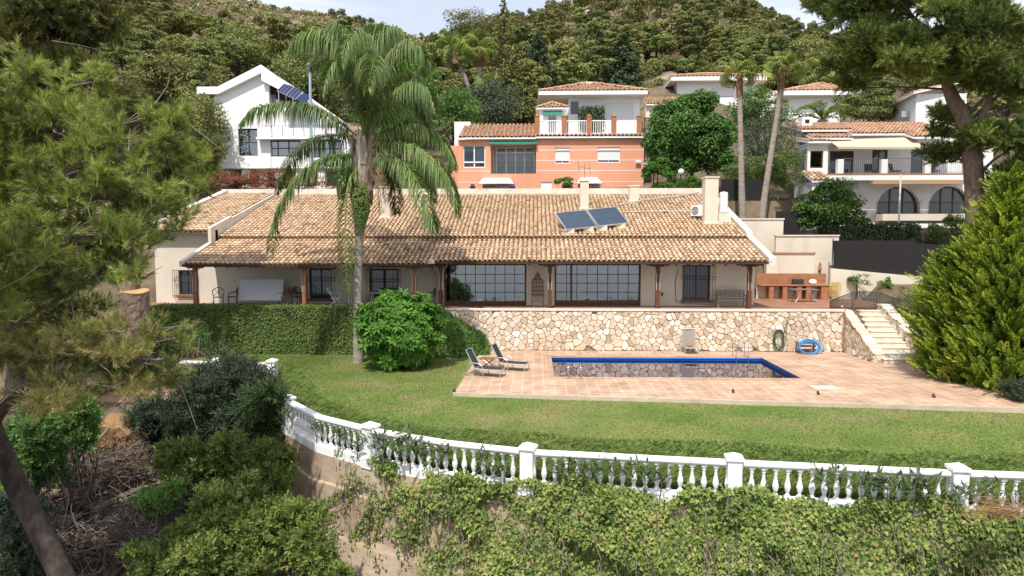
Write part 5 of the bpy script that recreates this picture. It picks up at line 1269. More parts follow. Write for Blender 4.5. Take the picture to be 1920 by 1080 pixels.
# upper storey back wall with openings
Yb = Y+2.6
o1 = (*[P(q, 300, Yb)[0] for q in (1556, 1601)], zf_+.02, P(1580, 283, Yb)[2]); o2 = (*[P(q, 300, Yb)[0] for q in (1635, 1664)], zf_+.02, P(1650, 281, Yb)[2]); o3 = (*[P(q, 300, Yb)[0] for q in (1708, 1755)], zf_+.02, P(1720, 279, Yb)[2])
zw2 = P(1640, 256, Yb)[2]
m = MB(); facade(m, P(1542, 300, Yb)[0], xw1, zf_-.1, zw2, Yb, [o1, o2, o3], .3); m.build('upper_wall', M['whitewash'], hr)
for o_ in (o1, o2, o3): window(hr, *o_, Yb+.15, M['wood'], M['paneglossy'], 2, 1, .1, .08, .1, 'balcony_door')
# left bay: front + grey left side
bx0, bx1 = P(1514, 300)[0], P(1546, 300)[0]; zbt = P(1530, 271)[2]; zb0 = P(1530, 420)[2]
bw_ = rectY(1519.5, 283, 1543, 315, Y)
bw_ = (bw_[0], bw_[1], bw_[2], bw_[3])
m = MB(); facade(m, bx0, bx1+.25, zb0-2, zbt, Y-.0, [bw_], .3); m.build('bay_wall', M['whitewash'], hr)
window(hr, *bw_, Y+.08, M['wood'], M['glass'], 1, 1, .09, .05, .1)
room(bw_[0]-.3, bw_[1]+.3, bw_[2]-.2, bw_[3]+.2, Y+.31, Y+2, M['room']); adopt([o for o in house.children if o.name.startswith('room')][-1], hr)
bxl = P(1491, 300, Y+2.6)[0]
m = MB(); m.prism([(bx0-.004, Y, zb0-2), (bxl, Y+2.6, zb0-2), (bxl, Y+2.6, zbt), (bx0-.004, Y, zbt)], (.3, .1, 0)); m.build('bay_side_wall', M['whitewash'], hr)
k = MB(); a_ = np.array([bx0, Y, 0.]); b_ = np.array([bxl, Y+2.6, 0.]); d_ = (b_-a_)
zs0, zs1 = P(1500, 323, Y+1.5)[2], P(1500, 290, Y+1.5)[2]
q = a_+d_*.38; k.obox((q[0]-.03, q[1]-.03, zs0), d_*.32, (0.03, .03, 0), (0, 0, zs1-zs0)); k.build('side_window', M['paneglossy'], hr)
m = MB(); m.box(bxl-.1, bx1+.3, Y-.25, Y+3, zbt+.002, zbt+.12); m.build('bay_roof', M['whitewash'], hr)
shed(hr, bxl-.15, bx1+.3, Y-.35, Y+2.4, zbt+.22, zbt+.75, 'tile', .3, .5)
# attic wall and main roofs
za0 = P(1560, 247)[2]
m = MB(); m.prism([(P(1500, 262, Y+2.4)[0], Y+2.4, zbt+.2), (P(1660, 262, Y+2.4)[0], Y+2.4, zbt+.2), (P(1660, 262, Y+2.4)[0], Y+2.4, P(1600, 243, Y+2.4)[2]), (P(1500, 262, Y+2.4)[0], Y+2.4, P(1500, 243, Y+2.4)[2])], (0, .3, 0)); m.build('attic_wall', M['whitewash'], hr)
zr0, zr1 = P(1700, 252, Y+.6)[2], P(1700, 233, Y+6)[2]
shed(hr, P(1598, 250, Y+.8)[0], P(1712, 250, Y+.8)[0], Y+.8, Y+6, P(1640, 250, Y+.8)[2], zr1+.1, 'tilered', .3, .5)
shed(hr, P(1503, 243, Y+1.6)[0], P(1598, 243, Y+1.6)[0]-.02, Y+1.6, Y+6, P(1540, 243, Y+1.6)[2], zr1+.1, 'tilered', .3, .5)
shed(hr, P(1712, 255, Y-.4)[0]+.02, P(1815, 255, Y-.4)[0], Y-.4, Y+6, P(1760, 256, Y-.4)[2], zr1+.1, 'tilered', .3, .5)
shed(hr, P(1524, 256, Y+.5)[0], P(1598, 256, Y+.5)[0], Y+.4, Y+2.3, P(1560, 258, Y+.4)[2], P(1560, 250, Y+2.3)[2], 'tilered', .3, .5)
for px0, px1, pyt, pyb in ((1504, 1523, 219, 240), (1794, 1812, 228, 244)):
    yy = Y+3.4; c_ = rectY(px0, pyt, px1, pyb, yy); k = MB().box(c_[0], c_[1], yy, yy+.8, c_[2]-1, c_[3]); k.build('chimney', M['whitewash'], hr)
    MB().box(c_[0]+.25, c_[1]-.25, yy-.02, yy+.01, c_[3]-.5, c_[3]-.22).build('chimney_vent', M['dark'], hr)
# awning
A0, A1, A2, A3 = P(1552, 262, Y+.9), P(1715, 257, Y+.9), P(1729, 276, Y-1.0), P(1571, 275, Y-1.0)
k = MB(); k.prism([A0, A1, A2, A3], (0, .01, -.05)); k.prism([A3, A2, A2-np.array([0, 0, .16]), A3-np.array([0, 0, .16])], (0, .02, 0)); k.build('awning', M['beigefabric'], hr)
# balcony slab, piers, railing, lower storey with arches
sl0, sl1 = P(1550, 333, Y-1.2)[0], P(1818, 333, Y-1.2)[0]
MB().box(sl0, sl1, Y-1.3, Yb, zf_-.42, zf_).build('balcony_slab', M['whitewash'], hr)
MB().box(sl0, sl1, Y-1.34, Y-1.1, zf_+.002, zf_+.07).build('balcony_edge_tiles', M['terracotta'], hr)
MB().box(P(1634, 340, Y-1.5)[0], sl1, Y-1.7, Y-1.31, zf_-.75, zf_-.44).build('beam', mat('tan_beam', (.42, .28, .17), rough=.8), hr)
px_ = [1574, 1656, 1737, 1812]
for q in px_:
    x = P(q, 320, Y-1.15)[0]; MB().box(x-.22, x+.22, Y-1.34, Y-.98, zf_+.072, P(q, 299, Y-1.15)[2]).build('balcony_pier', M['whitewash'], hr)
for a, b in zip(px_[:-1], px_[1:]):
    xa, xb = P(a, 320, Y-1.15)[0]+.25, P(b, 320, Y-1.15)[0]-.25; railing(hr, [(xa, Y-1.15, zf_+.08), (xb, Y-1.15, zf_+.08)], 1.1, M['greyiron'], .14, .011)
for i, q in enumerate((1632, 1679, 1752)):
    x = P(q, 325, Y+.4)[0]
    if i == 0:
        t = thing('balcony_chair', 'dark rattan chair on the balcony under the beige awning, leftmost', 'chair', (0, 0, 0), 0, 'dark balcony chairs')
        local(MB().box(-.3, .3, -.3, .3, .38, .44), 'seat', M['iron'], t); local(MB().obox((-.3, .25, .44), (.6, 0, 0), (0, .05, 0), (0, .15, .55)), 'backrest', M['iron'], t)
        for sx in (-.27, .27):
            for sy in (-.27, .27): local(MB().tube([(sx, sy, 0), (sx, sy, .378)], .025, 5), 'leg', M['iron'], t)
        ch0 = t; t.location = (x, Y+.4, zf_+.002)
    else: dup(ch0, (x, Y+.4, zf_+.002), rad(40*i), label=('', 'dark rattan chair on the balcony between the first two white piers', 'dark rattan chair on the balcony nearest the pine trunk')[i])
# arches
za = zf_-.45; zlo = P(1640, 402)[2]
arcs = [(P(1644, 400)[0], P(1724, 400)[0], P(1684, 350)[2]), (P(1741, 400)[0], P(1818, 400)[0], P(1780, 349)[2])]
m = MB()
xs0, xs1 = P(1546, 400)[0], xw1
def archwall(mb, x0, x1, z0, z1, Y, arcs, t=.35):
    edges = [x0]
    for a0, a1, at_ in arcs:
        mb.prism([(edges[-1], Y, z0), (a0, Y, z0), (a0, Y, z1), (edges[-1], Y, z1)], (0, t, 0))
        R = (a1-a0)/2; cx = (a0+a1)/2; zc = at_-R; n = 14
        pts = [(cx+R*cos(t_), Y, max(z0, zc)+R*sin(t_)*(at_-max(z0, zc))/R) for t_ in np.linspace(pi, 0, n+1)]
        for p, q in zip(pts[:-1], pts[1:]): mb.prism([p, q, (q[0], Y, z1), (p[0], Y, z1)], (0, t, 0))
        edges.append(a1)
    mb.prism([(edges[-1], Y, z0), (x1, Y, z0), (x1, Y, z1), (edges[-1], Y, z1)], (0, t, 0))
archwall(m, xs0, xs1, zlo, za, Y, arcs); m.box(xs0, xs1, Y+.001, Y+.35, zlo-5, zlo-.002); m.build('arched_wall', M['whitewash'], hr)
for a0, a1, at_ in arcs:
    window(hr, a0+.02, a1-.02, zlo, at_, Y+.36, M['wood'], M['paneglossy'], 3, 1, .12, .12, .1, 'arched_window')
    railing(hr, [(a0-.1, Y-.12, zlo), (a1+.1, Y-.12, zlo)], .95, M['greyiron'], .15, .011)
MB().box(P(1640, 403)[0], xs1, Y-1.2, Y-.02, zlo-.5, zlo-.004).build('lower_terrace', M['cream'], hr)
MB().box(P(1646, 424)[0], P(1800, 424)[0], Y-1.25, Y-1.0, P(1646, 428)[2], P(1646, 420)[2]).build('lower_band', M['whitewash'], hr)
# little lean-to roof in front of the bay
shed(hr, P(1514, 330, Y-1.3)[0], P(1552, 330, Y-1.3)[0], Y-2.2, Y-.05, P(1530, 338, Y-2.2)[2], P(1530, 322, Y)[2], 'tile', .3, .5); MB().box(P(1516, 330, Y-1.3)[0], P(1550, 330, Y-1.3)[0], Y-2., Y-.06, zlo-4, P(1530, 340, Y-2.2)[2]).build('lean_to_wall', M['whitewash'], hr)
# white flag pole before the arches
q = P(1686, 400, Y-4); t = thing('white_pole', 'slim white pole standing before the left arch window', 'pole', (q[0], Y-4, q[2]-2)); t['kind'] = 'thing'
MB().tube([(q[0], Y-4, q[2]-2), (q[0], Y-4, P(1686, 330, Y-4)[2])], .06, 8).build('shaft', M['whitemetal'], t); MB().lathe([(.06, 0), (.09, .03), (.02, .1)], (q[0], Y-4, P(1686, 330, Y-4)[2]), 8).build('cap', M['whitemetal'], t)
# far right white wall
wr = bld('garden_wall', 'white garden wall with a small arch opening at the right edge behind the conifer', 40, Y, 6, 'wall')
m = MB(); archwall(m, P(1845, 360)[0], P(1990, 360)[0], P(1860, 400)[2], P(1860, 338)[2], Y-1, [(P(1857, 360)[0], P(1872, 360)[0], P(1864, 352)[2])]); m.build('wall_face', M['whitewash'], wr)
MB().box(P(1855, 380)[0], P(1876, 380)[0], Y-.6, Y-.5, P(1860, 400)[2], P(1860, 345)[2]).build('arch_backing', M['panebarred'], wr)
# tall white block behind
Y2 = 64.
ht = bld('house', 'tall white house with a sloping tile roof behind the arched house, beside the pine trunk', 37, Y2, 8)
c0 = atY(1716, 235, Y2); c1 = atY(1663, 235, Y2+5); ztA = atY(1716, 176, Y2)[2]; ztB = atY(1663, 199, Y2+5)[2]
m = MB(); m.prism([(c0[0], Y2, 9), (c1[0], Y2+5, 9), (c1[0], Y2+5, ztB), (c0[0], Y2, ztA)], (.35, .2, 0)); m.build('side_wall', M['whitewash'], ht)
xe = atY(1812, 200, Y2)[0]; w_ = rectY(1744, 228, 1760, 240, Y2)
m = MB(); facade(m, c0[0]+.004, xe, 9, ztA, Y2-.004, [w_], .3); m.build('front_wall', M['whitewash'], ht)
window(ht, *w_, Y2+.1, M['whitemetal'], M['panebarred'], 2, 1)
k = MB(); a_ = np.array([c1[0]-.6, Y2+5, ztB-.2]); b_ = np.array([c0[0]-.5, Y2-.5, ztA+.05]); r_ = np.array([xe-c0[0]-.5, 0, .9])
r0 = MB().obox(b_, a_-b_, r_, (0, 0, -.15)).build('roof', M['white'], ht)
t = MB(); tiles(t, b_+(0, 0, .02), nrm(a_-b_), nrm(r_), np.linalg.norm(a_-b_), np.linalg.norm(r_), du=.34, dl=.55, r=.13, rng=np.random.default_rng(2), seg=4, stain=.5); t.build('roof_tiles', M['tilered'], r0)
q = atY(1692, 218, Y2+2); k = MB().box(q[0]-.6, q[0]+.5, Y2+1.0, Y2+1.5, q[2]-.25, q[2]+.3); k.build('wall_unit', M['alu'], ht)
# globe lamp on post
q = atY(1277, 322, 50.); t = thing('globe_lamp', 'white globe street lamp on a dark post before the leafy tree', 'street lamp', (q[0], 50, 8.4))
MB().tube([(q[0], 50, 8.4), (q[0], 50, q[2]-.2)], .05, 8).build('post', M['iron'], t)
gl = MB(); gl.lathe([(.05, -.2)]+[(.22*sin(a), -.22*cos(a)) for a in np.linspace(.4, pi-.05, 9)], (q[0], 50, q[2]), 14); gl.build('globe', M['whitemetal'], t, smooth=True)
# dark fences on the lane, right of the house
for (a, b, pt, pb, yy, l) in ((1352, 1434, 336, 400, 49.5, 'dark mesh lane fence behind the two tall palms'), (1455, 1500, 396, 442, 46., 'dark mesh fence panel above the stepped cream wall')):
    q = rectY(a, pt, b, pb, yy); t = thing('mesh_fence', l, 'fence', (q[0], yy, q[2])); t['kind'] = 'thing'
    MB().box(q[0], q[1], yy, yy+.02, q[2]-.5, q[3]).build('net_panel', M['meshfence'], t)
    for x in np.arange(q[0], q[1]+.1, 1.6): MB().tube([(x, yy-.04, q[2]-.5), (x, yy-.04, q[3]+.05)], .035, 6).build('post', M['iron'], t)
# ================================================================ vegetation
def fol(name, cols, trans=.28, rough=.6, objvar=0., spec=.25): return mat(name, cols, by='v', rough=rough, grain=0., trans=trans, objvar=objvar, spec=spec)
M['pine'] = fol('pine_needles', [(0.043, 0.069, 0.017), (0.175, 0.23, 0.051), (0.37, 0.422, 0.092), (0.484, 0.519, 0.177)], .22, objvar=.12)
M['pinedark'] = fol('dark_pine_needles', [(0.066, 0.097, 0.031), (0.153, 0.178, 0.051), (0.255, 0.255, 0.076), (0.383, 0.32, 0.128)], .2, objvar=.12)
M['hillpine'] = fol('hillside_pine_foliage', [(0.093, 0.131, 0.042), (0.181, 0.214, 0.064), (0.272, 0.302, 0.096), (0.394, 0.364, 0.153)], .15, objvar=.32)
M['hillbrown'] = fol('dry_pine_foliage', [(0.162, 0.1, 0.064), (0.288, 0.18, 0.118), (0.396, 0.27, 0.18)], .1, objvar=.2)
M['scrub'] = fol('dry_scrub', [(0.143, 0.121, 0.057), (0.222, 0.208, 0.085), (0.316, 0.284, 0.132), (0.231, 0.274, 0.092)], .1)
M['broad'] = fol('broad_leaves', [(0.039, 0.082, 0.023), (0.082, 0.166, 0.039), (0.147, 0.265, 0.058), (0.235, 0.352, 0.088)], .25, objvar=.1)
M['broadbright'] = fol('bright_leaves', [(0.029, 0.072, 0.013), (0.066, 0.166, 0.024), (0.113, 0.265, 0.034), (0.185, 0.356, 0.06)], .3, objvar=.06)
M['olive'] = fol('grey_green_leaves', [(0.04, 0.06, 0.036), (0.084, 0.116, 0.064), (0.15, 0.19, 0.11)], .2, objvar=.1)
M['hedge'] = fol('hedge_ivy_leaves', [(0.046, 0.078, 0.019), (0.1, 0.159, 0.039), (0.163, 0.235, 0.058), (0.277, 0.308, 0.098)], .2)
M['ivy'] = fol('creeper_leaves', [(0.052, 0.081, 0.018), (0.11, 0.169, 0.034), (0.174, 0.253, 0.054), (0.269, 0.338, 0.087), (0.361, 0.361, 0.133), (0.283, 0.184, 0.08)], .22)
M['conifer'] = fol('cypress_sprays', [(0.034, 0.081, 0.013), (0.096, 0.167, 0.018), (0.2, 0.275, 0.024), (0.338, 0.4, 0.04)], .22)
M['cypress'] = fol('dark_cypress', [(0.039, 0.065, 0.03), (0.073, 0.108, 0.047), (0.13, 0.173, 0.073)], .15, objvar=.1)
M['palmleaf'] = fol('palm_leaflets', [(0.05, 0.089, 0.02), (0.099, 0.164, 0.038), (0.175, 0.25, 0.062), (0.316, 0.356, 0.121)], .25, rough=.45, spec=.4)
M['fanpalm'] = fol('fan_palm_leaves', [(0.087, 0.137, 0.035), (0.195, 0.264, 0.058), (0.332, 0.37, 0.098)], .25, objvar=.1)
M['deadleaf'] = fol('dry_palm_leaves', [(.20, .12, .05), (.33, .22, .11), (.45, .34, .2)], .2)
M['bougain'] = fol('bougainvillea', [(0.154, 0.028, 0.031), (0.308, 0.054, 0.054), (0.185, 0.139, 0.046), (0.431, 0.108, 0.108)], .3)
M['oleander'] = fol('oleander_leaves', [(.035, .065, .024), (.075, .12, .045), (.13, .18, .075)], .25)
M['grass'] = fol('grass_blades', [(.10, .155, .036), (.17, .25, .056), (.24, .315, .088), (.40, .37, .22)], .42)
M['turf'] = fol('turf_blades', [(.072, .122, .018), (.118, .17, .030), (.165, .20, .050), (.26, .225, .105)], .3)
M['carob'] = fol('carob_leaves', [(0.046, 0.07, 0.018), (0.111, 0.155, 0.035), (0.195, 0.25, 0.056), (0.312, 0.351, 0.106)], .28)
M['twig'] = mat('dead_twigs', [(.085, .065, .055), (.17, .135, .115), (.26, .22, .19)], by='v', rough=.95, grain=.2)
M['straw'] = mat('dry_litter', [(.13, .07, .03), (.26, .15, .07), (.38, .25, .13)], by='v', rough=1, grain=.2)
def rdirs(n, rng): return nrm(rng.normal(size=(n, 3)))
def leaves(P, N, size, asp=.5, rng=RNG, fold=.12, roll=None):
    """one diamond leaf per point: tip direction random in the plane normal to N (or along roll)"""
    n = len(P); size = np.broadcast_to(size, (n,))[:, None]
    r = rng.normal(size=(n, 3)) if roll is None else roll+rng.normal(size=(n, 3))*.35
    T = nrm(r-(r*N).sum(1, keepdims=True)*N); B = np.cross(N, T)
    V = np.stack([P-T*size*.5, P+B*size*asp*.5+N*fold*size, P+T*size*.5, P-B*size*asp*.5+N*fold*size], 1).reshape(-1, 3)
    return V, np.arange(4*n).reshape(n, 4)
def frames(D, rng, roll=None):
    """(n,3,3) rotation matrices with z axis along D"""
    n = len(D); r = rng.normal(size=(n, 3)) if roll is None else roll
    X = nrm(np.cross(r, D)); Y = np.cross(D, X); return np.stack([X, Y, D], 2)
def place(mb, TV, TF, R, P, S, C, TC=None):
    n, m = len(P), len(TV); S = np.broadcast_to(S, (n,))
    V = np.einsum('nij,mj->nmi', R, TV)*S[:, None, None]+P[:, None, :]
    F = (TF[None]+(np.arange(n)*m)[:, None, None]).reshape(-1, TF.shape[1])
    Cc = np.repeat(C, len(TF))
    if TC is not None: Cc = Cc+np.tile(TC, n)
    mb.arr(V.reshape(-1, 3), F, np.clip(Cc, .01, .99))
def clumps_of(c, r, n, rng, sub=(.28, .45), low=-.5, fill=.25):
    """n sub-clumps over an ellipsoid c, r"""
    D = rdirs(n*3, rng); D = D[D[:, 2] > low][:n]; k = np.where(rng.random(len(D)) < fill, rng.uniform(.2, .6, len(D)), rng.uniform(.66, .9, len(D)))
    return [(np.array(c)+d*kk*np.array(r), np.array(r)*rng.uniform(*sub)*np.array([1, 1, .85])) for d, kk in zip(D, k)]
def crown(mb, cl, per, size, rng, asp=.5, up=.5, cvar=.16, shell=(.55, 1.03), cb=.5, fold=.12):
    for c, r in cl:
        n = max(4, int(per)); D = rdirs(n, rng); flip = (D[:, 2] < -.2) & (rng.random(n) < .6); D[flip, 2] *= -1
        rad_ = rng.uniform(shell[0], shell[1], n)**.7
        P = c+D*rad_[:, None]*r
        N = nrm(D*.7+np.array([0, 0, up])+rng.normal(size=(n, 3))*.55)
        V, F = leaves(P, N, size*rng.uniform(.6, 1.3, n), asp, rng, fold)
        mb.arr(V, F, np.clip(cb+rng.normal(0, cvar, n)+rng.normal(0, .07), .02, .98))
def trunk_mb(pts, r, n=9, seed=0, ridge=0.):
    pts = np.array(pts, float); rng = np.random.default_rng(seed)
    t = np.linspace(0, 1, len(pts)); tt = np.linspace(0, 1, max(8, len(pts)*3))
    if n >= 14: tt = np.linspace(0, 1, 70)
    P = np.stack([np.interp(tt, t, pts[:, i]) for i in range(3)], 1)
    for _ in range(2 if n < 14 else 40): P[1:-1] = (P[:-2]+2*P[1:-1]+P[2:])/4
    R = np.interp(tt, np.linspace(0, 1, len(np.atleast_1d(r))), np.atleast_1d(r))*(rng.uniform(.94, 1.06, len(tt)) if n < 14 else 1)
    m_ = MB().tube(P, R, n)
    if n >= 14 and ridge:
        v = m_.V[0].reshape(len(tt), n, 3); d = v-P[:, None, :]; th = 2*pi*np.arange(n)/n
        w = 1+ridge*(np.sin(7*th[None]+1.5*np.sin(tt*22)[:, None])+.7*np.sin(11*th[None]-tt[:, None]*5)+rng.normal(0, .8, (len(tt), n))); m_.V[0] = (P[:, None, :]+d*w[:, :, None]).reshape(-1, 3)
    return m_
def limbs(mb, base, cl, rng, r0=.12, r1=.02, sag=.0):
    base = np.array(base)
    for c, r in cl:
        i = rng.integers(0, len(base)); a = base[i]; b = c; m = (a+b)/2+rng.normal(size=3)*.08*np.linalg.norm(b-a)+np.array([0, 0, sag])
        mb.tube([a, (a+m)/2+rng.normal(size=3)*.03, m, (m+b)/2+rng.normal(size=3)*.05, b], [r0, r0*.8, r0*.6, r0*.35, r1], 5, cap=False)
# ---------------------------------------------------------------- hillside pines
def hill_pine(seed, kind='round'):
    rng = np.random.default_rng(seed); mb = MB()
    if kind == 'round':
        cl = clumps_of((0, 0, 4.3), (2.7, 2.7, 2.0), 26, rng, (.22, .38), -.35)
        crown(mb, cl, 250, .32, rng, .5, .6)
        tb = [(0, 0, -1.2), (rng.uniform(-.2, .2), .1, 1.5), (rng.uniform(-.4, .4), 0, 3.8)]
    elif kind == 'tall':
        cl = []
        for k in range(7): z = 3.4+k*.85; R = 2.2*(1-.55*abs(k-2.2)/4.8); cl += clumps_of((rng.uniform(-.5, .5), rng.uniform(-.5, .5), z), (R, R, .8), 5, rng, (.32, .5), -.6)
        crown(mb, cl, 165, .31, rng, .5, .55)
        tb = [(0, 0, -1.2), (.1, 0, 3), (0, .1, 8)]
    else:
        cl = clumps_of((0, 0, 1.3), (1.7, 1.7, 1.3), 14, rng, (.28, .42), -.6)
        crown(mb, cl, 190, .25, rng, .5, .6)
        tb = [(0, 0, -.8), (0, 0, .8)]
    t = trunk_mb(tb, [.2, .14, .07], 6, seed); limbs(t, [tb[-2], tb[-1]], cl[::3], rng, .06, .015)
    return mb, t
protos = {}
def hill_tree(kind, seed, pos, s, rz, m_, label, cat, group, name):
    key = (kind, seed, m_)
    if key not in protos:
        c, t = hill_pine(seed, kind)
        r = thing(name, label, cat, pos, rz, group); r['kind'] = 'thing'; r.scale = (s, s, s*RNG.uniform(.9, 1.1))
        local(t, 'trunk', M['bark'], r, pivot=False); local(c, 'crown', M[m_], r, pivot=False); protos[key] = r; return r
    return dup(protos[key], pos, rz, (s*RNG.uniform(.9, 1.15), s*RNG.uniform(.9, 1.15), s*RNG.uniform(.85, 1.2)), label)
def Hs(x, y): return float(H(np.array([x]), np.array([y]))[0])
HOUSES = [(-30, -12, 55, 74), (-10, 13, 55, 70), (-1, 16, 70, 86), (16, 38, 84, 106), (32, 52, 82, 100), (19, 48, 48, 72), (3, 11, 121, 134)]
def clear(x, y, pad=1.5): return not any(a-pad < x < b+pad and c-pad-3 < y < d+pad for a, b, c, d in HOUSES)
rh = np.random.default_rng(77)
spots = []
rows = [64, 72, 80, 88, 97, 106, 116, 127, 139, 152, 166, 182, 199, 217, 236, 256, 275, 291]
for y in rows:
    step = 3.6+y*.008; n = int(1.75*y/step)
    for k in range(n):
        x = (-.88+1.75*(k+rh.uniform(.1, .9))/n)*y; yy = y+rh.uniform(-4, 4)
        px = 1000+1280*x/yy
        # photo: dense pine wood low and right, open scrub high on the left
        leftscrub = px < 800 and yy > 150
        dens = 1. if not leftscrub else .36
        if px < 620 and yy > 205: dens = .17
        if yy < 92: dens = 1. if (px < 420 or px > 1640) else .25
        if rh.random() < dens and clear(x, yy): spots.append((x, yy, px, leftscrub))
spots.sort(key=lambda s: s[1])
LP = 'olive green pine in the wood climbing the hillside behind the houses'
n_ind = 0; far_stuff = MB(); fs_tr = MB(); HP = {}
vis = [s for s in spots if -80 < s[2] < 2000]
ind = vis[:256]
for x, yy, px, ls in ind:
    k = rh.choice(['round', 'round', 'tall', 'bush']) if not ls else rh.choice(['round', 'bush', 'bush'])
    s = rh.uniform(.85, 1.25)*(1. if k != 'tall' else .95)*(.72 if ls else 1.)
    hill_tree(k, int(rh.integers(0, 4)), (x, yy, Hs(x, yy)-.3), s, rh.uniform(0, 6.28), 'hillpine', LP, 'tree', 'pines on the hillside', 'pine_tree')
for i in range(14):
    px = 1160+i*18+rh.uniform(-6, 6); yy = rh.uniform(102.5, 105.5); x = (px-1000)/1280*yy
    hill_tree('bush', int(rh.integers(0, 4)), (x, yy, Hs(x, yy)-.3), rh.uniform(.8, 1.1), rh.uniform(0, 6.28), 'hillpine', LP, 'tree', 'pines on the hillside', 'pine_tree')
for i in range(22):
    px = 1110+i*25+rh.uniform(-10, 10); yy = rh.uniform(107, 118); x = (px-1000)/1280*yy
    hill_tree(rh.choice(['round', 'tall']), int(rh.integers(0, 4)), (x, yy, Hs(x, yy)-.4), rh.uniform(.75, 1.05), rh.uniform(0, 6.28), 'hillpine', LP, 'tree', 'pines on the hillside', 'pine_tree')
# the rest of the far wood is one mass
lowc = []
for sd in range(5):
    rng = np.random.default_rng(300+sd); mb = MB(); crown(mb, clumps_of((0, 0, 3.2), (2.3, 2.3, 2.2), 14, rng, (.28, .46), -.5), 105, .43, rng, .55, .6)
    lowc.append((np.concatenate(mb.V), np.concatenate([l for l in mb.L]).reshape(-1, 4), np.concatenate(mb.C)))
fm = MB()
for x, yy, px, ls in vis[256:]:
    V, F, C = lowc[int(rh.integers(0, 5))]; s = rh.uniform(.75, 1.3)*(.72 if ls else 1); a = rh.uniform(0, 6.28); R = np.array([[cos(a), -sin(a), 0], [sin(a), cos(a), 0], [0, 0, rh.uniform(.8, 1.25)]])
    fm.arr((V @ R.T)*s+np.array([x, yy, Hs(x, yy)-.6]), F, np.clip(C+rh.normal(0, .14), .02, .98))
tag(fm.build('far_pine_wood', M['hillpine'], pivot=False), kind='stuff')
# scrub on the open slopes
sv = MB(); nsc = 13000
ys = 75+230*rh.random(nsc)**.8; xs = (-.88+1.75*rh.random(nsc))*ys
zz = H(xs, ys)
for x, y, z in zip(xs, ys, zz):
    if not clear(x, y, 0): continue
    n = 16; s = rh.uniform(.5, 1.25)*(.7+y/300); D = rdirs(n, rh); D[:, 2] = np.abs(D[:, 2])
    P_ = np.array([x, y, z-.1])+D*np.array([1.3, 1.3, .85])*s*rh.uniform(.5, 1, (n, 1))
    V, F = leaves(P_, nrm(D+rh.normal(size=(n, 3))*.5), .8*s*rh.uniform(.6, 1.2, n), .55, rh); sv.arr(V, F, np.clip(rh.normal(.45, .22)+rh.normal(0, .1, n), .02, .98))
tag(sv.build('dry_scrub', M['scrub'], pivot=False), kind='stuff')
# pale rock outcrops
M['rock'] = mat('pale_limestone', [(.24, .19, .16), (.42, .36, .31), (.55, .49, .44)], scale=.8, rough=1, bump=.8, bscale=3, grain=.25, gscale=2)
def rock(px, py, Yd, w, label, seed):
    rng = np.random.default_rng(seed); q = atY(px, py, Yd); z = Hs(q[0], Yd)
    bm_ = bmesh_ico(rng, w); t = MB().arr(*bm_); t.move(None, (q[0], Yd, z-.3)); tag(t.build('rock_outcrop', M['rock']), label, 'rock', 'rock outcrops', 'thing')
import bmesh
def bmesh_ico(rng, w, sub=3, flat=.5):
    b = bmesh.new(); bmesh.ops.create_icosphere(b, subdivisions=sub, radius=1); V = np.array([v.co[:] for v in b.verts]); F = np.array([[v.index for v in f.verts] for f in b.faces]); b.free()
    ph = rng.uniform(0, 6, 6); d = 1+.18*np.sin(3*V[:, 0]+ph[0])*np.cos(3.5*V[:, 1]+ph[1])+.14*np.sin(6*V[:, 2]+ph[2]+4*V[:, 0])+.1*rng.normal(size=len(V))
    return V*d[:, None]*np.array([w, w*.6, w*flat]), F
for i, (px, py, Yd, w) in enumerate(((255, 55, 235, 4.5), (290, 78, 225, 4.), (270, 8, 285, 6), (640-360, 30, 260, 3.5), (1100, 32, 235, 5), (1310, 20, 250, 6), (1385, 35, 240, 5), (1290, 8, 262, 4.5), (1130, 60, 210, 3))):
    rock(px, py, Yd, w, ['pale limestone outcrop on the scrubby left hillside', 'pale limestone outcrop showing among the pines of the right hillside'][px > 800], 40+i)
# ---------------------------------------------------------------- named trees of the middle ground
def broad_tree(name, label, cat, px, pyc, Yd, rx, rz_, base, mname='broad', n=34, per=150, size=.2, seed=1, group=None, trunk=True, sub=(.24, .4), up=.5, fill=.3, low=-.7, asp=.5, extra=()):
    """crown centred on a pixel at depth Yd; rx, rz_ in metres; base = ground height"""
    rng = np.random.default_rng(seed); c = atY(px, pyc, Yd)
    t = thing(name, label, cat, (c[0], c[1], base), 0, group); t['kind'] = 'thing'
    cl = clumps_of(c, (rx, rx*.85, rz_), n, rng, sub, low, fill)
    for ex, ez, ef in extra: cl += clumps_of(c+np.array([ex, 0, ez]), (rx*ef, rx*ef*.85, rz_*ef), n//3, rng, sub, low, fill)
    mb = MB(); crown(mb, cl, int(per*1.7), size*.76, rng, asp, up, shell=(.4, 1.15)); mb.build('crown', M[mname], t)
    if trunk:
        tk = trunk_mb([(c[0], c[1], base-.3), (c[0]+.1*rx, c[1], (base+c[2])/2), (c[0], c[1], c[2]+.3*rz_)], [max(.08, rx*.06), max(.06, rx*.05), .03], 8, seed)
        limbs(tk, [(c[0]+.1*rx, c[1], (base+c[2])/2), (c[0], c[1], c[2]-.2*rz_)], cl[::2], rng, max(.03, rx*.025), .01); tk.build('trunk', M['bark'], t)
    return t
BT = broad_tree
BT('carob_tree', 'big dense dark green leafy tree right of the orange house', 'tree', 1292, 258, 56, 3.3, 3.4, 8.4, 'broad', 48, 250, .36, 3, fill=.2, sub=(.2, .42), extra=((-2.1, -1.6, .62), (2.0, -1.3, .66), (.7, 1.7, .6), (-1.4, .9, .6), (1.9, .7, .5), (-.2, -1.2, .8)))
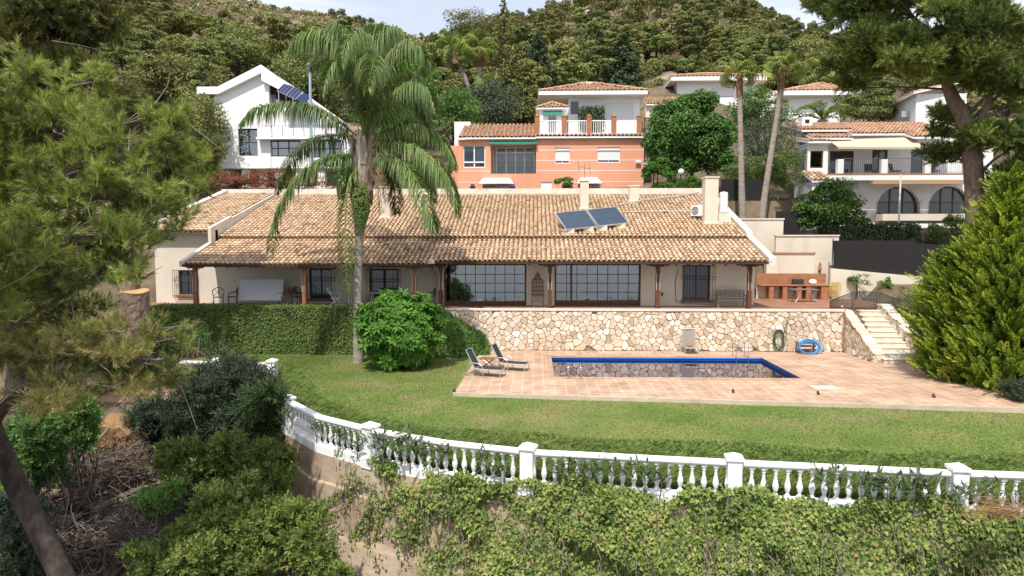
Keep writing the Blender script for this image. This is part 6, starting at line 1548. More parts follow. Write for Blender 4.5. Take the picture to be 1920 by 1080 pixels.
BT('leafy_tree', 'round mid green bush tree in front of the white arched house', 'tree', 1562, 392, 46, 2.3, 1.8, 5, 'broad', 30, 190, .24, 5, sub=(.2, .42), extra=((-1.5, -.4, .6), (1.5, -.5, .6), (.3, .9, .5), (-.7, .7, .5)))
BT('leafy_tree', 'bright green leafy tree just right of the palm crown', 'tree', 785, 185, 76, 3.9, 4.6, 16, 'broadbright', 40, 150, .36, 7)
BT('leafy_tree', 'dense green shrub below the far villas, left of the leaning palm', 'tree', 1420, 225, 62, 3.2, 2.8, 8, 'broad', 34, 140, .28, 9)
BT('olive_tree', 'grey green willowy shrub between the two tall slim palms', 'tree', 1436, 275, 56, 2.6, 2.4, 8, 'olive', 34, 170, .26, 10, asp=.22)
BT('garden_shrub', 'brown green clipped shrub behind the dark lane fence', 'shrub', 1420, 325, 51.5, 2.5, 1.5, 7.5, 'hedge', 26, 130, .22, 11, trunk=False)
BT('garden_shrub', 'hanging brown creeper shrub left of the white arched house', 'shrub', 1470, 318, 53, 1.5, 2.2, 6.5, 'hedge', 20, 120, .2, 12, trunk=False)
BT('pine_tree', 'small rounded pine behind the roof of the arched house', 'tree', 1618, 207, 68, 3.0, 2.1, 10, 'hillpine', 30, 140, .34, 13)
BT('leafy_tree', 'dark green shrub mass right of the white modern house, behind the palm', 'tree', 740, 240, 66, 4, 2.6, 9, 'broad', 30, 140, .34, 14)
BT('leafy_tree', 'dark leafy tree left of the orange house, under the fan palms', 'tree', 845, 215, 70, 3.2, 3, 12, 'broad', 30, 140, .34, 15)
BT('leafy_tree', 'grey green leafy tree behind the tiled roof of the orange house', 'tree', 905, 205, 78, 4.4, 3.2, 15, 'olive', 36, 140, .36, 16)
BT('pine_tree', 'yellow green pine at the left of the dark fir', 'tree', 1110, 110, 112, 5.2, 4.2, 26, 'hillpine', 40, 120, .5, 17)
BT('pine_tree', 'round yellow green pine right of the dark fir', 'tree', 1210, 155, 104, 3.4, 3.4, 24, 'hillpine', 30, 120, .45, 18)
BT('dry_pine', 'reddish brown dead pine right of the dark fir', 'tree', 1250, 130, 110, 3.2, 4.5, 24, 'hillbrown', 24, 100, .42, 19)
BT('pine_tree', 'broad pale pine below the grey modern house', 'tree', 1060, 155, 104, 4.2, 2.2, 24, 'hillpine', 30, 120, .45, 20)
BT('pine_tree', 'large dark pine above the fan palms on the saddle skyline', 'tree', 895, 62, 120, 6.5, 4.0, 30, 'hillpine', 44, 130, .5, 21)
BT('pine_tree', 'large rounded olive pine above the hipped villa roof', 'tree', 1355, 110, 120, 7.5, 5, 26, 'pinedark', 50, 130, .5, 22)
BT('pine_tree', 'bright olive pine behind the tall leaning palm', 'tree', 1530, 120, 108, 5, 4.2, 24, 'hillpine', 40, 120, .5, 23)
BT('pine_tree', 'wide olive pine beside the white modern house, left', 'tree', 345, 165, 74, 5.5, 3.6, 10, 'pinedark', 44, 150, .4, 24)
BT('pine_tree', 'rounded pine behind the roof of the white modern house', 'tree', 430, 105, 105, 6, 4.2, 24, 'hillpine', 40, 130, .5, 25)
BT('pine_tree', 'rounded pine behind the solar panels of the white modern house', 'tree', 575, 150, 88, 5, 4.2, 18, 'hillpine', 40, 130, .45, 26)
BT('pine_tree', 'darker pine filling the gap right of the white modern house', 'tree', 690, 190, 90, 6, 5, 16, 'pinedark', 44, 130, .45, 27)
BT('leafy_tree', 'yellow green shrub at the left foot of the white modern house', 'shrub', 382, 330, 56, 1.8, 1.6, 8, 'broadbright', 20, 120, .2, 28)
BT('pine_tree', 'tall shaded pine left of the white modern house', 'tree', 370, 255, 58, 2.6, 4.2, 7, 'pinedark', 36, 150, .3, 29)
for i, (px, Yd, lab) in enumerate(((1005, 60, 'x'),)): pass
for i, (px, py, w_, l) in enumerate(((1055, 348, .9, 'small airy shrub in front of the white door of the orange house'), (1232, 320, 1.2, 'banana like shrub at the right corner of the orange house'), (1255, 345, 1.3, 'low green shrub under the globe lamp'), (1300, 348, 1.4, 'low green shrub right of the globe lamp'))):
    BT('garden_shrub', l, 'shrub', px, py, 54.5, w_, w_*.75, 8.4, 'broadbright' if i else 'hedge', 14, 80, .22, 60+i)
BT('bougainvillea', 'dark red bougainvillea hedge below the white modern house', 'shrub', 440, 342, 54, 4.0, 1.05, 8.3, 'bougain', 40, 110, .17, 31)
BT('bougainvillea', 'dark red bougainvillea with bright flowers nearer the palm', 'shrub', 535, 338, 54, 3.2, 1.0, 8.3, 'bougain', 34, 110, .17, 32)
BT('leafy_tree', 'dark shrub below the balcony of the white modern house, beside the palm', 'shrub', 640, 320, 55, 2.4, 1.7, 8.3, 'broad', 26, 120, .2, 33)
BT('garden_shrub', 'dark green shrub behind the long house ridge, left of the orange house', 'shrub', 790, 335, 55, 2.8, 1.3, 8.3, 'broad', 26, 120, .2, 34)
BT('pine_tree', 'low spreading pine between the hip roofed villa and the dead pine', 'tree', 1240, 178, 98, 3.2, 2.2, 22, 'hillpine', 26, 120, .45, 201)
BT('pine_tree', 'pale olive pine above the far flat eaved villa', 'tree', 1300, 118, 116, 4.6, 3.4, 28, 'hillpine', 34, 120, .5, 202)
BT('pine_tree', 'wide pine above the pyramid roofed far villa', 'tree', 1450, 150, 112, 4.6, 3.0, 26, 'hillpine', 34, 120, .5, 203)
# cypress hedge above the net, hedge box on the villa terrace
def boxhedge(name, label, x0, x1, y0, y1, z0, z1, m_, size, dens, seed=1, cat='hedge'):
    rng = np.random.default_rng(seed); t = thing(name, label, cat, ((x0+x1)/2, (y0+y1)/2, z0)); t['kind'] = 'thing'
    mb = MB()
    A = [(x1-x0)*(z1-z0), (x1-x0)*(y1-y0), (y1-y0)*(z1-z0), (y1-y0)*(z1-z0)]
    for k, a in enumerate(A):
        n = int(a*dens); u, v = rng.random(n), rng.random(n)
        if k == 0: P_ = np.stack([x0+(x1-x0)*u, np.full(n, y0), z0+(z1-z0)*v], 1); N = np.array([0, -1., .25])
        elif k == 1: P_ = np.stack([x0+(x1-x0)*u, y0+(y1-y0)*v, np.full(n, z1)], 1); N = np.array([0, -.1, 1.])
        else: P_ = np.stack([np.full(n, (x0, x1)[k-2]), y0+(y1-y0)*u, z0+(z1-z0)*v], 1); N = np.array([(-1., 1.)[k-2], 0, .2])
        P_ = P_+rng.normal(size=(n, 3))*size*.35; P_ += (bumps(P_[:, 0], P_[:, 2], .8, 3)*size*.5)[:, None]*N
        V, F = leaves(P_, nrm(N+rng.normal(size=(n, 3))*.55), size*rng.uniform(.6, 1.25, n), .7, rng); mb.arr(V, F, np.clip(rng.normal(.5, .2, n), .02, .98))
    mb.build('leaves', M[m_], t)
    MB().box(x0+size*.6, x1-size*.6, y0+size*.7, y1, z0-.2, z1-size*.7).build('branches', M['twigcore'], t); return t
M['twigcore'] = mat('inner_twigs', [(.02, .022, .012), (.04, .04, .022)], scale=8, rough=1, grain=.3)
boxhedge('clipped_hedge', 'square clipped hedge on the terrace of the hip roofed villa', *HEDGE_BOX, 'cypress', .22, 60)
q0, q1 = atY(1540, 430, 46)[0], atY(1712, 430, 46)[0]
boxhedge('cypress_hedge', 'dark cypress hedge between the black net and the arched house', q0, q1, 45.2, 46.6, 4.5, atY(1600, 421, 46)[2], 'cypress', .2, 110, 2)
# conifers on the slope
def conifer(name, label, px, pyt, pyb, Yd, R, m_, seed, base=None, droop=.25, per=46, size=.34, levels=22, ragged=.25):
    rng = np.random.default_rng(seed); a = atY(px, pyt, Yd); b = atY(px, pyb, Yd); hgt = a[2]-b[2]
    t = thing(name, label, 'tree', (b[0], Yd, b[2])); t['kind'] = 'thing'; mb = MB(); tk = MB(); tk.tube([(b[0], Yd, b[2]-3), (b[0], Yd, b[2]+hgt*.5), (b[0], Yd, a[2]-.2)], [R*.1, R*.06, .02], 7)
    for L in range(levels):
        f = L/levels; z = b[2]+hgt*f; rr = R*(1-f)**.8*rng.uniform(1-ragged, 1+ragged*.5)+.1; nb = max(3, int(7*(1-f)+3))
        for k in range(nb):
            an = 2*pi*(k+rng.random())/nb; rl = rr*rng.uniform(.7, 1.1); n = per
            s = rng.random(n)**.7; P_ = np.stack([b[0]+cos(an)*rl*s, Yd+sin(an)*rl*s, z-droop*rl*s+rng.normal(0, .09, n)*hgt*.1], 1)+rng.normal(size=(n, 3))*.13*rr*(1-.5*s[:, None])
            N = nrm(np.array([cos(an)*.4, sin(an)*.4, .8])+rng.normal(size=(n, 3))*.4)
            V, F = leaves(P_, N, size*rng.uniform(.6, 1.3, n), .45, rng, roll=np.array([cos(an), sin(an), -.2])); mb.arr(V, F, np.clip(rng.normal(.48, .18, n), .02, .98))
            tk.tube([(b[0], Yd, z), (b[0]+cos(an)*rl*.9, Yd+sin(an)*rl*.9, z-droop*rl*.9)], [.03, .01], 3, cap=False)
    mb.build('crown', M[m_], t); tk.build('trunk', M['bark'], t); return t
conifer('cypress_tree', 'grey green pointed cypress between the bare conifer and the dark fir', 1010, 62, 190, 92, 2.9, 'olive', 1, droop=-.5, per=60, size=.4, ragged=.1)
conifer('fir_tree', 'dark blue green fir above the hipped villa roof', 1168, 62, 168, 100, 4.4, 'cypress', 2, per=60, size=.5)
conifer('bare_conifer', 'tall thin half bare conifer with brown branches behind the orange house', 945, -6, 225, 86, 4.6, 'pinedark', 3, per=16, size=.42, droop=.18, levels=30)
conifer('fir_tree', 'small dark conifer below the half bare conifer', 985, 120, 215, 84, 3.2, 'pinedark', 4, per=40, size=.4)
# ---------------------------------------------------------------- fan palms
def fan_leaf(rng):
    """one costapalmate leaf: petiole along +Z from the origin, fan of folded segments"""
    V = []; F = []; n = 17; L = .95
    for i in range(n):
        a = (i/(n-1)-.5)*4.3; d = np.array([sin(a), 0, cos(a)]); s = np.array([cos(a), 0, -sin(a)])
        o = np.array([0, 0, .85]); k = len(V); l = L*(1-.25*abs(a)/2.2)*rng.uniform(.9, 1.05); dr = .30*l
        V += [o+d*.05-s*.012, o+d*.05+s*.012, o+d*l*.62+s*.055+(0, .03, 0), o+d*l*.62-s*.055+(0, .03, 0), o+d*l*.85+np.array([0, -dr, -.14*l]), o+d*l*.82+np.array([0, -dr, -.16*l])+s*.02]
        F += [(k, k+1, k+2, k+3), (k+3, k+2, k+5, k+4)]
    k = len(V); V += [np.array([-.02, 0, 0]), np.array([.02, 0, 0]), np.array([.014, 0, .9]), np.array([-.014, 0, .9])]; F.append((k, k+1, k+2, k+3))
    return np.array(V), np.array(F)
def fan_palm(name, label, path, r, seed, nl=34, s=1., dead=10, skirt=True, up_bias=.25):
    rng = np.random.default_rng(seed); path = [np.array(p, float) for p in path]; top = path[-1]
    t = thing(name, label, 'palm', path[0], 0, None); t['kind'] = 'thing'
    trunk_mb(path, r, 12, seed).build('trunk', M['palmbark'], t, smooth=True)
    TV, TF = fan_leaf(rng); n = nl
    el = rng.uniform(-.55, 1.35, n)+up_bias*.2; az = rng.uniform(0, 2*pi, n)
    D = np.stack([np.cos(el)*np.cos(az), np.cos(el)*np.sin(az), np.sin(el)], 1); roll = np.cross(D, np.array([0, 0, 1.]))+1e-3
    R = frames(D, rng, np.cross(roll, D)+rng.normal(size=(n, 3))*.55*np.linalg.norm(roll, axis=1, keepdims=True)); mb = MB(); place(mb, TV, TF, R, np.repeat(top[None], n, 0)+D*.08, s*rng.uniform(.85, 1.15, n), rng.uniform(.3, .9, n)); 
    for q in range(5 if up_bias > .5 or not dead else 0):
        d = nrm(np.array([rng.normal(0, .16), rng.normal(0, .16), 1.])); sdv = nrm(np.cross(d, rng.normal(size=3)))*.035; L_ = s*rng.uniform(1.1, 1.75); mb.add([top, top+d*L_*.55+sdv, top+d*L_, top+d*L_*.55-sdv], [(0, 1, 2, 3)], .85)
    mb.build('crown', M['fanpalm'], t)
    if dead:
        n = dead; az = rng.uniform(0, 2*pi, n); el = rng.uniform(-1.35, -.7, n); D = np.stack([np.cos(el)*np.cos(az), np.cos(el)*np.sin(az), np.sin(el)], 1); roll = np.cross(D, np.array([0, 0, 1.]))
        mb = MB(); place(mb, TV, TF, frames(D, rng, np.cross(roll, D)), np.repeat((top-(0, 0, .25))[None], n, 0), s*.75*rng.uniform(.8, 1.1, n), rng.uniform(.1, .9, n)); mb.build('dead_leaves', M['deadleaf'], t)
    if skirt:
        b = MB(); d = nrm(path[-1]-path[-2]); 
        for k in range(60):
            a = rng.uniform(0, 6.28); h = rng.uniform(0, 1.5); o = top-d*h+np.array([cos(a), sin(a), 0])*r[-1]*.95; b.obox(o, (.06*cos(a+1.57), .06*sin(a+1.57), 0), (.05*cos(a), .05*sin(a), .03), (.03*cos(a), .03*sin(a), .28), rng.random())
        b.build('leaf_bases', mat('orange_leaf_bases', (.24, .105, .045), rough=.9, grain=.3), t)
    return t
P = atY
fan_palm('tall_palm', 'tall slim straight fan palm beside the big leafy tree', [P(1392, 424, 47), P(1390, 320, 47), P(1388, 230, 47), P(1386, 146, 47)], [.24, .20, .17, .15], 4, 28, .80, 0)
fan_palm('tall_palm', 'tall slim leaning fan palm left of the arched white house', [P(1423, 456, 46), P(1434, 360, 46), P(1452, 250, 46), P(1470, 132, 46)], [.27, .21, .18, .16], 5, 26, .86, 0, up_bias=1.2)
fan_palm('fan_palm', 'fan palm with dead hanging leaves against the wood, right of the pair', [P(897, 225, 80), P(898, 160, 80), P(899, 95, 80)], [.3, .26, .24], 6, 34, 1.5, 16, False)
fan_palm('fan_palm', 'fan palm with dead hanging leaves against the wood, left of the pair', [P(884, 225, 81), P(880, 160, 81), P(850, 98, 81)], [.28, .24, .22], 7, 30, 1.45, 14, False)
fan_palm('fan_palm', 'small yellow green fan palm under the bare conifer', [P(918, 190, 80), P(918, 165, 80)], [.2, .2], 8, 22, 1.2, 4, False)
fan_palm('fan_palm', 'low fan palm seen above the far villas', [P(1530, 160, 98), P(1532, 140, 98)], [.2, .2], 9, 26, 1.9, 0, False)
# ---------------------------------------------------------------- feather palms
def frond(ctrl, Lm, rng, n=64, droop=1., w=.042, spread=.9, start=.14, cb=.45, cvar=.14, up=None, hang=0.):
    """pinnate leaf: rachis through ctrl points, two rows of drooping leaflets"""
    C = np.array(ctrl, float); m = len(C); tt = np.linspace(0, m-1, n+1); i = np.clip(tt.astype(int), 0, m-2); u = (tt-i)[:, None]
    p0, p1, p2, p3 = C[np.clip(i-1, 0, m-1)], C[i], C[i+1], C[np.clip(i+2, 0, m-1)]
    X = .5*((2*p1)+(-p0+p2)*u+(2*p0-5*p1+4*p2-p3)*u**2+(-p0+3*p1-3*p2+p3)*u**3)
    T = nrm(np.gradient(X, axis=0)); mb = MB()
    mb.tube(X, np.linspace(.045, .006, n+1), 5, .75, cap=False)
    upv = np.array([0, 0, 1.]) if up is None else np.array(up)
    S = np.cross(T, upv); bad = np.linalg.norm(S, axis=1) < .25
    S = nrm(S+bad[:, None]*np.array([1., 0, 0])*.5)
    VV = []; FF = []; CC = []
    for k in range(n+1):
        f = k/n
        if f < start: continue
        l = Lm*(.45+.55*math.sin(pi*min(1, (f-start)/(1-start)*.9+.12)))*(1-.45*max(0, f-.8)/.2)
        for s in (-1, 1):
            for rep in (0, 1):
                d = nrm(T[k]*rng.uniform(.25, .6)+S[k]*s*spread*rng.uniform(.6, 1.1)+np.cross(S[k], T[k])*rng.uniform(-.1, .45)); p = X[k]+T[k]*rng.uniform(-.04, .04); ll = l*rng.uniform(.8, 1.12); b = len(VV)
                side = nrm(np.cross(d, np.array([0, 0, 1.])+rng.normal(size=3)*.4)); wv = w*rng.uniform(.7, 1.1)
                q = p
                for j, (sg, ww) in enumerate(((0, .5), (.24, 1.), (.58, .8), (1, .08))):
                    if j: 
                        q = q+d*ll*(sg-pr); d = nrm(d+np.array([0, 0, -1.])*droop*(.55+.35*j)*rng.uniform(.8, 1.2))
                    VV += [q-side*wv*ww*.5, q+side*wv*ww*.5]; pr = sg
                FF += [(b+2*j, b+2*j+1, b+2*j+3, b+2*j+2) for j in range(3)]; CC += [np.clip(cb+rng.normal(0, cvar), .02, .98)]*3
    mb.arr(np.array(VV), np.array(FF), np.array(CC)); return mb
rp = np.random.default_rng(15)
YP = 32.
base = atZ(672, 680, -.1); YP = base[1]
qp = thing('queen_palm', 'tall queen palm with long drooping fronds standing on the lawn before the house', 'palm', base); qp['kind'] = 'thing'
tp = [base-(0, 0, .2), P(671, 600, YP), P(671, 520, YP), P(674, 440, YP), P(677, 390, YP), P(680, 345, YP), P(683, 300, YP), P(686, 262, YP)]
trunk_mb(tp, [.27, .205, .185, .20, .40, .52, .48, .24], 16, 2).build('trunk', M['palmbark'], qp, smooth=True)
k = MB()   # old leaf bases hugging the top of the trunk
for i in range(90):
    a = rp.uniform(0, 6.28); f = rp.random(); c = np.array(P(678+6*f, 392-110*f, YP)); r_ = .42+.12*sin(pi*f)
    o = c+np.array([cos(a)*r_, sin(a)*r_, 0]); L_ = rp.uniform(.6, 1.3); wv = np.array([-sin(a), cos(a), 0])*rp.uniform(.07, .13)
    mid = o+np.array([cos(a)*.05, sin(a)*.05, L_*.5]); tip = o+np.array([cos(a)*rp.uniform(-.05, .22), sin(a)*rp.uniform(-.05, .22), L_]); cc = rp.random()
    k.add([o-wv*1.6, o+wv*1.6, mid+wv, mid-wv, tip+wv*.4, tip-wv*.4], [(0, 1, 2, 3), (3, 2, 4, 5)], cc)
k.build('leaf_bases', mat('palm_leaf_bases', [(.20, .13, .075), (.33, .25, .17), (.48, .42, .33)], by='v', rough=.9, grain=.2), qp)
def W_(px, py, dy=0.): return P(px, py, YP+dy)
cr = (686, 268)
FR = [  # (control points px,py,dy ; leaflet length; droop ; colour)
 ([(cr[0], cr[1], 0), (640, 232, -.3), (590, 203, -.8), (530, 198, -1.2), (480, 205, -1.6), (452, 232, -1.8)], .95, 1.5, .42),
 ([(cr[0]-6, cr[1]+20, 0), (650, 294, -.5), (605, 300, -.9), (560, 335, -1.2), (525, 395, -1.4), (506, 470, -1.5)], 1.0, .9, .40),
 ([(cr[0]-4, cr[1]+12, 0), (645, 255, .6), (590, 262, 1.2), (545, 300, 1.6), (520, 360, 1.8)], .95, 1., .28),
 ([(cr[0], cr[1]-6, 0), (672, 190, -.3), (650, 110, -.5), (612, 72, -.8), (570, 66, -1.0), (545, 90, -1.1)], 1.15, 1.5, .5),
 ([(cr[0], cr[1]-8, 0), (680, 185, .4), (668, 100, .6), (640, 55, .6), (612, 60, .5), (592, 95, .4)], 1.1, 1.5, .45),
 ([(cr[0], cr[1]-8, 0), (688, 180, -.6), (684, 100, -1.3), (668, 62, -2.0), (650, 75, -2.7), (640, 120, -3.1)], 1.1, 1.35, .58),
 ([(cr[0]+2, cr[1]-8, 0), (695, 185, .2), (706, 105, .3), (722, 62, .4), (748, 58, .4), (768, 88, .3)], 1.1, 1.5, .45),
 ([(cr[0]+4, cr[1]-6, 0), (706, 195, -.3), (732, 120, -.6), (765, 82, -.9), (790, 95, -1.1), (800, 140, -1.2)], 1.05, 1.45, .5),
 ([(cr[0], cr[1]-8, 0), (692, 175, 1.), (697, 90, 2.), (705, 50, 3.), (712, 60, 4.), (716, 100, 4.6)], 1.1, 1.3, .36),
 ([(cr[0]-2, cr[1]-6, 0), (668, 200, 1.), (640, 130, 2.), (610, 110, 2.8), (580, 125, 3.4)], 1.05, 1.3, .32),
 ([(cr[0]+2, cr[1]-6, 0), (712, 205, 1.), (742, 150, 2.), (770, 140, 2.8), (792, 170, 3.4)], 1.0, 1.3, .32),
 ([(cr[0], cr[1]-8, 0), (690, 195, -.8), (697, 135, -1.8), (700, 110, -2.6), (698, 125, -3.3), (690, 170, -3.8)], 1.05, 1.2, .6),
 ([(cr[0]+3, cr[1]-4, 0), (716, 220, .8), (750, 180, 1.6), (785, 190, 2.3), (805, 240, 2.8)], 1.0, 1.2, .34),
 ([(cr[0]+3, cr[1]-2, 0), (722, 212, -.5), (760, 165, -1.0), (798, 165, -1.4), (815, 205, -1.6)], .95, 1.35, .48),
 ([(cr[0], cr[1]-6, 0), (676, 195, -.5), (662, 140, -1.1), (640, 115, -1.7), (618, 130, -2.2), (605, 175, -2.5)], 1.0, 1.3, .52),
 ([(cr[0]+6, cr[1]+2, 0), (725, 246, -.1), (770, 238, -.2), (815, 252, -.3), (842, 285, -.4), (850, 318, -.4)], .9, 1.2, .5),
 ([(cr[0]+8, cr[1]+12, 0), (730, 270, -.7), (775, 275, -1.3), (818, 305, -1.7), (845, 350, -1.9), (860, 402, -2.)], 1.0, 1.0, .6),
 ([(cr[0]+6, cr[1]+22, 0), (722, 295, -1.2), (755, 305, -2.), (785, 345, -2.6), (806, 400, -2.9), (815, 430, -3.)], .95, .9, .55),
 ([(cr[0]+6, cr[1]+10, 0), (730, 268, 1.), (770, 285, 1.8), (800, 325, 2.2), (815, 375, 2.4)], .95, 1., .3),
 ([(cr[0]-6, cr[1]+40, -.1), (662, 322, -.55), (652, 360, -.7), (647, 420, -.75), (648, 490, -.75), (652, 548, -.7)], .62, .5, .72),
 ([(cr[0]+2, cr[1]+30, .2), (720, 305, .7), (738, 345, 1.0), (745, 400, 1.1)], .7, .6, .2),
]
for ctrl, L_, dr, cb in FR:
    frond([W_(*c) for c in ctrl], L_*1.42, rp, 92, dr*1.15, .056, cb=cb-.04).build('frond', M['palmleaf'], qp)
for ctrl in ([(cr[0]+10, cr[1]+45, -.2), (712, 318, -.5), (722, 345, -.6), (724, 378, -.6)], [(cr[0]-8, cr[1]+38, -.3), (668, 310, -.45), (662, 340, -.5), (662, 385, -.5)], [(cr[0]+4, cr[1]+50, -.3), (706, 330, -.5), (714, 370, -.55), (715, 400, -.5)]):
    frond([W_(*c) for c in ctrl], .5, rp, 30, .9, .035).build('dead_frond', M['deadleaf'], qp)
for px, py, dy, ln, m_, cc in ((640, 335, -.6, 1.0, 'palmleaf', .95), (676, 340, -.66, 2.15, 'palmleaf', .66)):
    s_ = W_(px, py, dy); fr_ = MB(); nn = 150
    for i in range(nn):
        a = rp.uniform(0, 6.28); rr_ = .24*rp.random()**.6; l = ln*rp.uniform(.6, 1.05)
        fr_.tube([s_, s_+np.array([rr_*cos(a), rr_*sin(a), -l*.45]), s_+np.array([rr_*.8*cos(a), rr_*.8*sin(a), -l])], [.012, .01, .007], 3, np.clip(cc+rp.normal(0, .08), 0, 1), cap=False)
    if cc < .9:
        for i in range(800):
            a = rp.uniform(0, 6.28); f = rp.random(); rr_ = .40*sin(pi*min(1, .15+f*.8)); p = s_+np.array([rr_*cos(a), rr_*sin(a), -.15-f*ln*.95]); fr_.lathe([(.001, -.04), (.034, -.01), (.034, .02), (.001, .045)], p, 5, .6+rp.normal(0, .1))
    fr_.build('flower_stalk' if cc > .9 else 'fruit_cluster', M[m_], qp)
# small date palm behind the right house
c = P(1542, 225, 62.); dp = thing('date_palm', 'low feathery date palm behind the white arched house', 'palm', c-(0, 0, 3)); dp['kind'] = 'thing'
trunk_mb([c-(0, 0, 3), c], [.4, .4], 10).build('trunk', M['palmbark'], dp)
for i in range(20):
    a = 2*pi*i/20+rp.uniform(-.1, .1); e_ = rp.uniform(.25, 1.0); d = np.array([cos(a), sin(a), 0]); L_ = 2.6
    frond([c, c+d*L_*.4*cos(e_)+(0, 0, L_*.5*sin(e_)), c+d*L_*.8*cos(e_*.8)+(0, 0, L_*.62*sin(e_)), c+d*L_*1.15*cos(e_*.6)+(0, 0, L_*.45*sin(e_)-.2)], .5, rp, 26, .15, .06, spread=.6).build('frond', M['fanpalm'], dp)
# ================================================================ near vegetation
def needle_spray(rng, L=.42, n=64, nl=.13, w=.0075):
    V = []; F = []
    for i in range(n):
        f = rng.random()**.8; a = rng.uniform(0, 2*pi); el = rad(rng.uniform(28, 68))*(1-.45*f); d = np.array([sin(el)*cos(a), sin(el)*sin(a), cos(el)]); o = np.array([0, 0, f*L]); s = nrm(np.cross(d, rng.normal(size=3))); l = nl*rng.uniform(.75, 1.15); k = len(V)
        V += [o-s*w*.5, o+s*w*.5, o+d*l]; F.append((k, k+1, k+2))
    k = len(V); V += [np.array([-.006, 0, -.1]), np.array([.006, 0, -.1]), np.array([0, 0, L])]; F.append((k, k+1, k+2))
    return np.array(V), np.array(F)
def pine_sprays(mb, cl, per_m2, rng, TV, size=1., cb=.5, up=.35, cvar=.14):
    for c, r in cl:
        r = np.array(r); n = max(5, int(per_m2*12.5*(r[0]*r[2]+r[0]*r[1])/2)); D = rdirs(n, rng); k = (D[:, 2] < -.15) & (rng.random(n) < .55); D[k, 2] *= -1
        P_ = c+D*r*(rng.uniform(.45, 1., n)**.6)[:, None]; Dn = nrm(D+np.array([0, 0, up])+rng.normal(size=(n, 3))*.38)
        T_ = TV[int(rng.integers(0, len(TV)))]
        place(mb, T_[0], T_[1], frames(Dn, rng), P_-Dn*.25*size, size*rng.uniform(.75, 1.2, n), np.clip(cb+rng.normal(0, .09)+rng.normal(0, cvar, n), .04, .96))
rn = np.random.default_rng(91)
FINE = [needle_spray(rn, .36, 62, .17, .0105) for _ in range(4)]
MIDF = [needle_spray(rn, .5, 44, .17, .016) for _ in range(4)]
COARSE = [needle_spray(rn, .62, 30, .26, .045) for _ in range(4)]
def pine(name, label, trunk_pts, tr, blobs, TV, dens, size, m_, seed, bark='bark', cb=.5, sub=(.3, .48), nsub=9, bare=0):
    """blobs: (px, py, Y, rx_m, rz_m): each a bough carrying several foliage clumps"""
    rng = np.random.default_rng(seed); root = thing(name, label, 'tree', trunk_pts[0]); root['kind'] = 'thing'
    mb = MB(); lb = MB(); base = np.array(trunk_pts)
    tt = np.linspace(0, len(base)-1, 30); ti = np.arange(len(base)); dense = np.stack([np.interp(tt, ti, base[:, i]) for i in range(3)], 1)
    for px, py, Yd, rx, rz_ in blobs:
        c = atY(px, py, Yd); cl = clumps_of(c, (rx, rx*.8, rz_), nsub, rng, sub, -.8, .35); pine_sprays(mb, cl, dens, rng, TV, size, cb+rng.normal(0, .09))
        j = int(np.argmin(((dense-c)**2).sum(1)+np.maximum(0, dense[:, 2]-c[2])*2)); a = dense[max(0, j-2)]
        m_1 = a*.55+c*.45+np.array([0, 0, .12*rx]); r0 = min(tr[-1]*1.6, .05+.03*rx)
        lb.tube([a, m_1, c], [r0, r0*.7, r0*.4], 6, .3, cap=False)
        for cc, rr in cl:
            lb.tube([c*.6+m_1*.4, (c+cc)/2+rng.normal(size=3)*.06, cc+rng.normal(size=3)*.1], [r0*.35, r0*.22, .006], 4, .5, cap=False)
        for k in range(bare):
            s = c+rng.normal(size=3)*np.array([rx, rx*.6, rz_])*.6; d = nrm(rng.normal(size=3)+np.array([0, -.4, -.6]))*rng.uniform(.5, 1.1); lb.tube([s, s+d*.5+rng.normal(size=3)*.06, s+d], [.012, .008, .003], 3, .9, cap=False)
    mb.build('crown', M[m_], root); lb.build('boughs', M['twig'], root); trunk_mb(trunk_pts, tr, 26, seed, .022).build('trunk', M[bark], root, smooth=True)
    return root
# --- left foreground pine (bright), its lower boughs with shade put into the olive needle colour, and the dark tree behind
tp1 = [np.array([-8.0, 12.4, -5.5]), np.array([-8.9, 13., -2.0]), P(55, 960, 13.2), P(0, 850, 13.3), P(-60, 700, 13.6), P(-70, 500, 14.0), P(-20, 330, 14.3), P(40, 180, 14.5), P(60, 90, 14.5)]
B1 = [(75, 130, 14.3, .75, .7), (40, 215, 14.2, 1.1, .8), (130, 215, 14.0, 1.0, .7), (20, 330, 13.8, 1.3, 1.0), (150, 320, 13.7, 1.2, .9), (215, 260, 13.9, .85, .6), (240, 355, 13.6, 1.0, .75), (60, 430, 13.4, 1.4, .9), (180, 430, 13.2, 1.2, .8), (270, 440, 13.7, .9, .6), (110, 520, 13.1, 1.2, .65), (10, 560, 13.0, 1.1, .8), (220, 500, 13.5, .8, .4), (-40, 250, 14, 1.3, 1.3), (-60, 450, 13.4, 1.3, 1.2), (310, 290, 14.6, .65, .6), (320, 385, 14.4, .6, .5), (185, 150, 14.9, .25, .35), (335, 235, 15.2, .55, .5), (365, 300, 15.2, .45, .5), (350, 350, 15, .5, .45), (290, 225, 15, .5, .45), (-480, 60, 9.0, 2.2, 1.0), (-330, 150, 10.2, 1.6, 1.0), (-620, 160, 9.5, 2.0, 1.2), (-260, 330, 11.4, 1.5, 1.1)]  # last boughs sit outside the view, added to shade the trunk and ravine
pine('pine_tree', 'large bright pine filling the left edge, leaning trunk at the lower left corner', tp1, [.25, .225, .21, .20, .19, .17, .13, .08, .04], B1, FINE, 16, 1.0, 'pine', 5, cb=.46, bare=2, sub=(.22, .42), nsub=11)
B2 = [(120, 660, 12.6, 1.0, .55), (210, 640, 12.8, .9, .5), (60, 730, 12.3, 1.0, .5), (170, 725, 12.5, 1.0, .45), (265, 670, 13.0, .8, .5), (310, 625, 13.4, .55, .4), (300, 700, 13.4, .5, .35), (20, 660, 12.4, .9, .6)]
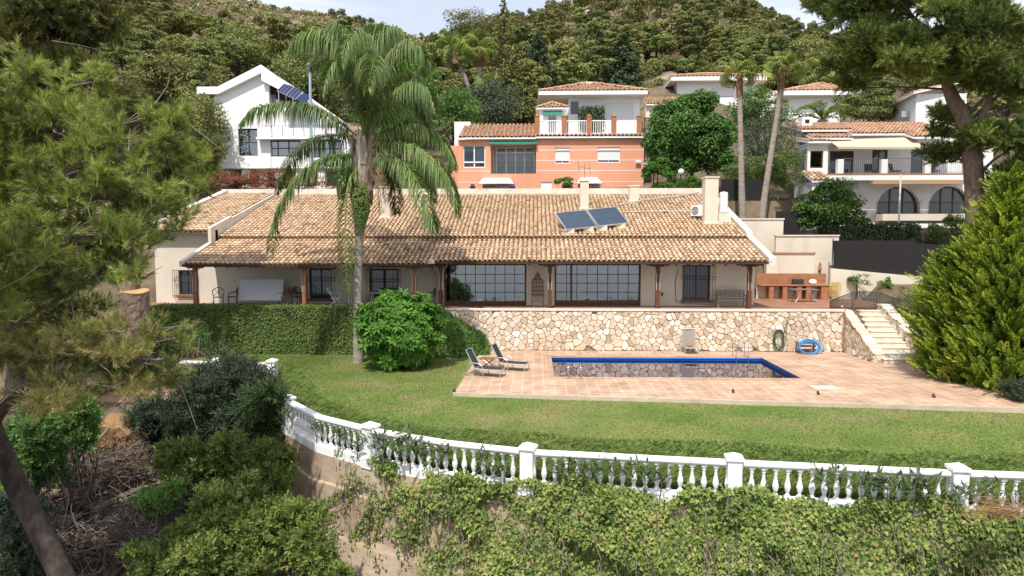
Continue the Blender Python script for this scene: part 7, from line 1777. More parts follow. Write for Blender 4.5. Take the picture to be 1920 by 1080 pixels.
pine('pine_tree', 'low drooping olive pine boughs at the left, in front of the cut stump', [np.array([-11.5, 12.6, -6]), P(-60, 900, 12.6), P(0, 760, 12.6), P(120, 680, 12.7)], [.2, .16, .12, .04], B2, FINE, 18, .95, 'pinedark', 6, cb=.62, bare=5)
B3 = [(90, 20, 27.5, 2.46, 1.68), (190, 60, 28.0, 1.57, 1.45), (30, 110, 27.5, 2.24, 1.57), (150, 140, 28.0, 2.02, 1.12), (205, 190, 28.5, 1.12, 1.12), (60, 210, 27.5, 2.02, 1.45), (240, 240, 29.5, 1.34, 1.34), (-30, 40, 27.0, 2.24, 2.24), (160, -20, 27.5, 1.79, 1.34), (300, 330, 30.5, 1.79, 1.79), (350, 270, 31.0, 1.34, 1.57), (30, 300, 27.5, 2.24, 1.68), (30, 480, 27.5, 2.46, 1.79), (90, 560, 26.0, 2.46, 1.57), (20, 640, 25.0, 2.24, 1.57), (330, 340, 31.0, 1.34, 1.34), (380, 300, 32.0, 0.9, 1.12)]
pine('pine_tree', 'tall dark pine in the upper left corner behind the bright one', [P(40, 760, 28), P(60, 500, 28), P(70, 300, 28), P(90, 60, 28), P(95, -40, 28)], [.64, .57, .48, .32, .12], B3, COARSE, 12, .85, 'pinedark', 7, cb=.42)
# --- cut stump
Ys = 29.; sa = P(240, 690, Ys); 
stp = thing('tree_stump', 'thick sawn off pine trunk with a pale orange cut top, beside the house corner', 'stump', sa-(0, 0, .6)); stp['kind'] = 'thing'
trunk_mb([sa-(.2, -.1, 1.6), sa-(.1, 0, .6), P(246, 680, Ys), P(248, 620, Ys), P(250, 548, Ys)], [.9, .84, .76, .67, .63], 28, 4, .025).build('trunk', M['barkpale'], stp)
c_ = P(250, 547, Ys); ct = MB(); ct.lathe([(.625, -.03), (.62, .02), (.4, .035), (.01, .04)], (0, 0, 0), 24); ct.move(np.array([[1, 0, 0], [0, cos(.16), -sin(.16)], [0, sin(.16), cos(.16)]]), c_)
ct.build('cut_face', mat('fresh_cut_wood', [(.42, .20, .075), (.56, .33, .15), (.48, .25, .10)], scale=6, rough=.8, grain=.2), stp)
trunk_mb([P(236, 600, Ys+.4), P(240, 545, Ys+.4), P(248, 522, Ys+.4)], [.47, .43, .36], 12, 9).build('second_stem', M['barkpale'], stp)
# --- right hand big pine (umbrella, trunk visible)
YQ = 42.
tq = [P(1833, 560, YQ), P(1831, 440, YQ), P(1828, 350, YQ), P(1822, 260, YQ), P(1806, 215, YQ), P(1782, 180, YQ), P(1770, 140, YQ), P(1775, 60, YQ)]
B4 = [(1580, 20, YQ-1, 1.9, 1.5), (1640, 70, YQ-2, 2.2, 1.5), (1610, 120, YQ, 2.0, 1.0), (1700, 20, YQ-2, 2.4, 1.6), (1710, 110, YQ-2.5, 2.4, 1.2), (1760, 60, YQ-3, 2.4, 1.6), (1800, 130, YQ-2.5, 2.2, 1.4), (1880, 40, YQ-2, 2.4, 1.8), (1900, 150, YQ-2, 2.4, 1.6), (1860, 250, YQ-1.5, 1.7, 1.2), (1910, 270, YQ-2, 1.8, 1.4), (1770, 220, YQ+1.2, 1.4, .8), (1790, 290, YQ+1, 1.6, .8), (1765, 250, YQ+1.4, .8, .5), (1890, 340, YQ-1.2, 1.3, 1.1), (1600, 165, YQ+1, .9, .5), (1960, 120, YQ, 2.6, 2.4), (1960, 300, YQ, 2., 1.8), (1640, -20, YQ-1, 2.2, 1.4), (1800, -10, YQ-2, 2.6, 1.6), (1545, 0, YQ, 1.2, .8)]
rt_ = pine('pine_tree', 'huge umbrella pine with a thick bare trunk before the arched white house, right', tq, [.62, .56, .52, .50, .44, .36, .28, .14], B4, COARSE, 12.5, .95, 'pine', 8, 'barkpale', .36, nsub=11)
lb = MB(); lb.tube([P(1822, 270, YQ), P(1838, 225, YQ-.3), P(1850, 200, YQ-.5), P(1862, 165, YQ-.7), P(1890, 120, YQ-1)], [.26, .22, .18, .14, .08], 8, .3); lb.tube([P(1838, 225, YQ-.3), P(1870, 212, YQ-.6), P(1900, 200, YQ-.8)], [.12, .08, .04], 6); lb.tube([P(1806, 205, YQ), P(1780, 196, YQ+.6), P(1750, 215, YQ+1.)], [.13, .08, .04], 6)
lb.build('limb', M['barkpale'], rt_)
# --- yellow green conifer at the deck
def plume(rng, L=.75):
    V = []; F = []
    for i in range(26):
        f = (i+.5)/26; s = (-1)**i; c = np.array([.10*f*f, 0, f*L]); l = .20*(1-f)**.7+.05; d = nrm(np.array([rng.uniform(-.3, .3), s*.75, .85])); w = .028; n = nrm(np.cross(d, rng.normal(size=3))); k = len(V)
        V += [c, c+d*l*.5+n*w, c+d*l, c+d*l*.5-n*w]; F.append((k, k+1, k+2, k+3))
    return np.array(V), np.array(F)
PL = [plume(rn) for _ in range(4)]
Yc = 27.2
rng = np.random.default_rng(33); bc = atZ(1862, 715, 0); 
cf = thing('conifer', 'big feathery yellow green conifer at the right end of the pool deck', 'tree', (bc[0], Yc, 0)); cf['kind'] = 'thing'
mb = MB()
prof_z = np.array([-.3, .6, 1.8, 3.2, 4.4, 5.4, 6.4, 7.4]); prof_r = np.array([1.35, 1.62, 1.62, 1.5, 1.3, .95, .6, .1])
def cf_body(cx, cy, zs, rs, n, seed, cb):
    rg = np.random.default_rng(seed)
    z = zs[0]+(zs[-1]-zs[0])*rg.random(n)**1.05; r = np.interp(z, zs, rs); a = rg.uniform(0, 2*pi, n); f = np.where(rg.random(n) < .07, rg.uniform(1.1, 1.42, n), rg.uniform(.45, 1.12, n))
    lump = 1+.12*np.sin(3*a+z*1.7+seed)+.10*np.sin(5*a-z*2.6)+.10*np.sin(11*a+z*5.)
    P_ = np.stack([cx+np.cos(a)*r*f*lump, cy+np.sin(a)*r*f*lump, z], 1)
    D = nrm(np.stack([np.cos(a)*.75, np.sin(a)*.75, np.full(n, .75)], 1)+rg.normal(size=(n, 3))*.22)
    roll = np.stack([np.cos(a), np.sin(a), np.zeros(n)], 1)
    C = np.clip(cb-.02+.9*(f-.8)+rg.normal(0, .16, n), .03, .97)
    for k in range(4):
        q = np.arange(n) % 4 == k; place(mb, PL[k][0], PL[k][1], frames(D[q], rg, np.cross(D[q], roll[q])+rg.normal(size=(q.sum(), 3))*.5), P_[q], rg.uniform(.7, 1.25, q.sum()), C[q])
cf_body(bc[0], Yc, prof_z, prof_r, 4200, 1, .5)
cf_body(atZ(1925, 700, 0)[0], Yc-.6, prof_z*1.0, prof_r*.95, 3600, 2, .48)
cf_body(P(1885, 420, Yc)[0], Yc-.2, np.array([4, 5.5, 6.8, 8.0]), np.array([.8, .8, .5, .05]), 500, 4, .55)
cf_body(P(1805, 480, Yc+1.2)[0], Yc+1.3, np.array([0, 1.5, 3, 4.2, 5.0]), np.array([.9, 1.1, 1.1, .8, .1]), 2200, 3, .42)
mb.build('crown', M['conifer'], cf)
k = MB(); k.tube([(bc[0], Yc, -.5), (bc[0], Yc, 6.6)], [.22, .04], 8); k.tube([(atZ(1925, 700, 0)[0], Yc-.6, -.5), (atZ(1925, 700, 0)[0], Yc-.6, 6.4)], [.2, .04], 8); k.build('trunk', M['bark'], cf)
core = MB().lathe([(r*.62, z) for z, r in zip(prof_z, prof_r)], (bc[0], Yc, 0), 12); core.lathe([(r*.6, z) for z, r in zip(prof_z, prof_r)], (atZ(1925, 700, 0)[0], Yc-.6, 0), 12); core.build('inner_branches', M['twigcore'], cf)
# shrubs right of the stairs and on the boundary wall
BT('wall_shrub', 'thin olive leaved bush with bare stems right of the stone steps', 'shrub', 1712, 580, 34.5, 1.0, 1.5, 0, 'olive', 18, 110, .13, 71, asp=.3, fill=.5)
BT('wall_shrub', 'green shrub between the steps and the conifer', 'shrub', 1735, 640, 33, .9, 1.1, 0, 'broad', 16, 110, .12, 72)
for i, (px, py, rx, rz_, l) in enumerate(((1605, 527, .9, .45, 'sprawling climber on the cream wall behind the gate, left'), (1662, 532, .55, .5, 'small climber on the cream wall behind the gate, right'), (1690, 560, .7, .7, 'climber at the low end of the cream boundary wall'))):
    BT('climber', l, 'climbing plant', px, py, 41.1, rx, rz_, TZ, 'broad', 14, 46, .12, 80+i, fill=.5)
# --- hedge along the terrace edge
def leafshell(name, label, cat, surf, n, size, m_, seed, core=None, jit=.05):
    rng = np.random.default_rng(seed); P_, N = surf(n, rng); P_ = P_+rng.normal(size=P_.shape)*jit
    t = thing(name, label, cat, P_.min(0)); t['kind'] = 'thing'
    V, F = leaves(P_, nrm(N+rng.normal(size=P_.shape)*.5), size*rng.uniform(.6, 1.3, len(P_)), .72, rng, .14)
    pat = bumps(P_[:, 0], P_[:, 2], .5, 4)*.12
    mb = MB().arr(V, F, np.clip(rng.normal(.5, .18, len(P_))+pat, .02, .98)); mb.build('leaves', M[m_], t)
    if core is not None: core.build('branches', M['twigcore'], t)
    return t
hx0, hx1 = P(281, 600, 34)[0], P(824, 600, 34)[0]
def hedge_surf(n, rng):
    k = int(n*.72); u = rng.random(n); x = hx0+(hx1-hx0)*u
    v = rng.random(n); z = np.where(np.arange(n) < k, -.15+2.42*v, 2.28); y = np.where(np.arange(n) < k, 33.9+.10*v, 33.95+1.2*v)
    w = bumps(x, z, .9, 2)*.07; N = np.where((np.arange(n) < k)[:, None], np.array([0, -1., .35]), np.array([0, -.15, 1.]))
    return np.stack([x, y-w, z+w*.6], 1), N
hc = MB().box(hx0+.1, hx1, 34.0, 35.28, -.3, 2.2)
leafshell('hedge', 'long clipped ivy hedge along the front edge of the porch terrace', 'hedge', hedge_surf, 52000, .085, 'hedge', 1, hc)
sx0, sx1 = hx1-.2, P(916, 640, 33.6)[0]
def slope_top(x): return np.interp(x, [sx0, sx0+.3, (sx0+sx1)/2, sx1-.25, sx1], [2.25, 2.12, 1.35, .75, .15])
def slope_surf(n, rng):
    x = sx0+(sx1-sx0)*rng.random(n); zt_ = slope_top(x); a = rng.random(n)
    z = -.1+(zt_+.1)*np.minimum(1, a*1.35); fr_ = a > .74; y = np.where(fr_, 33.5+1.6*(a-.74)/.26, 33.25+.35*(z/2.2)+.0*a)
    y = y+.35*np.abs((x-sx0)/(sx1-sx0))**2; w = bumps(x, z, .8, 5)*.08
    return np.stack([x, y-w, z+w], 1), np.where(fr_[:, None], np.array([.35, -.2, 1.]), np.array([.1, -1., .4]))
hc = MB().prism([(sx0, 33.7, -.2), (sx1-.25, 33.7, -.2), (sx1-.3, 33.7, .6), ((sx0+sx1)/2, 33.7, 1.2), (sx0, 33.7, 2.0)], (0, 1.3, 0))
leafshell('ivy_bank', 'dark ivy bank sloping down from the hedge to the loungers', 'hedge', slope_surf, 12000, .085, 'broad', 2, hc)
def bamboo(name, label, px, py, Yd, w_, h_, n, seed):
    rng = np.random.default_rng(seed); c = P(px, py, Yd); t = thing(name, label, 'shrub', (c[0], Yd, -.1)); t['kind'] = 'thing'
    b = np.stack([c[0]+rng.normal(0, w_*.4, n), Yd+rng.normal(0, .25, n), np.full(n, -.1)], 1); L_ = h_*rng.uniform(.35, 1, n)
    tip = b+np.stack([rng.normal(0, .25, n), rng.normal(-.15, .2, n), L_], 1); mb = MB()
    for i in range(n):
        for k in range(9):
            f = rng.uniform(.3, 1); p = b[i]+(tip[i]-b[i])*f; d = nrm(np.array([rng.normal(0, .7), rng.normal(-.2, .5), rng.uniform(-.5, .6)])); N = nrm(np.cross(d, rng.normal(size=3)))
            s = np.cross(N, d)*.016; l = rng.uniform(.18, .34); mb.add([p, p+d*l*.5+s, p+d*l, p+d*l*.5-s], [(0, 1, 2, 3)], float(np.clip(rng.normal(.6, .15), 0, 1)))
    mb.build('leaves', M['broadbright'], t)
    k = MB(); [k.tube([b[i], tip[i]], [.012, .004], 3, cap=False) for i in range(n)]; k.build('stems', M['twig'], t)
bamboo('reed_shrub', 'bright green reedy shrub in front of the left end of the hedge', 352, 630, 33.2, 1.5, 2.2, 150, 3)
# --- big leafed rounded bush
def rosette(rng, n=10, L=.40):
    V = []; F = []
    for i in range(n):
        a = 2*pi*i/n+rng.uniform(-.2, .2); el = rng.uniform(-.15, .75); d = np.array([cos(a)*cos(el), sin(a)*cos(el), sin(el)]); s = np.array([-sin(a), cos(a), 0])*.055; l = L*rng.uniform(.75, 1.1); k = len(V); dr = np.array([0, 0, -.10*l])
        V += [d*.02, d*l*.5+s+(0, 0, .01), d*l*.55+(0, 0, -.008), d*l*.5-s+(0, 0, .01), d*l+dr*1.6]; F += [(k, k+1, k+4, k+2), (k, k+2, k+4, k+3)]
    return np.array(V), np.array(F)
RO = [rosette(rn) for _ in range(5)]
Yb_ = atZ(745, 690, -.12)[1]; bcx = P(749, 620, Yb_)
bu = thing('rounded_bush', 'large round bright green big leaved bush beside the palm trunk', 'shrub', (bcx[0], Yb_, -.1)); bu['kind'] = 'thing'
rng = np.random.default_rng(5); mb = MB()
rx, rz_ = 1.80, 1.64; cz = 1.62; n = 1750
D = rdirs(n, rng); D = D[D[:, 2] > -.85]; n = len(D); f = rng.uniform(.72, 1.02, n)
lump = 1+.11*np.sin(7*D[:, 0]+3*D[:, 2])+.09*np.sin(9*D[:, 1]+8*D[:, 2]*2)+.06*np.sin(17*D[:, 0]+13*D[:, 2])
P_ = np.array([bcx[0], Yb_, cz])+D*np.array([rx, rx*.9, rz_])*(f*lump)[:, None]
Dn = nrm(D+np.array([0, 0, .45])+rng.normal(size=(n, 3))*.3)
for k in range(5):
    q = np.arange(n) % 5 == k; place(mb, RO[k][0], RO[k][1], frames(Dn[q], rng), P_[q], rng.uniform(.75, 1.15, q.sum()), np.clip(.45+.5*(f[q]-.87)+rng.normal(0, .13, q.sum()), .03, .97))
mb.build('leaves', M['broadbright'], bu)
k = MB()
for i in range(9):
    a = rng.uniform(0, 6.28); k.tube([(bcx[0]+.3*cos(a), Yb_+.3*sin(a), -.2), (bcx[0]+.6*cos(a), Yb_+.6*sin(a), .8), (bcx[0]+1.1*cos(a), Yb_+1.*sin(a), 1.9)], [.06, .045, .015], 6)
k.build('stems', M['barkpale'], bu)
# --- lawn blades: mown turf as short tufts, long grass strip along the balustrade
def blades(P_, h, w, lean, rng, C):
    n = len(P_); a = rng.uniform(0, 2*pi, n); d = np.stack([np.cos(a), np.sin(a), np.zeros(n)], 1); s = np.stack([-np.sin(a), np.cos(a), np.zeros(n)], 1); h = np.broadcast_to(h, (n,))[:, None]
    V = np.stack([P_-s*w*.5, P_+s*w*.5, P_+d*h*lean*.35+s*w*.35+np.array([0, 0, 1.])*h*.65, P_+d*h*lean+np.array([0, 0, 1.])*h*.95], 1).reshape(-1, 3)
    return V, np.arange(4*n).reshape(n, 4)
rg = np.random.default_rng(71)
n = 150000; x = rg.uniform(-15.5, 16.5, n); y0 = yb(x); y = y0+2.2+(33.6-y0-2.2)*rg.random(n)**1.35
ok = ~((x > fl[0]-.1) & (y > np.interp(x, [fl[0], fr[0]], [fl[1], fr[1]])-.15) & (x > bl[0]-(bl[1]-y)*.28-.6)); x, y = x[ok], y[ok]
pat = bumps(x, y, 3.2, 1)*.16+bumps(x, y, 1.1, 3)*.08
V, F = blades(np.stack([x, y, lawn_z(x, y)-.003], 1), rg.uniform(.018, .045, len(x)), .022, 1.1, rg, None)
dry = np.exp(-(((x-.8)/2.6)**2+((y-21.6)/1.5)**2))*.75
tag(MB().arr(V, F, np.clip(.45+pat+dry+rg.normal(0, .15, len(x)), .02, .98)).build('mown_grass', M['turf'], pivot=False), kind='stuff')
n = 64000; x = rg.uniform(-12.0, 16.5, n); wd = np.interp(x, [-11, -7, -3, 2, 17], [3., 3.1, 3.6, 4.0, 3.8])+.35*bumps(x, x*0, 1.4, 2)
y = yb(x)+.50+(wd-.3)*rg.random(n)**.9
y = y+0*x; h = rg.uniform(.10, .34, n)*(1+.35*bumps(x, y, .45, 4))*(1-.6*np.clip((y-yb(x))/3.9, 0, 1)**1.5)
V, F = blades(np.stack([x, y, lawn_z(x, y)-.01], 1), h, .036, 1.1, rg, None)
tag(MB().arr(V, F, np.clip(.42+bumps(x, y, .5, 6)*.10+rg.normal(0, .17, n), .02, .98)).build('long_grass', M['grass'], pivot=False), kind='stuff')
# --- oleander sprigs pushing through the balusters
def sprig(rng, n=46, L=.30):
    V = []; F = []
    for i in range(n):
        a = rng.uniform(0, 2*pi); z = .12+.30*rng.random(); el = rng.uniform(-.3, 1.1); d = np.array([cos(a)*cos(el), sin(a)*cos(el), sin(el)]); s = nrm(np.cross(d, (0, 0, 1.)))*.026; l = L*rng.uniform(.6, 1.15); o = np.array([.12*rng.normal(), .12*rng.normal(), z]); k = len(V)
        V += [o, o+d*l*.5+s, o+d*l+(0, 0, -.05*l), o+d*l*.5-s]; F.append((k, k+1, k+2, k+3))
    return np.array(V), np.array(F)
OL = [(550, .9, 'left of all, by the first balustrade pier'), (596, .8, 'second from the first pier'), (636, .9, 'third from the first pier'), (672, .8, 'just left of the second pier'), (715, 1.2, 'just right of the second pier'), (770, 1.6, 'tall one hanging over the creeper'), (822, 1., 'over the thickest creeper'), (905, .9, 'left of the middle pier'), (945, .9, 'close left of the middle pier'), (1046, 1.0, 'close right of the middle pier'), (1085, .8, 'second right of the middle pier'), (1112, 1., 'third right of the middle pier'), (1160, .7, 'before the middle of the rail'), (1205, .9, 'left of the gap in the creeper'), (1236, .8, 'right of the gap in the creeper'), (1548, 1., 'right of the bare balusters'), (1606, .9, 'left one of the cluster by the right pier'), (1655, 1.1, 'middle one of the cluster near the right pier'), (1695, 1., 'right one of the cluster near the right pier'), (1730, 1., 'close before the right pier'), (1783, .9, 'on the left face of the right pier'), (1838, .9, 'right of the right pier'), (1905, .7, 'at the right edge')]
lk_ = ['small', 'bushy', 'narrow leaved', 'dark', 'drooping']
for i, (px, s, l) in enumerate(OL):
    Yg = 16.; 
    for _ in range(6): q = P(px, 870, Yg); Yg = float(yb(q[0]))-.05
    rng = np.random.default_rng(500+i); t = thing('oleander', '%s oleander sprig in the balustrade, %s' % (lk_[i % 5], l), 'shrub', (q[0], Yg-.20, -.05), 0, 'oleanders along the balustrade')
    mb = MB()
    for k in range(3):
        V, F = sprig(rng, 22); mb.arr(V*s*1.08+np.array([rng.uniform(-.18, .18), rng.uniform(-.10, .02), rng.uniform(-.05, .22)]), F, np.clip(rng.normal(.5, .17, len(F)), .02, .98))
    local(mb, 'leaves', M['oleander'], t, pivot=False)
    local(MB().tube([(0, .1, -.3), (.03, 0, .1), (0, -.05, .4)], [.014, .010, .004], 4), 'stem', M['twig'], t, pivot=False)
# --- creeper over the retaining wall
rg = np.random.default_rng(44)
def creeper_pts(n):
    x = -6.2+22*rg.random(n); z = .12-4.4*rg.random(n)**1.1
    top = -.17+.26*bumps(x, x*0, .8, 1)+.17*bumps(x, x*0, .27, 2)
    z = np.minimum(z, top-.0*x+rg.normal(0, .03, n))
    cov = bumps(x, z, .9, 3)*.5+bumps(x, z, .35, 4)*.3+np.interp(x, [-6.2, -5.0, -4.3, -3.0, -1.5, 0, 16], [-1.2, -.75, -.15, -.05, .35, 1.0, 1.2])+np.clip((z+2.3)*.22, -.4, .3)*(x < -1)
    k = cov > rg.random(n)*.5-.05; x, z = x[k], z[k]
    d = np.abs(z); off = .24+np.clip(d-.3, 0, 4)*.34*np.interp(x, [-5, -1, 2, 16], [.15, .5, 1, 1.1])+.42*bumps(x, z, .8, 5)*np.clip(d, .25, 1.2)+.16*bumps(x, z, .3, 7)
    i = np.clip(np.searchsorted(cv[:, 0], x), 1, len(cv)-1); nx, ny = no[i, 0], no[i, 1]
    b = np.stack([x, yb(x), z], 1); P_ = b+np.stack([nx*off, ny*off, 0*x], 1)+rg.normal(size=(len(x), 3))*.055
    N = nrm(np.stack([nx*.75, ny*.75, np.full(len(x), .55)], 1)+rg.normal(size=(len(x), 3))*.42)
    return P_, N, x, z
P_, N, x, z = creeper_pts(84000)
m_ = len(P_); sz = rg.uniform(.055, .13, m_)[:, None]; T = nrm(np.array([0, 0, -1.])+rg.normal(size=(m_, 3))*.55); T = nrm(T-(T*N).sum(1, keepdims=True)*N); B = np.cross(N, T)
V = np.stack([P_-T*sz*.42, P_-T*sz*.30+B*sz*.42+N*sz*.10, P_+T*sz*.58, P_-T*sz*.30-B*sz*.42+N*sz*.10], 1).reshape(-1, 3)
pat = bumps(x, z, .6, 8)*.17+bumps(x, z, 1.7, 9)*.12
cc = .38+pat*1.25+rg.normal(0, .18, m_); cc[rg.random(m_) < .06] = .93
cr_ = thing('creeper', 'dense creeper with heart shaped leaves covering the concrete retaining wall', 'climbing plant', (4, 15, -3)); cr_['kind'] = 'thing'
MB().arr(V, np.arange(4*m_).reshape(m_, 4), np.clip(cc, .02, .98)).build('leaves', M['ivy'], cr_)
k = MB()
for i in range(190):
    x0 = rg.uniform(-5.6, 15.5); z0 = -rg.uniform(.3, 1.6); p = []; o_ = rg.uniform(.25, .5)
    for j in range(7):
        zz = z0-j*rg.uniform(.12, .26); x0 += rg.normal(0, .09); p.append((x0, yb(x0)-o_-abs(zz)*.30*np.interp(x0, [-5, -1, 2], [.2, .5, 1])-rg.uniform(-.03, .10), zz))
    k.tube(p, [.012, .011, .010, .009, .008, .006, .004], 3, rg.random(), cap=False)
k.build('stems', M['twig'], cr_)
sv_ = MB(); lv = []
for i in range(20):
    x0 = rg.uniform(-4.9, -1.2); z0 = -rg.uniform(.35, 2.6); p = []; dx = rg.uniform(-.16, -.02)
    for j in range(16):
        zz = z0-j*.10; x0 += dx+rg.normal(0, .05); ii_ = min(len(cv)-1, max(0, int(np.searchsorted(cv[:, 0], x0)))); o_ = .24+max(0, -zz-2.5)*.12+.06*rg.random()
        if x0 < -7.4: break
        q = np.array([x0+no[ii_, 0]*o_, float(yb(x0))+no[ii_, 1]*o_, zz]); p.append(q)
        for _ in range(5): lv.append((q+rg.normal(size=3)*.05, (no[ii_, 0], no[ii_, 1], .5)))
    if len(p) > 3: sv_.tube(p, [.011]*len(p), 3, .4, cap=False)
LP_ = np.array([a for a, b in lv]); LN = nrm(np.array([b for a, b in lv])+rg.normal(size=LP_.shape)*.4)
V, F = leaves(LP_, LN, rg.uniform(.06, .11, len(LP_)), .75, rg); MB().arr(V, F, np.clip(rg.normal(.48, .22, len(LP_)), .02, .98)).build('hanging_leaves', M['ivy'], cr_); sv_.build('hanging_stems', M['twig'], cr_)
# clumps of dry weeds in the creeper foot at the lower right
for i, (px, py, l) in enumerate(((1875, 960, 'pale dry grass tuft in the creeper at the right edge'),)):
    q = P(px, py, 13.6); k = MB()
    for j in range(90):
        d = nrm(np.array([rg.normal(), rg.normal()-.4, rg.uniform(0, 1.2)])); l_ = rg.uniform(.15, .5); k.tube([q+rg.normal(size=3)*np.array([.3, .1, .12]), q+d*l_*.6+rg.normal(size=3)*np.array([.3, .1, .1]), q+d*l_+rg.normal(size=3)*np.array([.35, .1, .1])], [.006, .005, .002], 3, rg.uniform(.4, 1), cap=False)
    tag(k.build('dry_tuft', M['straw' if i == 0 else 'twig']), l, 'dry plant', None, 'thing')
# --- ravine: shrubs, dead wood, litter mound
def gz(x, y): return float(H(np.array([x]), np.array([y]))[0])
def rav(px, py, it=12):
    Yd = 20.
    for _ in range(40):
        q = P(px, py, Yd); e_ = q[2]-gz(q[0], Yd); Yd += np.clip(e_*1.6, -1, 1)
        if abs(e_) < .02: break
    return P(px, py, Yd)
def leafy_twig(rng, n=13, L=.36, w=.085):
    V = []; F = []
    for i in range(n):
        f = .15+.85*i/(n-1); a = i*2.4+rng.uniform(-.4, .4); el = rng.uniform(.35, .9) if i < n-1 else 1.5; d = np.array([cos(a)*cos(el), sin(a)*cos(el), sin(el)]); o = np.array([.06*sin(3*f), .05*f, f]); s_ = nrm(np.cross(d, np.array([-sin(a)*.3, cos(a)*.3, 1.])+rng.normal(size=3)*.3))*w*rng.uniform(.8, 1.2); l = L*rng.uniform(.7, 1.15); k = len(V); u_ = nrm(np.cross(s_, d))*.03
        V += [o, o+d*l*.5+s_+u_, o+d*l, o+d*l*.5-s_+u_]; F.append((k, k+1, k+2, k+3))
    return np.array(V), np.array(F)
TWIGS = [leafy_twig(rn) for _ in range(5)]; TWIGN = [leafy_twig(rn, 20, .42, .035) for _ in range(5)]
def twig_crown(mb, cl, per, size, rng, narrow, cb, up=.4):
    for c, r in cl:
        n = max(4, int(per)); D = rdirs(n, rng); k = (D[:, 2] < -.2) & (rng.random(n) < .6); D[k, 2] *= -1
        Dn = nrm(D+np.array([0, 0, up])+rng.normal(size=(n, 3))*.45); P_ = c+D*r*(rng.uniform(.15, 1.1, n)**.6)[:, None]
        T_ = (TWIGN if narrow else TWIGS)[int(rng.integers(0, 5))]; place(mb, T_[0], T_[1], frames(Dn, rng), P_-Dn*size*.5, size*rng.uniform(.6, 1.35, n), np.clip(cb+rng.normal(0, .08)+rng.normal(0, .15, n), .03, .97))
def thicket(name, label, cat, pts, mname, size, per, seed, asp=.5, cb=.5, sub=5, up=.55):
    """spreading shrub: pts = (px, py, depth, radius); every entry grows several ragged clumps and a stem to the ground"""
    rng = np.random.default_rng(seed); mb = MB(); k = MB(); cs = [(P(a, b, d), r) for a, b, d, r in pts]
    g0 = min(cs, key=lambda c: c[0][2])[0]; base = np.array([g0[0], g0[1]+.2, gz(g0[0], g0[1]+.2)])
    t = thing(name, label, cat, base); t['kind'] = 'thing'
    for c, r in cs:
        cl = [(c+rdirs(1, rng)[0]*r*rng.uniform(.2, .95)*np.array([1, .7, .8]), np.array([1, 1, .8])*r*rng.uniform(.28, .6)) for _ in range(sub)]
        twig_crown(mb, cl, per/7, size*2.5, rng, asp < .4, cb+rng.normal(0, .05))
        root = np.array([c[0]+rng.normal(0, .15), c[1]+.3, gz(c[0], c[1]+.3)-.1])
        for cc, rr in cl[:3]: k.tube([root, (root+cc)/2+rng.normal(size=3)*.25, cc, cc+rng.normal(size=3)*rr*.8], [.022, .016, .010, .004], 4, rng.random()*.25, cap=False)
    mb.build('leaves', M[mname], t); k.build('stems', M['twig'], t); return t
def row(x0, x1, y0, y1, d, r, n, seed):
    rng = np.random.default_rng(seed); return [(rng.uniform(x0, x1), rng.uniform(y0, y1), d+rng.uniform(-.5, .5), r*rng.uniform(.7, 1.2)) for _ in range(n)]
thicket('oleander_bush', 'large dark grey green oleander bush at the left end of the balustrade', 'shrub', row(355, 490, 705, 740, 22.5, .75, 8, 1)+row(345, 500, 740, 810, 22., .85, 12, 2), 'olive', .19, 260, 91, .2, .3)
thicket('oleander_bush', 'smaller oleander bush leaning against the first white pier', 'shrub', row(478, 505, 745, 830, 21., .5, 5, 3), 'oleander', .22, 160, 92, .18, .4)
thicket('dark_shrub', 'dark shrub in the shade below the pink block wall', 'shrub', row(255, 340, 740, 830, 22, .7, 9, 4), 'olive', .15, 240, 93, .3, .25)
thicket('dark_shrub', 'dark shrub in the gap by the right edge of the pool deck', 'shrub', row(1900, 1925, 725, 745, 24.6, .35, 4, 41), 'olive', .14, 160, 193, .3, .35)
thicket('dark_shrub', 'dark glossy shrub at the far left under the pine boughs', 'shrub', row(-20, 100, 790, 900, 17, .65, 12, 5), 'broad', .12, 260, 94, .5, .4)
thicket('dark_shrub', 'green shrub under the low pine boughs, left of the litter mound', 'shrub', row(60, 165, 765, 850, 19, .6, 10, 6), 'broad', .13, 240, 95, .5, .5)
thicket('carob_bush', 'bright green carob bush in front of the bare concrete wall, lowest', 'shrub', row(390, 580, 930, 1000, 15.8, .62, 14, 7)+row(330, 600, 990, 1090, 15., .7, 18, 8), 'carob', .11, 330, 96, .6, .5)
thicket('carob_bush', 'bright green carob bush under the dark oleander', 'shrub', row(320, 440, 825, 890, 18.8, .55, 11, 9), 'carob', .13, 230, 97, .55, .45)
thicket('carob_bush', 'mid green carob bush against the shaded wall corner', 'shrub', row(420, 535, 845, 930, 18.8, .6, 12, 10), 'carob', .13, 260, 98, .55, .5)
thicket('carob_bush', 'dense green carob bush at the bottom edge, left of the concrete wall', 'shrub', row(270, 400, 1040, 1100, 14.2, .55, 11, 11), 'carob', .11, 260, 99, .6, .5)
thicket('carob_bush', 'green shrub at the foot of the bare wall, partly out of frame', 'shrub', row(590, 640, 1030, 1100, 14.6, .4, 7, 12), 'carob', .11, 170, 100, .6, .5)
thicket('dark_shrub', 'low dark shrub in the bottom left corner behind the trunk', 'shrub', row(-20, 60, 960, 1080, 15.5, .6, 10, 13), 'olive', .12, 210, 101, .4, .35)
thicket('dark_shrub', 'sparse green shrub between the dead branches and the carob bushes', 'shrub', row(255, 330, 905, 960, 17, .35, 6, 14), 'broad', .11, 120, 102, .5, .5)
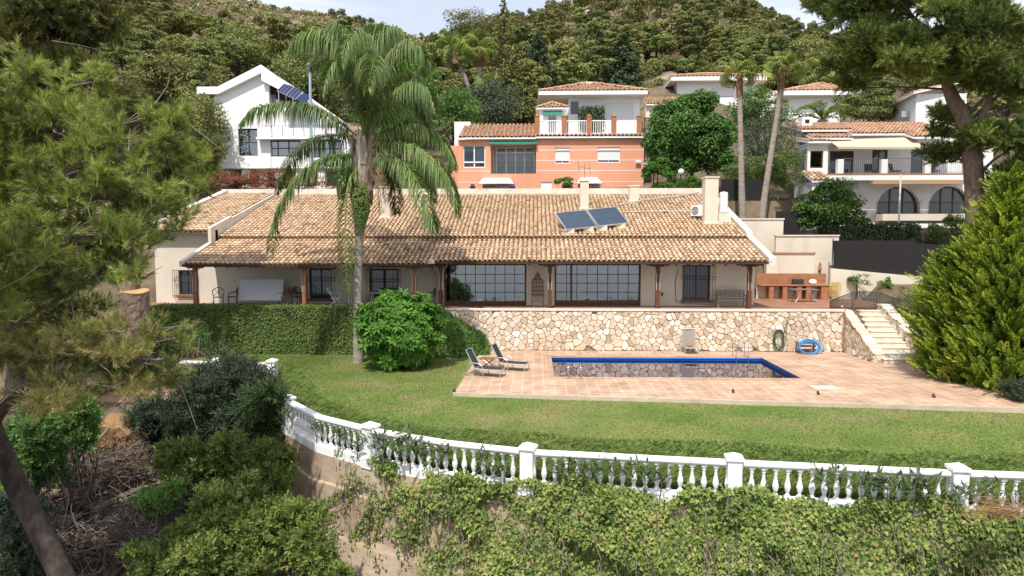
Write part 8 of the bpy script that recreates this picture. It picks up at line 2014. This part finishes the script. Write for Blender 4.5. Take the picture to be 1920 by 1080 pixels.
# dry leaf litter over the ravine floor
rl_ = np.random.default_rng(66); n = 26000; x = rl_.uniform(-16, -4.5, n); y = rl_.uniform(11, 27, n); k_ = y < yb(x)-.3; x, y = x[k_], y[k_]
V, F = leaves(np.stack([x, y, H(x, y)+rl_.uniform(0, .10, len(x))], 1), nrm(np.array([0, 0, 1.])+rl_.normal(size=(len(x), 3))*.6), rl_.uniform(.08, .26, len(x)), .28, rl_)
M['litter'] = mat('brown_leaf_litter', [(.025, .017, .012), (.07, .045, .03), (.13, .085, .055), (.20, .14, .10)], by='v', rough=1, grain=.2)
tag(MB().arr(V, F, np.clip(rl_.normal(.38, .2, len(x)), .02, .98)).build('leaf_litter', M['litter'], pivot=False), kind='stuff')
for i, (px, py, Yd, w_, l) in enumerate(((1745, 445, 46, 1.3, 'dark scrubby shrub between the black net and the conifer'), (1790, 425, 47, 1.4, 'brown bare creeper bush under the arched house terrace'), (1490, 415, 47.5, 1.0, 'small green shrub above the stepped cream wall'))):
    BT('garden_shrub', l, 'shrub', px, py, Yd, w_, w_*.8, 5.5, 'hedge', 16, 80, .2, 160+i)
# pink block wall below the left lawn
q0, q1 = P(160, 735, 27.6), P(345, 735, 27.6)
pw = thing('block_wall', 'pinkish rendered block wall with a rough stone footing below the left lawn', 'wall', ((q0[0]+q1[0])/2, 27.6, -1.6)); pw['kind'] = 'thing'
M['pinkwall'] = mat('pink_block_render', [(.36, .20, .13), (.48, .29, .20), (.52, .36, .26)], scale=1.2, rough=.95, grain=.15, bump=.3)
k = MB()
for j in range(3):
    for i in range(11):
        x = q0[0]-.4+i*.44+.2*(j % 2); k.box(x, x+.425, 27.5, 27.7, -1.15+j*.36, -1.15+j*.36+.345, .5)
k.build('blocks', M['pinkwall'], pw); MB().box(q0[0]-.4, q1[0]+.9, 27.53, 27.75, -1.4, -.12).build('mortar_backing', M['mortar'], pw)
k = MB(); stones(k, q1[0]-q0[0]+1, .5, .26, lambda u, v: np.array([q0[0]-.4+u, 27.44, -1.62+v]), np.array([0, -1., 0]), np.random.default_rng(6), None, .08); k.build('stone_footing', M['stone'], pw)
# litter mound
q = rav(195, 830); V, F = bmesh_ico(np.random.default_rng(12), 1.0, 3, .55)
mo = MB().arr(V*np.array([1.5, 1.9, 1.5])+np.array([q[0], q[1]+.5, q[2]-.15]), F)
for i in range(3600):
    a = rdirs(1, rg)[0]; a[2] = abs(a[2]); p = np.array([q[0], q[1]+.5, q[2]-.15])+a*np.array([1.55, 1.2, .86])*rg.uniform(.9, 1.05); d = nrm(np.array([rg.normal(), -abs(rg.normal())*.6, -abs(rg.normal())*.9]))*rg.uniform(.12, .4); s = nrm(np.cross(d, rg.normal(size=3)))*.012; mo.add([p-s, p+s, p+d], [(0, 1, 2)], rg.random())
tag(mo.build('litter_mound', M['straw']), 'heap of orange brown dry palm litter on the slope below the pink wall', 'litter heap', kind='thing')
# dead branches
def deadwood(n, px0, px1, py0, py1, seed, L=(.5, 1.6)):
    rng = np.random.default_rng(seed); k = MB()
    for i in range(n):
        q = rav(rng.uniform(px0, px1), rng.uniform(py0, py1)); q = q+np.array([0, 0, rng.uniform(.02, .55)]); a = rng.normal(.5, .9); l = rng.uniform(*L); d = np.array([cos(a), -.35+.5*rng.normal(), .25*rng.normal()+.05]); d = nrm(d); p = [q]
        for j in range(5): d = nrm(d+rng.normal(size=3)*.28); p.append(p[-1]+d*l/5)
        r0 = rng.uniform(.008, .024); cc = np.clip(rng.normal(.45, .25), 0, 1); k.tube(p, np.linspace(r0, .003, 6), 4, cc, cap=False)
        for b in range(rng.integers(2, 6)):
            j = rng.integers(1, 5); e_ = nrm(d+rng.normal(size=3)*.8)*l*rng.uniform(.15, .45); k.tube([p[j], p[j]+e_*.5+rng.normal(size=3)*.03, p[j]+e_+rng.normal(size=3)*.05], [r0*.6, r0*.4, .0025], 3, cc, cap=False)
    return k
kk = deadwood(900, 40, 420, 810, 1078, 3)
tag(kk.build('dead_branches', M['twig'], pivot=False), kind='stuff')
k = deadwood(170, 200, 330, 970, 1050, 8, (.7, 1.7)); tag(k.build('brushwood', M['twig'], pivot=False), kind='stuff')
def log(pts, r, label):
    P2 = [rav(*p[:2])+np.array([0, 0, p[2]]) for p in pts]; t = trunk_mb(P2, r, 10, 3); o = t.build('fallen_branch', M['barkpale'], smooth=True); tag(o, label, 'log', 'fallen branches in the ravine', 'thing')
log([(10, 948, .35), (70, 945, .35), (150, 945, .35)], [.17, .15, .12], 'thick pale fallen branch behind the leaning pine trunk')
log([(62, 935, .4), (105, 905, .55), (120, 890, .6)], [.06, .05, .03], 'thin forked fallen branch rising from the thick one')
log([(105, 938, .4), (150, 905, .6), (205, 845, .8)], [.10, .08, .04], 'long brown fallen branch pointing up to the litter mound')
log([(80, 985, .3), (120, 1000, .25), (140, 985, .3)], [.2, .16, .08], 'short broken log right of the leaning pine trunk')
log([(190, 970, .3), (240, 950, .45), (320, 930, .5)], [.07, .06, .03], 'grey fallen branch in the middle of the brushwood')
# ================================================================ light, sky, camera
cam = bpy.data.cameras.new('camera'); co = bpy.data.objects.new('camera', cam); COL.objects.link(co)
cam.sensor_width = 36; cam.lens = 24.0; cam.clip_end = 5000; cam.clip_start = .1
R3 = np.stack([RT, UP, -FW], 1)
co.matrix_world = Matrix([[*R3[0], CAM[0]], [*R3[1], CAM[1]], [*R3[2], CAM[2]], [0, 0, 0, 1]])
sc.camera = co
SD = nrm(np.array([-.22, -1., 1.62]))          # towards the sun
sl_ = bpy.data.lights.new('sun', 'SUN'); sl_.energy = 4.45; sl_.angle = rad(.55); sl_.color = (1., .945, .87)
so_ = bpy.data.objects.new('sun', sl_); COL.objects.link(so_)
so_.rotation_euler = Vector(SD).to_track_quat('Z', 'Y').to_euler()
so_.location = (-10, -20, 60)
world = bpy.data.worlds.new('World'); sc.world = world; world.use_nodes = True
nt = world.node_tree; nd = nt.nodes; lk = nt.links
bg = nd['Background']; bg.inputs['Strength'].default_value = .132
sk = nd.new('ShaderNodeTexSky'); sk.sky_type = 'NISHITA'; sk.sun_disc = False
sk.sun_elevation = math.asin(SD[2]); sk.sun_rotation = math.atan2(SD[0], SD[1]); sk.altitude = 200; sk.air_density = 1.; sk.dust_density = 1.6; sk.ozone_density = 1.5
tc = nd.new('ShaderNodeTexCoord'); mp = nd.new('ShaderNodeMapping'); mp.inputs['Scale'].default_value = (1.6, 1.6, 7.5); lk.new(tc.outputs['Generated'], mp.inputs[0])
nz = nd.new('ShaderNodeTexNoise'); nz.inputs['Scale'].default_value = 1.7; nz.inputs['Detail'].default_value = 7; nz.inputs['Roughness'].default_value = .55; nz.inputs['Distortion'].default_value = .3; lk.new(mp.outputs[0], nz.inputs['Vector'])
mr = nd.new('ShaderNodeMapRange'); mr.interpolation_type = 'SMOOTHSTEP'; mr.inputs['From Min'].default_value = .36; mr.inputs['From Max'].default_value = .66; mr.inputs['To Min'].default_value = .5; mr.inputs['To Max'].default_value = .95
lk.new(nz.outputs['Fac'], mr.inputs['Value'])
mx = nd.new('ShaderNodeMix'); mx.data_type = 'RGBA'; mx.inputs[7].default_value = (7.6, 7.9, 8.5, 1)
lk.new(mr.outputs[0], mx.inputs[0]); lk.new(sk.outputs[0], mx.inputs[6]); lk.new(mx.outputs[2], bg.inputs['Color'])
sc.view_settings.view_transform = 'Standard'; sc.view_settings.look = 'None'; sc.view_settings.gamma = 1; sc.view_settings.use_curve_mapping = False
sc.view_settings.exposure = .22
sc.cycles.max_bounces = 8; sc.cycles.diffuse_bounces = 3; sc.cycles.transparent_max_bounces = 12; sc.cycles.use_denoising = True
